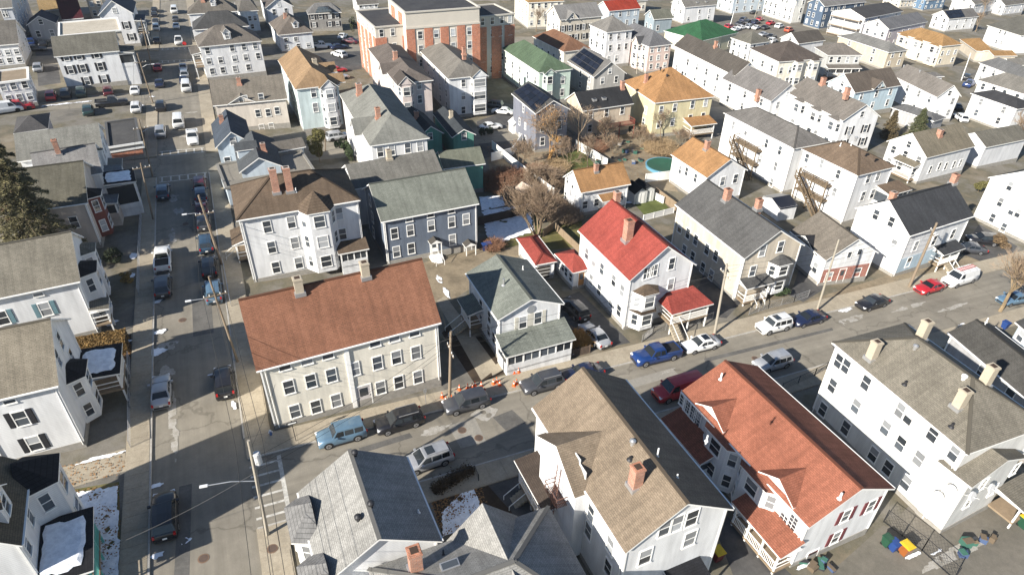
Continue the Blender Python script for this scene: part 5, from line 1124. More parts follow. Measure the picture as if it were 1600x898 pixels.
    for i in range(5):
        a = i*2*math.pi/5
        for y in (-.119, .119): b.box(math.cos(a)*r*.4-.03, math.cos(a)*r*.4+.03, y-.003, y+.003, math.sin(a)*r*.4-.05, math.sin(a)*r*.4+.05, 1)
    out['rim'] = b.mesh('rim', [plain('alloy', (.42, .42, .43), .35, .6), DARKM])
    b = MB()
    for x in T['wb']:
        for sg in (-1, 1):
            for i in range(10):
                a0, a1 = i*math.pi/10, (i+1)*math.pi/10; R0, R1 = r*.9, r*1.16; y = sg*(W*1.005)
                q = [(x+math.cos(a0)*R0, y, r+math.sin(a0)*R0), (x+math.cos(a1)*R0, y, r+math.sin(a1)*R0), (x+math.cos(a1)*R1, y, r+math.sin(a1)*R1), (x+math.cos(a0)*R1, y, r+math.sin(a0)*R1)]
                b.poly(q if sg < 0 else q[::-1]); 
    hl = T['L']/2
    b.box(-hl*.62, hl*.62, -W*.99-.01, W*.99+.01, z0-.02, z0+.1)
    b.box(hl-.1, hl+.02, -W*.55, W*.55, .36, .56)
    b.box(-hl-.02, -hl+.12, -W*.7, W*.7, .32, .5)
    out['trim'] = b.mesh('lower_trim', [DARKM])
    x, zs, zt, kk = T['prof'][-2]
    b = MB(); b.box(-.16, .1, -.17, .17, -.07, .08); out['head'] = b.mesh('headlight', [plain('headlight', (.75, .76, .78), .15)])
    b = MB(); b.box(-.06, .1, -.09, .09, -.14, .14); out['tail'] = b.mesh('taillight', [plain('taillight', (.35, .012, .012), .2)])
    b = MB(); b.box(-.1, .08, -.12, .12, -.08, .08); out['mirror'] = b.mesh('mirror', [WHITE])
    b = MB(); b.box(-.012, .012, -.16, .16, -.08, .08); out['plate'] = b.mesh('plate', [WHITE])
    if T.get('bed'):
        b = MB(); b.box(-2.72, -.85, -W*.8, W*.8, 1.13, 1.15); out['bed'] = b.mesh('cargo_bed', [plain('bed_liner', (.02, .02, .022), .8)])
        b = MB()
        for s_ in (-1, 1): b.box(-2.8, -.8, s_*W*.88-.09, s_*W*.88+.09, 1.1, 1.24)
        b.box(-2.86, -2.76, -W*.9, W*.9, 1.05, 1.24); out['rails'] = b.mesh('bed_rail', [WHITE])
    CARM[kind] = out; return out
COLS = dict(white=(.74, .74, .73), silver=(.4, .41, .43), black=(.014, .014, .017), grey=(.075, .078, .088), navy=(.012, .018, .05), blue=(.01, .035, .14), red=(.4, .016, .024), maroon=(.1, .014, .02), lblue=(.13, .22, .31), green=(.02, .05, .05), orange=(.5, .08, .03), dblue=(.03, .06, .1))
def om(o, m):
    if not o.data.materials: o.data.materials.append(None)
    o.material_slots[0].link = 'OBJECT'; o.material_slots[0].material = m; return o
def car(label, x, y, head, kind='sedan', color='white', near=False, group=None, cat=None, name=None, rack=False, sunroof=False):
    M_ = car_meshes(kind); T = TYPES[kind]; pm = paint('paint_'+color, COLS[color], .3 if color in ('silver', 'grey', 'lblue') else 0.)
    nm = name or {'sedan': 'parked_car', 'suv': 'parked_suv', 'boxy': 'parked_suv', 'pickup': 'pickup_truck', 'van': 'cargo_van'}[kind]
    root = thing(nm, label, cat or {'sedan': 'car', 'suv': 'car', 'boxy': 'car', 'pickup': 'truck', 'van': 'van'}[kind], (x, y, gz(x)+.02), 0, group)
    h = R_(head); root.rotation_euler = Matrix(((1, 0, GRADE), (0, 1, 0), (-GRADE, 0, 1))).to_3x3().normalized().to_quaternion().to_matrix().to_4x4().to_euler() if 0 else (0, 0, h)
    gx = math.cos(h)*-GRADE; gy = math.sin(h)*GRADE  # slope along and across the car
    root.rotation_euler = (gy, -gx, h)
    om(add('body', M_['body'], root), pm); om(add('cabin', M_['cabin'], root), pm)
    add('windshield', M_['windshield'], root); add('rear_window', M_['rear_window'], root)
    for k in [k for k in M_ if isinstance(k, tuple)]: add('side_window', M_[k], root)
    for wx in T['wb']:
        for sg in (-1, 1):
            wl = add('wheel', M_['wheel'], root, (wx, sg*(T['W']-.1), T['wr']))
            if near: add('rim', M_['rim'], wl)
    add('lower_trim', M_['trim'], root)
    if 'bed' in M_: add('cargo_bed', M_['bed'], root); om(add('bed_rail', M_['rails'], root), pm)
    if near:
        x1, zs, zt, k = T['prof'][-2]; x0, zs0, zt0, k0 = T['prof'][1]
        for sg in (-1, 1):
            add('headlight', M_['head'], root, (x1+.06, sg*T['W']*.68, zs-.03), sg*-.25); add('taillight', M_['tail'], root, (x0-.06, sg*T['W']*.8, zs0-.06))
            om(add('mirror', M_['mirror'], root, (T['cab'][0]-.35, sg*(T['W']+.1), T['belt']+.06)), pm)
        add('plate', M_['plate'], root, (-T['L']/2-.02, 0, .6))
        if rack:
            for sg in (-1, 1): b = MB(); b.bar((T['cab'][1]-.2, sg*T['W']*.66, T['roof']+.03), (T['cab'][2]+.1, sg*T['W']*.66, T['roof']+.03), .05, .06); b.build('roof_rail', METAL, root)
        if sunroof: b = MB(); b.box(T['cab'][1]-1.0, T['cab'][1]-.25, -.45, .45, T['roof']-.05, T['roof']+.03); b.build('sunroof', CARM['suv']['windshield'].materials[0] if 'suv' in CARM else GLASS, root)
    return root
def car2(label, fw, rw, kind, color, side=None, **k):
    """by the pixels where the front and rear wheel on the visible side touch the road"""
    T = TYPES[kind]; a, b = un(fw), un(rw); d = (a-b); ang = math.atan2(d.y, d.x); m = (a+b)/2
    n = Vector((-math.sin(ang), math.cos(ang), 0))
    if n.y < 0: n = -n
    if side == 'x': n = Vector((1, 0, 0))
    mid = (T['wb'][0]+T['wb'][1])/2
    c = m+n*(T['W']-.05)-Vector((math.cos(ang), math.sin(ang), 0))*mid
    return car(label, c.x, c.y, math.degrees(ang), kind, color, near=True, **k)
G1 = 'cars parked along the cross street'
car2('light blue boxy SUV parked by the one way sign', (513.7, 702), (560, 689), 'boxy', 'lblue', group=G1)
car2('black crossover parked in front of the cream house', (605, 681), (651.5, 667.5), 'suv', 'black', group=G1, rack=True)
car2('dark grey crossover parked by the utility pole and traffic cones', (713, 649.5), (753, 638.7), 'suv', 'grey', group=G1)
car2('grey crossover parked before the glazed porch house', (832.6, 618.4), (872, 608), 'suv', 'grey', group=G1, rack=True)
car2('dark blue sedan half hidden behind the brown shingle roof', (898, 601), (930, 593), 'sedan', 'navy', group=G1)
car2('bright blue pickup truck parked before the red roofed house', (1008, 574), (1051.6, 563.6), 'pickup', 'blue', group=G1)
car2('white sedan with black roof glass parked behind the blue pickup', (1084.8, 554), (1114.8, 546.6), 'sedan', 'white', group=G1, sunroof=True)
car2('white SUV with roof rack in front of the beige house', (1200, 524.5), (1228, 517.5), 'boxy', 'white', group=G1, rack=True, sunroof=True)
car2('navy sedan parked bumper to bumper behind the white SUV', (1254.6, 512.5), (1280.8, 506), 'sedan', 'navy', group=G1)
car2('black sedan parked alone beside a snow heap', (1357.5, 487), (1379.5, 480.5), 'sedan', 'black', group=G1)
car2('red hatchback parked in front of the white van', (1448, 462), (1469, 456), 'sedan', 'red', group=G1)
vn = car2('white cargo van with ladder rack', (1493.5, 450.5), (1518, 443), 'van', 'white', group=G1)
b = MB()
for s_ in (-.25, .2): b.bar((-2.3, s_, 2.3), (1.2, s_, 2.3), .07, .07)
for i in range(9): b.bar((-2.1+i*.38, -.25, 2.3), (-2.1+i*.38, .2, 2.3), .04, .04)
b.build('ladder', plain('fibreglass_red', (.45, .12, .1)), vn); b = MB()
for x in (-1.8, -.4, .9): b.box(x-.03, x+.03, -.7, .7, 2.2, 2.26); b.box(x-.03, x+.03, -.7, -.64, 2.05, 2.2); b.box(x-.03, x+.03, .64, .7, 2.05, 2.2)
b.build('roof_rack', METAL, vn)
car2('silver crossover with black sunroof by the snowy garden', (650.6, 743), (695, 727.6), 'suv', 'silver', group=G1, rack=True, sunroof=True)
car2('red minivan parked beside the terracotta roofed house', (1046, 630), (1084, 619), 'van', 'red', group=G1, name='parked_minivan')
car2('silver wagon parked by the chain fence of the big tenement', (1196, 585), (1229.7, 575), 'suv', 'silver', group=G1, rack=True)
def carp(label, px, head, kind, color, near=False, **k):
    p = un(px); return car(label, p.x, p.y, head, kind, color, near, **k)
carp('silver blue car parked beyond the bare street tree', (1580, 472), 175, 'sedan', 'lblue', True)
carp('silver sedan with red taillights in the driveway by the dry bush', (928, 529), 95, 'sedan', 'silver', True)
carp('dark SUV in the driveway between green and red roofed houses', (897, 489), 95, 'suv', 'black', True)
carp('black SUV parked beside the charcoal roofed house', (1533, 380), 150, 'suv', 'black', True)
carp('dark sedan in the drive behind the charcoal roofed house', (1512, 393), 150, 'sedan', 'grey', True)
G2 = 'cars parked along the street running away'
for px, kd, c, hd, lb in (((254, 617), 'sedan', 'silver', 90, 'silver sedan with red taillights at the kerb below the snow patch'), ((260, 812), 'suv', 'black', 90, 'black SUV parked beside the snowy lawn'), ((256, 453), 'suv', 'grey', 90, 'grey SUV parked behind the white pickup'),
        ((256, 411), 'pickup', 'white', 90, 'white pickup truck parked on the shaded street'), ((256, 305), 'suv', 'dblue', 90, 'dark blue SUV parked near the first crosswalk'),
        ((352, 604), 'boxy', 'black', 90, 'black SUV parked beside the cream house sidewalk'), ((335, 462), 'boxy', 'lblue', 90, 'pale blue SUV parked under the street lamp'), ((328, 423), 'suv', 'black', 90, 'black SUV parked between two dark cars by the three decker'),
        ((323, 386), 'suv', 'dblue', 90, 'dark blue SUV by the white three decker steps'), ((319, 352), 'suv', 'grey', 90, 'grey car parked under the pole with a lamp arm'), ((316, 331), 'sedan', 'maroon', 90, 'maroon sedan parked beyond the lamp pole'), ((315, 309), 'suv', 'dblue', 90, 'dark blue car parked behind the maroon van'), ((313, 293), 'boxy', 'maroon', 90, 'maroon van parked at the crosswalk')):
    carp(lb, px, hd, kd, c, True, group=G2)
G3 = 'cars on the far stretch of the street'
for px, kd, c, hd in (((280, 195), 'van', 'white', 90), ((252, 211), 'boxy', 'silver', 90), ((302, 220), 'pickup', 'white', 270), ((252, 170), 'suv', 'black', 90), ((292, 140), 'van', 'white', 90), ((289, 120), 'suv', 'silver', 90), ((288, 129), 'sedan', 'navy', 90), ((287, 109), 'sedan', 'silver', 90), ((250, 134), 'sedan', 'navy', 90), ((247, 109), 'sedan', 'red', 90), ((212, 145), 'sedan', 'white', 90), ((214, 173), 'boxy', 'white', 90),
        ((246, 67), 'sedan', 'black', 90), ((245, 47), 'boxy', 'white', 90), ((244, 37), 'sedan', 'grey', 90), ((242, 19), 'sedan', 'black', 90), ((242, 26), 'sedan', 'black', 90), ((276, 44), 'sedan', 'white', 90), ((275, 33), 'sedan', 'grey', 90), ((280, 68), 'pickup', 'white', 90), ((273, 20), 'van', 'white', 90)):
    nm = {'van': 'van', 'pickup': 'pickup truck', 'boxy': 'SUV', 'suv': 'SUV', 'sedan': 'sedan'}[kd]
    carp('small %s %s on the far street %s' % (c, nm, 'below the second crosswalk' if px[1] > 185 else 'beside the side road' if px[1] > 155 else 'near the white dormer house' if px[1] > 98 else 'beyond the stop sign' if px[1] > 55 else 'at the street end'), px, hd, kd, c, group=G3)
G4 = 'cars in the small lots between the far houses'
for px, kd, c, hd, wh in (((81, 154), 'suv', 'red', 95, 'below the olive roof'), ((104, 151), 'suv', 'black', 95, 'below the olive roof'), ((128, 149), 'boxy', 'green', 95, 'below the olive roof'), ((170, 147), 'suv', 'maroon', 95, 'below the olive roof'), ((139, 177), 'suv', 'green', 95, 'by the kerb of the side road'), ((176, 165), 'pickup', 'black', 5, 'in the side road'),
        ((50, 70), 'suv', 'blue', 95, 'in front of the grey garage'), ((68, 71), 'sedan', 'black', 95, 'in front of the grey garage'), ((56, 80), 'sedan', 'grey', 0, 'below the grey garage'), ((61, 110), 'suv', 'silver', 95, 'behind the white garage block'), ((10, 176), 'van', 'white', 20, 'by the low grey hip roof building'), ((28, 172), 'pickup', 'red', 10, 'by the low grey hip roof building'),
        ((536, 60), 'sedan', 'white', 60, 'beside the grey solar house'), ((547, 68), 'sedan', 'maroon', 150, 'beside the brick apartment building'), ((502, 76), 'pickup', 'white', 0, 'behind the brown hip roof'), ((530, 77), 'sedan', 'navy', 10, 'in the lot by the brick apartments'), ((530, 89), 'suv', 'white', 120, 'alone in the lot by the brick apartments'), ((527, 113), 'sedan', 'red', 10, 'at the lot edge'), ((530, 124), 'sedan', 'silver', 10, 'at the lot edge'), ((528, 218), 'suv', 'silver', 10, 'behind the arborvitae'),
        ((770, 168), 'suv', 'grey', 140, 'beside the mint green house'), ((785, 178), 'sedan', 'white', 150, 'beside the lavender house'), ((767, 202), 'sedan', 'white', 5, 'by the clipped little shrubs'),
        ((1509, 124), 'suv', 'black', 30, 'below the orange tan roofs'), ((1513, 135), 'pickup', 'blue', 20, 'below the orange tan roofs'), ((1499, 188), 'suv', 'white', 60, 'beside the black roofed house'), ((1492, 170), 'sedan', 'black', 60, 'beside the black roofed house'), ((983, 203), 'sedan', 'green', 120, 'in the cluttered back yard')):
    nm = {'van': 'van', 'pickup': 'pickup truck', 'boxy': 'SUV', 'suv': 'SUV', 'sedan': 'sedan'}[kd]
    carp('small %s %s parked %s' % (c, nm, wh), px, hd, kd, c, group=G4)
G5 = 'cars in the far car park'
for px, c in (((1127, 15), 'black'), ((1177, 22), 'black'), ((1190, 19), 'white'), ((1162, 34), 'navy'), ((1139, 45), 'red'), ((1149, 49), 'white'), ((1158, 46), 'white'), ((1170, 45), 'silver'), ((1181, 46), 'white'), ((1155, 40), 'grey'), ((1168, 38), 'black'), ((1180, 38), 'navy'), ((1195, 46), 'black'), ((1187, 33), 'red'), ((1204, 39), 'red'), ((1217, 44), 'white'), ((1232, 50), 'orange'), ((1205, 60), 'black'), ((1206, 67), 'white'), ((1193, 57), 'silver')):
    carp('small %s car in the far car park' % c, px, 20+rnd.uniform(-8, 8), rnd.choice(('sedan', 'suv')), c, group='%s cars in the far car park' % c)
# ------------------------------------------------------------------ poles, lamps, wires
TOPS = {}
def pole(key, base, top, label, mat=None, arms=(), lamp=None, transformer=False, r=.13, group='utility poles along the streets', lampdir=None):
    b0 = un(base)
    hs = [(abs(project(b0.x, b0.y, b0.z+h)[1]-top[1]), h) for h in np.arange(4, 16, .1)]; h = min(hs)[1]
    bend = un(top, 0); 
    # lean so that the top meets its pixel at that height
    v = ray(top); t = (b0.z+h-CAM_H)/v[2]; tx, ty = v[0]*t-b0.x, v[1]*t-b0.y
    k = min(1., .9/max(.01, math.hypot(tx, ty))); tx, ty = tx*k, ty*k
    root = thing('utility_pole', label, 'pole', b0, 0, group)
    b = MB(); b.tube((0, 0, -.5), (tx, ty, h), r, r*.68, 10); b.build('post', mat or POLE, root)
    for z, rz in arms:
        b = MB(); f = z/h; c = Vector((tx*f, ty*f, z)); d = Vector((math.cos(rz), math.sin(rz), 0))
        b.bar(c-d*1.1, c+d*1.1, .1, .12)
        b.build('crossarm', mat or POLE, root)
        for q in (-1, -.5, .5, 1): b = MB(); b.tube(c+d*q+Vector((0, 0, .05)), c+d*q+Vector((0, 0, .24)), .05, .04, 6); b.build('insulator', WHITE, root)
    if transformer:
        z = h-2.0; b = MB(); b.tube((tx*.8+.38, ty*.8, z-.5), (tx*.8+.38, ty*.8, z+.5), .26, .26, 12); b.tube((tx*.8+.38, ty*.8, z+.5), (tx*.8+.38, ty*.8, z+.58), .28, .2, 12); b.build('transformer', plain('transformer_grey', (.5, .5, .5)), root)
    if lamp:
        z = lamp[2]; f = z/h; a = Vector((tx*f, ty*f, z)); e = Vector((lamp[0], lamp[1], z+.5)); b = MB(); m = a.lerp(e, .5)+Vector((0, 0, .2))
        b.tube(a, m, .04, .04, 6); b.tube(m, e, .04, .04, 6); arm = b.build('lamp_arm', METAL, root)
        d = (e-a); d.z = 0; d.normalize(); b = MB(); b.bar(e-d*.1, e+d*.45, .2, .1); b.build('lamp_head', plain('lamp_head_grey', (.62, .63, .64)), arm)
    TOPS[key] = Vector((b0.x+tx, b0.y+ty, b0.z+h)); return root
pole('a', (418, 836), (388, 688), 'tall grey pole with street lamp and transformer at the ladder crosswalk', POLEG, [], (-2.9, .3, 6.6), True, r=.16)
pole('b', (372, 566), (326, 432), 'wooden pole on the sidewalk beside the rust brown roof', POLE, [(8.6, .1)], (-2.6, .3, 8.0))
pole('c', (347, 414), (310, 305), 'brown pole with lamp arm beside the white three decker', POLE, [(7.4, .1)], (-2.4, .3, 7.2), r=.17)
pole('d', (239, 344), (224, 255), 'slim pole across from the parked maroon van', POLE, [(8.0, .1)])
pole('e', (238, 276), (217, 186), 'pole beside the flat roofed corner store', POLE, [(8, .1)], (2.6, .2, 7.4))
pole('f', (239, 161), (214, 83), 'pole at the side road beyond the corner store', POLE, [(8, .1)], (1.8, 0, 7))
pole('g', (238, 110), (220, 30), 'far pole by the white house with black shutters', POLE, [(8, .1)])
pole('h', (702, 625), (704.5, 518), 'brown pole standing among orange traffic cones', POLE, [(6.5, 1.5)], r=.17)
pole('i', (1116.4, 523), (1136, 412), 'pale grey pole beside the white sedan', POLEG, [(8.6, 1.4)], r=.17)
pole('j', (1276, 487), (1311, 374), 'pale grey pole in front of the red brick bungalow', POLEG, [], r=.15)
pole('k', (1420, 449), (1464, 348), 'brown pole with crossarm before the charcoal roofed house', POLE, [(8.6, .9)], None, True, r=.2)
pole('l', (1502, 126), (1517, 83), 'far white pole below the orange tan roofs', WHITE, r=.13)
pole('m', (1139, 46), (1147, 18), 'far pole inside the car park', WHITE, r=.13); pole('n', (1179, 28), (1187, 0), 'far lamp pole at the car park edge', POLEG, r=.13)
pole('o', (995, 116), (996, 84), 'pole in front of the pinkish tenement', POLEG, r=.13); pole('p', (1300, 50), (1306, 14), 'pole before the navy tenement', POLEG, r=.13)
pole('q', (144, 95), (139, 68), 'thin pole beside the small grey garage', POLEG, r=.1); pole('r', (508, 236), (509, 205), 'bare post among the arborvitae', POLE, r=.12)
WIRE = plain('wire_black', (.02, .02, .02), .6)
def wire(a, b, sag=.8, r=.017, label='thin black overhead wire strung between the poles', off=(0, 0, 0)):
    a, b = Vector(a)+Vector(off), Vector(b)+Vector(off); m = MB(); n = 10; pr = None
    for i in range(n+1):
        t = i/n; p = a.lerp(b, t); p.z -= sag*4*t*(1-t)
        if pr is not None: m.tube(pr, p, r, r, 4, cap=False)
        pr = p
    tag(m.build('overhead_wire', WIRE), label, 'wire', 'overhead wires')
def up(k, dz=0., dx=0., dy=0.): return TOPS[k]+Vector((dx, dy, dz))
L1 = 'black overhead wire along the street running away'; L2 = 'black overhead wire along the cross street'; L3 = 'black service wire running from a pole to a house'
far = Vector((-4, -10, 10))
for dz, dx in ((-.2, -.9), (-.2, .9), (-1.6, 0), (-2.2, .1)):
    for p, q in (('a', 'b'), ('b', 'c')): wire(up(p, dz, dx), up(q, dz, dx), .5, label=L1)
    wire(Vector((TOPS['a'].x+dx, -8, TOPS['a'].z+dz)), up('a', dz, dx), .4, label=L1)
for dz, dx in ((-.2, -.8), (-.2, .8), (-1.6, 0)):
    for p, q in (('d', 'e'), ('e', 'f'), ('f', 'g')): wire(up(p, dz, dx), up(q, dz, dx), .5, label=L1)
for dz, dy in ((-.3, 0), (-1.2, .1), (-1.7, -.1)):
    for p, q in (('h', 'i'), ('i', 'k')): wire(up(p, dz, 0, dy), up(q, dz, 0, dy), .8, label=L2)
    wire(up('a', dz-1.5), up('h', dz), .7, label=L2)
wire(up('k', -.5), up('k', -.3)+Vector((60, -5, -3)), 1, label=L2)
for p, px, h in (('h', (684, 520), 6.5), ('h', (784, 505), 5.5), ('a', (430, 600), 6), ('i', (1165, 410), 6), ('k', (1424, 372), 6.2), ('b', (380, 350), 8), ('i', (1070, 440), 6.5), ('j', (1300, 405), 4), ('h', (560, 560), 5.5)):
    wire(up(p, -.8), un(px, h), .3, .014, label=L3)
wire(un((183, 849), 2.5), up('a', -3.2), .3, .016, label='pale cable crossing the street above the black SUV')

# ------------------------------------------------------------------ signs, cones, bins, hydrant
def onground(px, h=0.): return un(px, h)
p = onground((463, 690)); t = thing('one_way_sign', 'black one way sign with white arrow on a post', 'sign', p)
b = MB(); b.tube((0, 0, -.2), (0, 0, 2.75), .035, .035, 8); b.build('post', DARKM, t)
b = MB(); b.box(-.46, .46, -.06, -.03, 2.3, 2.62); pl = b.build('plate', DARKM, t)
b = MB(); b.box(-.2, .38, -.075, -.062, 2.4, 2.52); b.poly([(-.4, -.07, 2.46), (-.2, -.07, 2.34), (-.2, -.07, 2.58)]); b.build('arrow', WHITE, pl)
p = onground((666, 635)); t = thing('parking_sign', 'small parking sign on a thin post before the cream house', 'sign', p)
b = MB(); b.tube((0, 0, -.2), (0, 0, 2.4), .03, .03, 8); b.build('post', METAL, t); b = MB(); b.box(-.16, .16, -.05, -.03, 1.95, 2.4); b.build('plate', METAL, t)
p = onground((292, 84)); t = thing('stop_sign', 'small red octagonal stop sign at the far crosswalk', 'sign', p)
b = MB(); b.tube((0, 0, -.2), (0, 0, 2.5), .04, .04, 8); b.build('post', METAL, t); b = MB(); b.tube((0, -.06, 2.4), (0, -.03, 2.4), .48, .48, 8); b.build('plate', plain('sign_red', (.4, .02, .02)), t)
p = onground((424, 680)); t = thing('fire_hydrant', 'blue grey fire hydrant on the corner sidewalk', 'hydrant', p)
b = MB(); b.tube((0, 0, -.1), (0, 0, .12), .17, .17, 12); b.tube((0, 0, .12), (0, 0, .6), .12, .11, 12); b.build('barrel', plain('hydrant_blue', (.08, .14, .3)), t)
b = MB(); b.tube((0, 0, .6), (0, 0, .76), .13, .04, 12); b.build('bonnet', plain('hydrant_white', (.6, .6, .6)), t); b = MB(); b.tube((-.2, 0, .45), (.2, 0, .45), .06, .06, 10); b.build('outlet', plain('hydrant_white', (.6, .6, .6)), t)
CO = plain('cone_orange', (.7, .13, .03), .6)
def cone(px, label):
    p = onground(px); t = thing('traffic_cone', label, 'cone', (p.x, p.y, p.z+.12), rnd.uniform(0, 1), 'orange traffic cones on the sidewalk')
    b = MB(); b.box(-.19, .19, -.19, .19, 0, .04); b.build('base', CO, t)
    b = MB(); b.tube((0, 0, .04), (0, 0, .72), .15, .03, 12); bo = b.build('body', CO, t)
    b = MB(); b.tube((0, 0, .36), (0, 0, .5), .1, .075, 12, cap=False); b.build('reflective_band', WHITE, bo)
for px in ((691, 622), (697, 628), (706, 626)): cone(px, 'orange traffic cone around the brown pole')
for px in ((718, 610), (731, 608), (738, 607), (742, 604), (752, 605)): cone(px, 'orange traffic cone in the row behind the dark grey crossover')
for px in ((771, 601), (776, 598), (781, 603)): cone(px, 'orange traffic cone standing by the yard path')
for px in ((803, 584), (806, 582), (810, 583), (803, 604), (807, 601)): cone(px, 'orange traffic cone beside the picket fence')
def wbin(px, body, lid, label, s=1., rz=0.):
    p = onground(px); t = thing('wheelie_bin', label, 'bin', p, rz)
    b = MB(); w0, w1 = .25*s, .33*s
    for k in range(4):
        c = [(-1, -1), (1, -1), (1, 1), (-1, 1)]; q, r = c[k], c[(k+1) % 4]
        b.poly([(q[0]*w0, q[1]*w0, .05), (r[0]*w0, r[1]*w0, .05), (r[0]*w1, r[1]*w1*1.1, 1.0*s), (q[0]*w1, q[1]*w1*1.1, 1.0*s)])
    b.build('bin_body', body, t); b = MB(); b.box(-w1-.03, w1+.03, -w1*1.1-.05, w1*1.1+.04, 1.0*s, 1.07*s); b.box(-w1*.8, w1*.8, -w1*.9, w1*.9, 1.07*s, 1.1*s); b.build('lid', lid, t)
    for q in (-1, 1): b = MB(); b.tube((q*w0-.03, w0*.9, .1), (q*w0+.03, w0*.9, .1), .11, .11, 10); b.build('wheel', BLACKR, t)
YL = plain('bin_yellow', (.55, .38, .02), .6); BB = plain('bin_blue', (.015, .045, .17), .6); GB = plain('bin_green', (.015, .06, .035), .5); BRB = plain('bin_brown', (.25, .08, .02), .5)
wbin((1119, 873), plain('bin_dark_red', (.12, .02, .02)), YL, 'dark bin with yellow lid behind the white brown roofed house', 1.15)
wbin((1383, 851), GB, GB, 'dark green bin at the chain fence'); wbin((1394, 858), BB, BB, 'blue bin between the green and brown bins'); wbin((1411, 864), BRB, YL, 'brown bin with yellow lid at the chain fence', 1.15)
wbin((1568, 513), BB, BB, 'bright blue bin by the pale blue house'); wbin((1597, 822), GB, YL, 'bin with yellow lid in the tenement lot', 1.2)
wbin((212, 330), DARKM, YL, 'black bin with yellow lid behind the slim pole'); wbin((757, 391), BB, BB, 'blue bin beside the slate blue house'); wbin((764, 389), BB, BB, 'blue bin beside the brown brush')

# ------------------------------------------------------------------ fences
def fence(px, h, label, kind='vinyl', cat='fence', step=2.2, mat=None, px_h=0.):
    P = [un(q) for q in px]; root = thing('fence', label, cat, P[0])
    o = P[0]
    for a, b_ in zip(P, P[1:]):
        n = max(1, int(round((b_-a).length/step)))
        for i in range(n+1):
            q = a.lerp(b_, i/n)-o; m = MB(); r = .06 if kind != 'chain' else .03
            m.box(-r, r, -r, r, -.3, h+.05); m.build('post', mat or (TRIM if kind == 'vinyl' else METAL if kind == 'chain' else WOOD if kind == 'wood' else DARKM), root, q)
        for i in range(n):
            q, s_ = a.lerp(b_, i/n)-o, a.lerp(b_, (i+1)/n)-o; U = Vector((0, 0, 1))
            if kind in ('vinyl', 'wood'):
                m = MB(); m.bar(q+U*(h/2+.05), s_+U*(h/2+.05), .05, h-.1)
                for k in (.08, h-.05): m.bar(q+U*k, s_+U*k, .09, .12)
                m.build('panel', mat or (TRIM if kind == 'vinyl' else WOOD), root)
            elif kind == 'chain':
                m = MB()
                for k in (.08, h): m.bar(q+U*k, s_+U*k, .04, .04)
                L = (s_-q).length; c = int(L/.3)
                for j in range(c):
                    u, v = q.lerp(s_, j/c), q.lerp(s_, (j+1)/c)
                    for z in range(int(h/.3)): m.bar(u+U*(z*.3), v+U*(z*.3+.3), .012, .012); m.bar(v+U*(z*.3), u+U*(z*.3+.3), .012, .012)
                m.build('mesh_panel', METAL if mat is None else mat, root)
            else:
                m = MB(); L = (s_-q).length; c = int(L/.17)
                for k in (.15, h-.15): m.bar(q+U*k, s_+U*k, .04, .05)
                m.build('rail', mat or DARKM, root)
                for j in range(c):
                    u = q.lerp(s_, (j+.5)/c); m = MB(); m.box(-.045, .045, -.02, .02, 0, h); m.build('picket', mat or DARKM, root, u)
fence([(797, 584), (862, 566), (921, 551)], 1.1, 'brown picket fence along the sidewalk before the glazed porch', 'picket', mat=plain('brown_picket', (.11, .08, .06), .85))
fence([(769, 233), (812, 268), (865, 308)], 1.6, 'long white vinyl fence beside the overgrown brush')
fence([(899, 232), (925, 247), (948, 262)], 1.7, 'white vinyl fence beside the swing lawn'); fence([(1008, 285), (1046, 280)], 1.6, 'white vinyl fence at the pool'); fence([(1036, 318), (1012, 306)], 1.2, 'low white fence by the small white house', 'wood', mat=TRIM)
fence([(1005, 345), (1052, 333)], 1.0, 'low pale rail fence behind the beige house', 'wood', mat=TRIM); fence([(1024, 306), (1056, 330)], 1.5, 'grey wooden fence beside the beige house', 'wood')
fence([(768, 252), (800, 244), (815, 222)], 1.6, 'white vinyl fence beside the lavender house'); fence([(748, 352), (800, 340), (835, 330)], 1.4, 'dark board fence across the snowy yard', 'wood', mat=plain('dark_board', (.06, .045, .035), .9))
fence([(1003, 534), (1020, 520), (1060, 512), (1095, 505), (1113, 498)], 1.0, 'chain link fence before the red roofed house', 'chain'); fence([(1170, 492), (1200, 482), (1240, 472), (1262, 464)], 1.1, 'chain link fence before the beige house', 'chain')
fence([(1380, 815), (1440, 860), (1490, 905)], 1.6, 'dark chain link fence across the rear lot', 'chain', mat=DARKM); fence([(1220, 612), (1272, 588), (1290, 578)], 1.2, 'chain link fence beside the big tenement', 'chain', mat=DARKM)
fence([(748, 752), (742, 738), (700, 752)], .9, 'low wire fence around the snowy garden', 'chain', mat=DARKM)
fence([(205, 700), (204, 640), (204, 600), (203, 560)], 1.0, 'thin metal fence along the shaded sidewalk', 'chain'); fence([(218, 462), (219, 400), (222, 340)], 1.1, 'metal fence along the sidewalk by the porches', 'chain')
fence([(350, 415), (362, 480)], 1.1, 'metal fence beside the three decker wall', 'chain')
fence([(848, 370), (882, 345)], 1.2, 'wooden fence behind the small cottage', 'wood'); fence([(868, 360), (905, 395)], 1.2, 'brown fence along the dry lawn', 'wood')

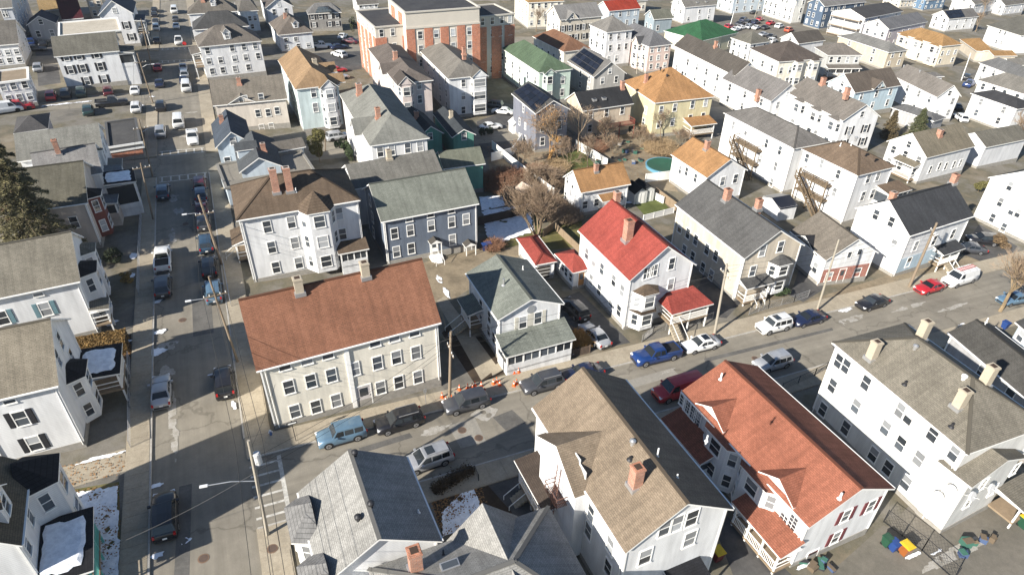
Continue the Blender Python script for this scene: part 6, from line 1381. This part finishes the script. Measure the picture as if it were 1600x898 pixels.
# ------------------------------------------------------------------ sheds, pool, play set, yard things
def shed(px, w_, d_, h_, label, wm, rm_, rz=0.):
    p = onground(px); t = thing('garden_shed', label, 'shed', p, rz); b = MB()
    b.poly([(-w_/2, -d_/2, -.2), (w_/2, -d_/2, -.2), (w_/2, -d_/2, h_), (0, -d_/2, h_+.7), (-w_/2, -d_/2, h_)]); b.poly([(w_/2, d_/2, -.2), (-w_/2, d_/2, -.2), (-w_/2, d_/2, h_), (0, d_/2, h_+.7), (w_/2, d_/2, h_)])
    for s_ in (-1, 1): b.poly([(s_*w_/2, s_*-d_/2, -.2), (s_*w_/2, s_*d_/2, -.2), (s_*w_/2, s_*d_/2, h_), (s_*w_/2, s_*-d_/2, h_)])
    b.build('wall', wm, t); b = MB()
    for s_ in (-1, 1):
        T = [(s_*(w_/2+.15), -d_/2-.15, h_-.08), (s_*(w_/2+.15), d_/2+.15, h_-.08), (0, d_/2+.15, h_+.76), (0, -d_/2-.15, h_+.76)]
        T = T if s_ > 0 else T[::-1]; b.poly(T); b.poly([(x, y, z-.08) for x, y, z in T[::-1]])
    b.build('roof', rm_, t); b = MB(); b.box(-.7, .7, -d_/2-.04, -d_/2+.02, 0, 1.8); b.box(-.02, .02, -d_/2-.06, -d_/2, 0, 1.8, 1); b.build('door', [TRIM, DARKM], t)
shed((992, 312), 2.4, 3, 2.1, 'pale grey plastic shed with black roof beside the cottage', plain('pale_plastic', (.55, .55, .53)), shingle(BLK)); shed((1003, 309), 2.4, 3, 2.1, 'second pale shed with black roof against its twin', plain('pale_plastic', (.55, .55, .53)), shingle(BLK))
shed((823, 313), 2.6, 2.6, 2., 'small weathered shed among the brush by the snowy yard', plain('old_boards', (.33, .27, .2), .9, var=.3), plain('rusty_tin', (.4, .33, .27), .8, var=.3), .2)
shed((1213, 334), 4.4, 3.2, 2.4, 'white shed with dark solar roof below the outside stairs', siding(WH), glassmat('solar_cell', (.006, .007, .012), .35), 1.5)
shed((806, 206), 2.2, 2.2, 2., 'white garden shelter by the vinyl fence', siding(WH), TRIM)
p = onground((1037, 263)); t = thing('swimming_pool', 'round above ground pool with green winter cover and blue rim', 'pool', p)
b = MB(); n = 28; rr = 3.3
for i in range(n):
    a0, a1 = 2*math.pi*i/n, 2*math.pi*(i+1)/n; b.poly([(rr*math.cos(a0), rr*math.sin(a0), -.4), (rr*math.cos(a1), rr*math.sin(a1), -.4), (rr*math.cos(a1), rr*math.sin(a1), .7), (rr*math.cos(a0), rr*math.sin(a0), .7)])
b.build('pool_wall', plain('pool_blue', (.1, .25, .34)), t); b = MB()
for i in range(n):
    a0, a1 = 2*math.pi*i/n, 2*math.pi*(i+1)/n; c = lambda a, r, z: (r*math.cos(a), r*math.sin(a), z); b.poly([c(a0, rr-.15, .72), c(a0, rr+.12, .72), c(a1, rr+.12, .72), c(a1, rr-.15, .72)])
b.build('rim', plain('pool_rim', (.1, .25, .33)), t); b = MB()
for i in range(n):
    a0, a1 = 2*math.pi*i/n, 2*math.pi*(i+1)/n; b.poly([c(a0, rr-.14, .7), c(a1, rr-.14, .7), c(a1, 1.4, .55), c(a0, 1.4, .55)]); b.poly([c(a0, 1.4, .55), c(a1, 1.4, .55), (0, 0, .53)])
b.build('cover', plain('pool_cover', (.025, .085, .05), .5, var=.3, scale=.8), t)
p = onground((868, 242)); t = thing('play_set', 'wooden orange play set with slide and swings in the yard', 'play set', p, .5); OW = plain('orange_timber', (.3, .16, .07), .8, var=.2)
for x, y in ((-.8, -.8), (.8, -.8), (.8, .8), (-.8, .8)): b = MB(); b.box(x-.07, x+.07, y-.07, y+.07, -.2, 3.2); b.build('post', OW, t)
b = MB(); b.box(-.9, .9, -.9, .9, 1.5, 1.6); b.build('deck', OW, t); b = MB()
for s_ in (-1, 1): b.poly([(s_*1.05, -1, 3.0), (s_*1.05, 1, 3.0), (0, 1, 3.8), (0, -1, 3.8)][::s_]); b.poly([(s_*1.05, -1, 2.96), (s_*1.05, 1, 2.96), (0, 1, 3.76), (0, -1, 3.76)][::-s_])
b.build('canopy', plain('orange_canvas', (.36, .18, .04)), t); b = MB(); b.bar((-.9, -.1, 1.6), (-3.0, -.5, .15), .6, .06); b.build('slide', plain('slide_yellow', (.33, .18, .06)), t)
b = MB(); b.bar((.8, 0, 2.6), (3.8, 0, 2.6), .12, .12); b.bar((3.8, 0, 2.6), (3.9, 1.0, -.2), .1, .1); b.bar((3.8, 0, 2.6), (3.9, -1.0, -.2), .1, .1); b.build('swing_beam', OW, t)
for x in (1.7, 2.8): b = MB(); b.bar((x-.2, 0, 2.6), (x-.2, 0, .5), .02, .02); b.bar((x+.2, 0, 2.6), (x+.2, 0, .5), .02, .02); b.box(x-.25, x+.25, -.1, .1, .47, .52); b.build('swing', DARKM, t)
# loose things lying about the cluttered yards
JC = [('terracotta', (.28, .12, .07)), ('tarp_blue', (.05, .08, .16)), ('toy_red', (.3, .05, .04)), ('old_timber', (.2, .15, .09)), ('rotten_timber', (.12, .09, .06)), ('dark_junk', (.03, .03, .035)), ('black_junk', (.015, .015, .015)), ('pale_junk', (.35, .33, .3)), ('toy_green', (.04, .12, .09))]
def junk(px, label, r_):
    p = onground(px); nm, c = r_.choice(JC); m = plain(nm, c, .8); t = thing('yard_clutter', label, 'clutter', p, r_.uniform(0, 3), 'loose things in the yards')
    w_, d_, h_ = r_.uniform(.3, .9), r_.uniform(.3, .7), r_.uniform(.25, .8); b = MB(); b.box(-w_/2, w_/2, -d_/2, d_/2, -.1, h_); b.build('crate', m, t)
    b = MB(); b.bar((-w_*.6, 0, h_+.03), (w_*.6, d_*.3, h_+.05), d_*.8, .05); b.build('lid', plain(r_.choice(JC)[0], c, .8), t)
jr = random.Random(3)
for i in range(26): junk((jr.uniform(925, 1005), jr.uniform(205, 258)), 'small box of clutter in the yard between tan house and pool', jr)
for i in range(5): junk((jr.uniform(1500, 1560), jr.uniform(845, 870)), 'small box of clutter on the tenement lot', jr)
for i in range(5): junk((jr.uniform(1250, 1300), jr.uniform(872, 892)), 'small box of clutter below the terracotta roofed house', jr)
for i in range(6): junk((jr.uniform(1490, 1530), jr.uniform(235, 262)), 'small box of clutter behind the tan roofed house', jr)
# ------------------------------------------------------------------ trees and shrubs
BARK = plain('winter_bark', (.2, .15, .1), .9, var=.3, scale=4); BARKO = plain('ochre_bark', (.25, .185, .11), .9, var=.3, scale=4); TWIG = plain('twigs', (.26, .19, .13), .9, var=.3, scale=2)
def bare_tree(px, h, label, spread=.5, seed=1, stems=1, twig=None, bark=None, depth=5, r0=None, leaves=None):
    p = un(px); r = random.Random(seed); t = thing('bare_tree', label, 'tree', p); b, tw, lf = MB(), MB(), MB()
    def rv(): return Vector((r.gauss(0, 1), r.gauss(0, 1), r.gauss(0, 1)))
    def grow(a, d, L, rad, k):
        segs = 3 if k < 2 else 2; q = a
        for i in range(segs):
            d = (d+rv()*.1+Vector((0, 0, .05))).normalized(); e = q+d*L/segs
            (b if k < depth-1 else tw).tube(q, e, rad*(1-.25*i/segs), rad*(1-.25*(i+1)/segs), 6 if k < 2 else 4 if k < depth-1 else 3, cap=False); q = e
            if k >= 1 and k < depth and i < segs-1: child(q, d, L*.7, rad*.5, k+1)
        if k < depth:
            for _ in range(r.choice((2, 3, 3))): child(q, d, L*r.uniform(.6, .8), rad*.62, k+1)
        elif leaves and r.random() < leaves[1]:
            n = rv().normalized()*.12; m = rv().normalized()*.12; lf.poly([q-n, q+m, q+n])
    def child(q, d, L, rad, k):
        o = rv(); o = (o-d*o.dot(d)).normalized(); grow(q, (d+o*spread*r.uniform(.6, 1.4)+Vector((0, 0, .08))).normalized(), L, max(rad, .014), k)
    R = r0 or h*.022
    for s_ in range(stems):
        d = Vector((0, 0, 1)) if stems == 1 else (Vector((0, 0, 1))+rv()*.28).normalized()
        grow(Vector((0, 0, -.2))+(rv()*.15 if stems > 1 else Vector()), d, h*.3, R, 0)
    b.build('trunk', bark or BARK, t); 
    if tw.f: tw.build('crown', twig or TWIG, t)
    if lf.f: lf.build('leaves', leaves[0], t)
    return t
bare_tree((1562, 486), 13, 'bare street tree with ochre trunk by the pale blue house', .55, 5, bark=BARKO, r0=.24, depth=6)
bare_tree((840, 371), 9.5, 'bare many stemmed tree beside the snowy yard', .42, 8, stems=8, depth=5, r0=.12)
ORL = plain('dead_orange_leaves', (.4, .2, .06), .9)
bare_tree((872, 246), 11, 'tall bare tree with a few orange leaves behind the play set', .6, 12, stems=3, depth=5, r0=.14, leaves=(ORL, .3))
bare_tree((903, 238), 12, 'bare tree before the tan house deck', .55, 21, depth=5, r0=.14); bare_tree((918, 262), 7.5, 'slender bare tree leaning over the swing lawn', .5, 33, depth=5, r0=.1)
bare_tree((1032, 215), 7, 'thin bare tree in front of the yellow house', .55, 44, depth=5, r0=.1); bare_tree((1022, 205), 6.5, 'bare shrubby tree by the yellow wall', .6, 45, stems=4, depth=5, r0=.07)
bare_tree((838, 50), 9, 'bare tree in front of the far cream tenement', .5, 51, depth=5, r0=.14); bare_tree((1535, 26), 9, 'bare tree before the far white tenement', .55, 52, depth=5); bare_tree((1586, 212), 7, 'bare brown tree beside the black roofed house', .5, 53, stems=3, depth=5, r0=.09); bare_tree((1524, 50), 8, 'bare tree beside the solar panel house', .5, 54, depth=5)
bare_tree((757, 100), 8, 'bare tree before the brick apartment building', .5, 55, depth=5, r0=.1); bare_tree((566, 100), 7, 'bare tree at the corner of the brick apartments', .5, 56, depth=5, r0=.1)
def brush(px, w_, h_, label, seed, n=900, mat=None, name='brush_thicket', dry=None):
    p = un(px); r = random.Random(seed); t = thing(name, label, 'shrub', p); b, s = MB(), MB()
    for i in range(n):
        a = r.uniform(0, 6.283); q = w_*.5*math.sqrt(r.random()); x, y = q*math.cos(a), q*math.sin(a); hh = h_*r.uniform(.4, 1)*(1-.5*(q/(w_*.5))**2)
        e = Vector((x+r.gauss(0, .35), y+r.gauss(0, .35), hh)); m = Vector((x, y, 0)).lerp(e, .5)+Vector((r.gauss(0, .1), r.gauss(0, .1), 0))
        s.tube((x*.7, y*.7, -.1), m, .028, .022, 3, cap=False); b.tube(m, e, .022, .012, 3, cap=False)
        for _ in range(3): f = m.lerp(e, r.random()); b.tube(f, f+Vector((r.gauss(0, .3), r.gauss(0, .3), r.uniform(.05, .4))), .015, .008, 3, cap=False)
    s.build('stem', BARK, t); b.build('twigs', mat or TWIG, t)
RTW = plain('reddish_twigs', (.24, .13, .08), .9, var=.3); TTW = plain('tan_twigs', (.36, .26, .15), .9, var=.25)
brush((790, 290), 9, 3.2, 'reddish brown thicket along the white fence', 1, 1500, RTW); brush((812, 300), 8, 2.6, 'grey brown thicket in the fence corner', 2, 1200); brush((850, 285), 8, 2.6, 'tangled brush behind the small shed', 3, 1200)
brush((1032, 236), 7, 2.6, 'tan brush between yellow house and pool', 4, 1300, TTW); brush((1010, 205), 6, 2, 'low tan brush at the yellow house', 5, 900, TTW); brush((880, 340), 6, 2.2, 'brown brush beside the cottage wall', 6, 1000); brush((770, 388), 3, 1.6, 'rusty shrub beside the slate blue house', 7, 500, RTW)
brush((904, 536), 2.2, 1.7, 'dry orange bush between porch and driveway', 8, 900, plain('dry_orange', (.45, .25, .08), .9)); brush((1285, 200), 5, 2, 'brown brush below the row of bays', 9, 500); brush((860, 325), 5, 2.4, 'grey brush along the fence end', 11, 900)
for _i, (_px, _h) in enumerate((((815, 262), 6.5), ((835, 300), 6), ((860, 300), 5.5), ((885, 262), 6.5), ((945, 225), 6), ((958, 240), 5), ((930, 215), 7), ((1000, 232), 5), ((1060, 230), 5), ((800, 330), 5))):
    bare_tree(_px, _h, ('thin bare sapling by the long vinyl fence', 'bare young tree behind the small shed', 'bare sapling between shed and cottage', 'bare tree at the edge of the swing lawn', 'bare sapling in the cluttered yard', 'small bare tree behind the cottage roof', 'bare tree below the tan house deck', 'bare sapling beside the pool', 'bare sapling below the yellow porch', 'bare sapling at the snowy yard fence')[_i], .55, 70+_i, stems=3, depth=5, r0=.06)
brush((925, 232), 6, 1.8, 'low brown brush below the red deck', 31, 800, RTW); brush((835, 275), 6, 2.0, 'russet brush on the yard slope', 32, 900, RTW); brush((868, 262), 5, 1.4, 'tan tufts beside the swing lawn', 33, 700, TTW)
def leaf_mass(b, r, n, f, size, flat=.5, slim=.45):
    for _ in range(n):
        c = Vector(f()); u = Vector((r.gauss(0, 1), r.gauss(0, 1), r.gauss(0, flat))).normalized(); v = u.cross(Vector((r.gauss(0, 1), r.gauss(0, 1), r.gauss(0, 1)))).normalized()
        s = size*r.uniform(.6, 1.4); b.poly([c-u*s, c+v*s*slim, c+u*s, c-v*s*slim])
def leafmat(name, c):
    if name in MATS: return MATS[name]
    m = bpy.data.materials.new(name); n, p, l = nodes(m); l.new(ramp(n, noise(n, coords(n), 1.6, 4), [(.3, sc3(c, .55)), (.55, c), (.75, sc3(c, 1.6))]), p.inputs['Base Color']); p.inputs['Roughness'].default_value = .8; MATS[name] = m; return m
def spruce(px, h, rad, label, seed, col, droop=.25, tiers=26, leaves=30000):
    p = un(px); r = random.Random(seed); t = thing('evergreen_tree', label, 'tree', p); b = MB(); b.tube((0, 0, -.3), (0, 0, h*.97), h*.022, .03, 8); b.build('trunk', BARK, t)
    c, br = MB(), MB(); per = max(6, leaves//(tiers*9))
    for k in range(tiers):
        z = h*(.08+.9*k/tiers); R = rad*(1-(z/h))**.85*r.uniform(.85, 1.1)+.15; m = 9 if k < tiers*.7 else 6
        for j in range(m):
            a = 6.283*j/m+r.uniform(0, .6); L = R*r.uniform(.6, 1.15); d = Vector((math.cos(a), math.sin(a), -droop+.35*k/tiers)); e = Vector((0, 0, z))+d*L
            br.tube((0, 0, z), e, .035, .01, 4, cap=False)
            sd = Vector((-math.sin(a), math.cos(a), 0))
            def f(): u = r.random()**.7; return Vector((0, 0, z))+d*L*u+sd*r.gauss(0, .22*L*(1.1-u)+.06)+Vector((0, 0, r.gauss(-.06, .1)-.25*u*u))
            leaf_mass(c, r, per, f, .2, .35, .2)
    br.build('branches', BARK, t); c.build('crown', leafmat('needles_%s' % (col[0]), col), t)
spruce(project(-25.0, 86.0, gz(-25.0)), 19, 5.8, 'tall dark spruce between the beige and white houses', 3, (.13, .115, .052), leaves=60000, tiers=19, droop=.45)
spruce((1386, 216), 6.5, 2.4, 'brownish evergreen beside the broad white house', 4, (.1, .075, .035), leaves=9000, tiers=16); spruce((1428, 218), 7.2, 3.0, 'bushy evergreen behind the tan roofed white house', 5, (.07, .08, .032), leaves=11000, tiers=16)
def shrub(px, h, rad, label, seed, col, n=5000, name='evergreen_shrub', size=.12, group=None):
    p = un(px); r = random.Random(seed); t = thing(name, label, 'shrub', p, 0, group); b = MB(); b.tube((0, 0, -.2), (0, 0, h*.7), .06, .03, 6); b.build('stem', BARK, t)
    c = MB(); lob = [(r.gauss(0, rad*.35), r.gauss(0, rad*.35), r.uniform(.25, .85)*h, r.uniform(.5, .9)) for _ in range(9)]
    def f():
        x, y, z, s = r.choice(lob); v = Vector((r.gauss(0, 1), r.gauss(0, 1), r.gauss(0, 1))).normalized(); k = s*r.uniform(.75, 1.05)
        return (x+v.x*rad*k*.6, y+v.y*rad*k*.6, max(.05, z+v.z*h*.24*k))
    leaf_mass(c, r, n, f, size); c.build('crown', leafmat('leaf_%.3f' % col[1], col), t)
shrub((500, 254), 6, 1.9, 'tall brown green arborvitae beside the pale blue wing', 1, (.12, .11, .035), 9000); shrub((541, 246), 4, 1.1, 'small dark green arborvitae by the grey roof', 2, (.05, .075, .03), 3500); shrub((549, 252), 3, .9, 'low arborvitae against the white wall', 3, (.05, .075, .031), 2500); shrub((552, 55), 5, 1.2, 'dark arborvitae by the brick apartments', 4, (.06, .07, .03), 3000)
for i, x in enumerate((752, 757, 762, 767)): shrub((x, 213-i*.6), 1.8, .45, 'small clipped dark shrub in the row by the vinyl fence', 10+i, (.03, .045, .02), 700, group='clipped shrubs in a row')
shrub((1215, 462), 1.3, 1.3, 'dark green bush before the beige house bay', 20, (.03, .05, .015), 3000); shrub((178, 410), 1.8, 1.3, 'dark bush by the porch steps of the teal shuttered house', 21, (.02, .03, .012), 2500); shrub((158, 497), 1.5, 1.2, 'dark bush beside the street porch', 22, (.02, .03, .013), 2000)
shrub((1528, 300), 2.4, 1.4, 'brown round bush at the picture edge house', 23, (.16, .11, .05), 2500); shrub((1560, 385), 2, 1.5, 'brown bush beside the black SUV', 24, (.15, .1, .051), 2500); shrub((200, 440), 1.2, .8, 'tan bush by the sidewalk fence', 25, (.3, .2, .06), 1200)
# clipped hedge
P0, P1 = un((118, 556)), un((202, 540)); t = thing('hedge', 'clipped brown hedge between the two white houses', 'hedge', (P0+P1)/2); r = random.Random(9); c = MB(); dv = (P1-P0)/2; nv = Vector((-dv.y, dv.x, 0)).normalized()
def f():
    u, v, z = r.uniform(-1, 1), r.uniform(-1, 1), r.uniform(.05, 1.45)
    k = r.randrange(3)
    if k == 0: z = 1.45+r.gauss(0, .05)
    elif k == 1: v = r.choice((-1, 1))+r.gauss(0, .06)
    return dv*u+nv*v*1.25+Vector((0, 0, z))
leaf_mass(c, r, 16000, f, .1); c.build('foliage', leafmat('hedge_brown', (.2, .12, .035)), t); b = MB()
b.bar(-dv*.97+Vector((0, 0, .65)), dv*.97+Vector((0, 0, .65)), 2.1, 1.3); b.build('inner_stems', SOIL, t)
P = [un(q) for q in ((676, 770), (738, 735))]; t = thing('hedge', 'low dark hedge along the near sidewalk by the silver crossover', 'hedge', (P[0]+P[1])/2); c = MB(); dv = (P[1]-P[0])/2; nv = Vector((-dv.y, dv.x, 0)).normalized()
def f(): return dv*r.uniform(-1, 1)+nv*r.gauss(0, .3)+Vector((0, 0, abs(r.gauss(0, .4))))
leaf_mass(c, r, 5000, f, .09); c.build('foliage', leafmat('hedge_dark', (.07, .045, .02)), t)

# ------------------------------------------------------------------ snow and leaf litter
snow([(112, 770), (186, 758), (190, 905), (128, 905)], seed=2, holes=.42); snow([(690, 800), (722, 768), (742, 762), (755, 800), (728, 830), (690, 840)], seed=3, holes=.34)
snow([(752, 330), (828, 318), (836, 362), (762, 388)], seed=4, holes=.42); snow([(748, 308), (785, 306), (790, 322), (752, 330)], seed=5, holes=.3)
SALT = groundmat('dried_salt', [(.3, (.27, .25, .21)), (.7, (.42, .4, .37))], 1.5, 12)
def blob(px, w_, h_): 
    c0 = un(px); n = 11
    return [project(c0.x+w_*.5*math.cos(6.283*k/n)*rnd.uniform(.6, 1.25), c0.y+h_*.5*math.sin(6.283*k/n)*rnd.uniform(.6, 1.25), c0.z) for k in range(n)]
for i, (px, w_, h_) in enumerate((((262, 590), 1.6, 5), ((268, 640), 1.0, 7), ((274, 690), .9, 6), ((262, 540), 3, 2), ((680, 672), 4, 1), ((1050, 578), 3, .6), ((1330, 500), 6, 1.2), ((760, 645), 3, 2), ((1010, 630), 2, .5), ((930, 630), 4, 1), ((345, 580), 3, .7), ((1420, 480), 8, .8), ((1490, 480), 6, .8), ((1500, 862), 8, 1.4), ((290, 213), 2, 1.5), ((300, 176), 3, 1), ((270, 310), 2, 3), ((280, 330), 1.5, 3), ((270, 370), 1, 5))):
    snow(blob(px, w_, h_), name='salt_stain', seed=i*3, holes=.55, thick=.002, mat=SALT)
for i, (px, w_, h_) in enumerate((((240, 552), 2.6, 1.6), ((247, 520), 2.4, 1.0), ((332, 585), 1.5, .4), ((366, 635), .7, 1.6), ((243, 760), 1.6, .6), ((290, 845), 1.0, .8), ((245, 868), 1.3, .7), ((930, 585), 2, .3), ((982, 563), 1.6, .5), ((1322, 484), 2.4, .8), ((686, 436), .9, 2.6), ((697, 458), .9, 2.6), ((880, 559), 4, .35), ((858, 565), 3, .35), ((735, 728), 1.0, .4), ((243, 472), 2, .9), ((238, 152), 1.4, .8), ((216, 166), 3, 1), ((90, 164), 7, 1.0), ((130, 160), 5, .7), ((182, 538), 3, 1.2), ((172, 505), 2, 1.2), ((160, 715), 5, .7), ((1465, 862), 2, .4), ((1425, 868), 2.4, .5), ((1502, 508), 1.6, .5), ((985, 316), 3, 1.0), ((1560, 470), 1.4, .5), ((208, 400), 1.2, 2), ((204, 432), 1.2, 2), ((252, 290), 1.6, 1.2), ((1255, 885), 2, .5), ((370, 290), 1, 1))):
    snow(blob(px, w_, h_), seed=i*3+1, holes=.45, thick=.09)
LITTER = plain('fallen_leaves', (.25, .13, .05), .9, var=.3)
def litter(px, n, seed, name='leaf_litter'):
    P_ = [un(q) for q in px]; r = random.Random(seed); b = MB()
    for _ in range(n):
        a, c_, u, v = r.random(), r.random(), r.random(), r.random(); q = P_[0].lerp(P_[1], a).lerp(P_[3].lerp(P_[2], a), c_); z = gz(q.x)+.05+r.random()*.04; s = r.uniform(.05, .12); th = r.uniform(0, 6.28)
        b.poly([(q.x+s*math.cos(th+k*2.1), q.y+s*math.sin(th+k*2.1), z+r.uniform(-.01, .02)) for k in range(3)])
    o = b.build(name, LITTER); o['kind'] = 'stuff'
litter([(110, 768), (186, 756), (190, 905), (120, 905)], 900, 1); litter([(120, 552), (205, 535), (205, 562), (125, 568)], 700, 2); litter([(85, 730), (195, 705), (195, 740), (95, 765)], 160, 3); litter([(668, 770), (740, 735), (775, 815), (690, 838)], 900, 4); litter([(757, 230), (905, 200), (930, 300), (770, 340)], 2500, 5); litter([(905, 210), (1050, 195), (1060, 280), (950, 290)], 1800, 6)
# ------------------------------------------------------------------ the thin winter haze
_b = MB(); _b.box(-560, 960, -90, 960, -60, 62)
m = bpy.data.materials.new('winter_haze'); m.use_nodes = True; n = m.node_tree; n.nodes.remove(n.nodes['Principled BSDF'])
v = n.nodes.new('ShaderNodeVolumePrincipled'); v.inputs['Color'].default_value = (.86, .92, 1, 1); v.inputs['Density'].default_value = .0001; v.inputs['Anisotropy'].default_value = .2
n.links.new(v.outputs[0], n.nodes['Material Output'].inputs['Volume'])
tag(_b.build('haze', m), kind='stuff')
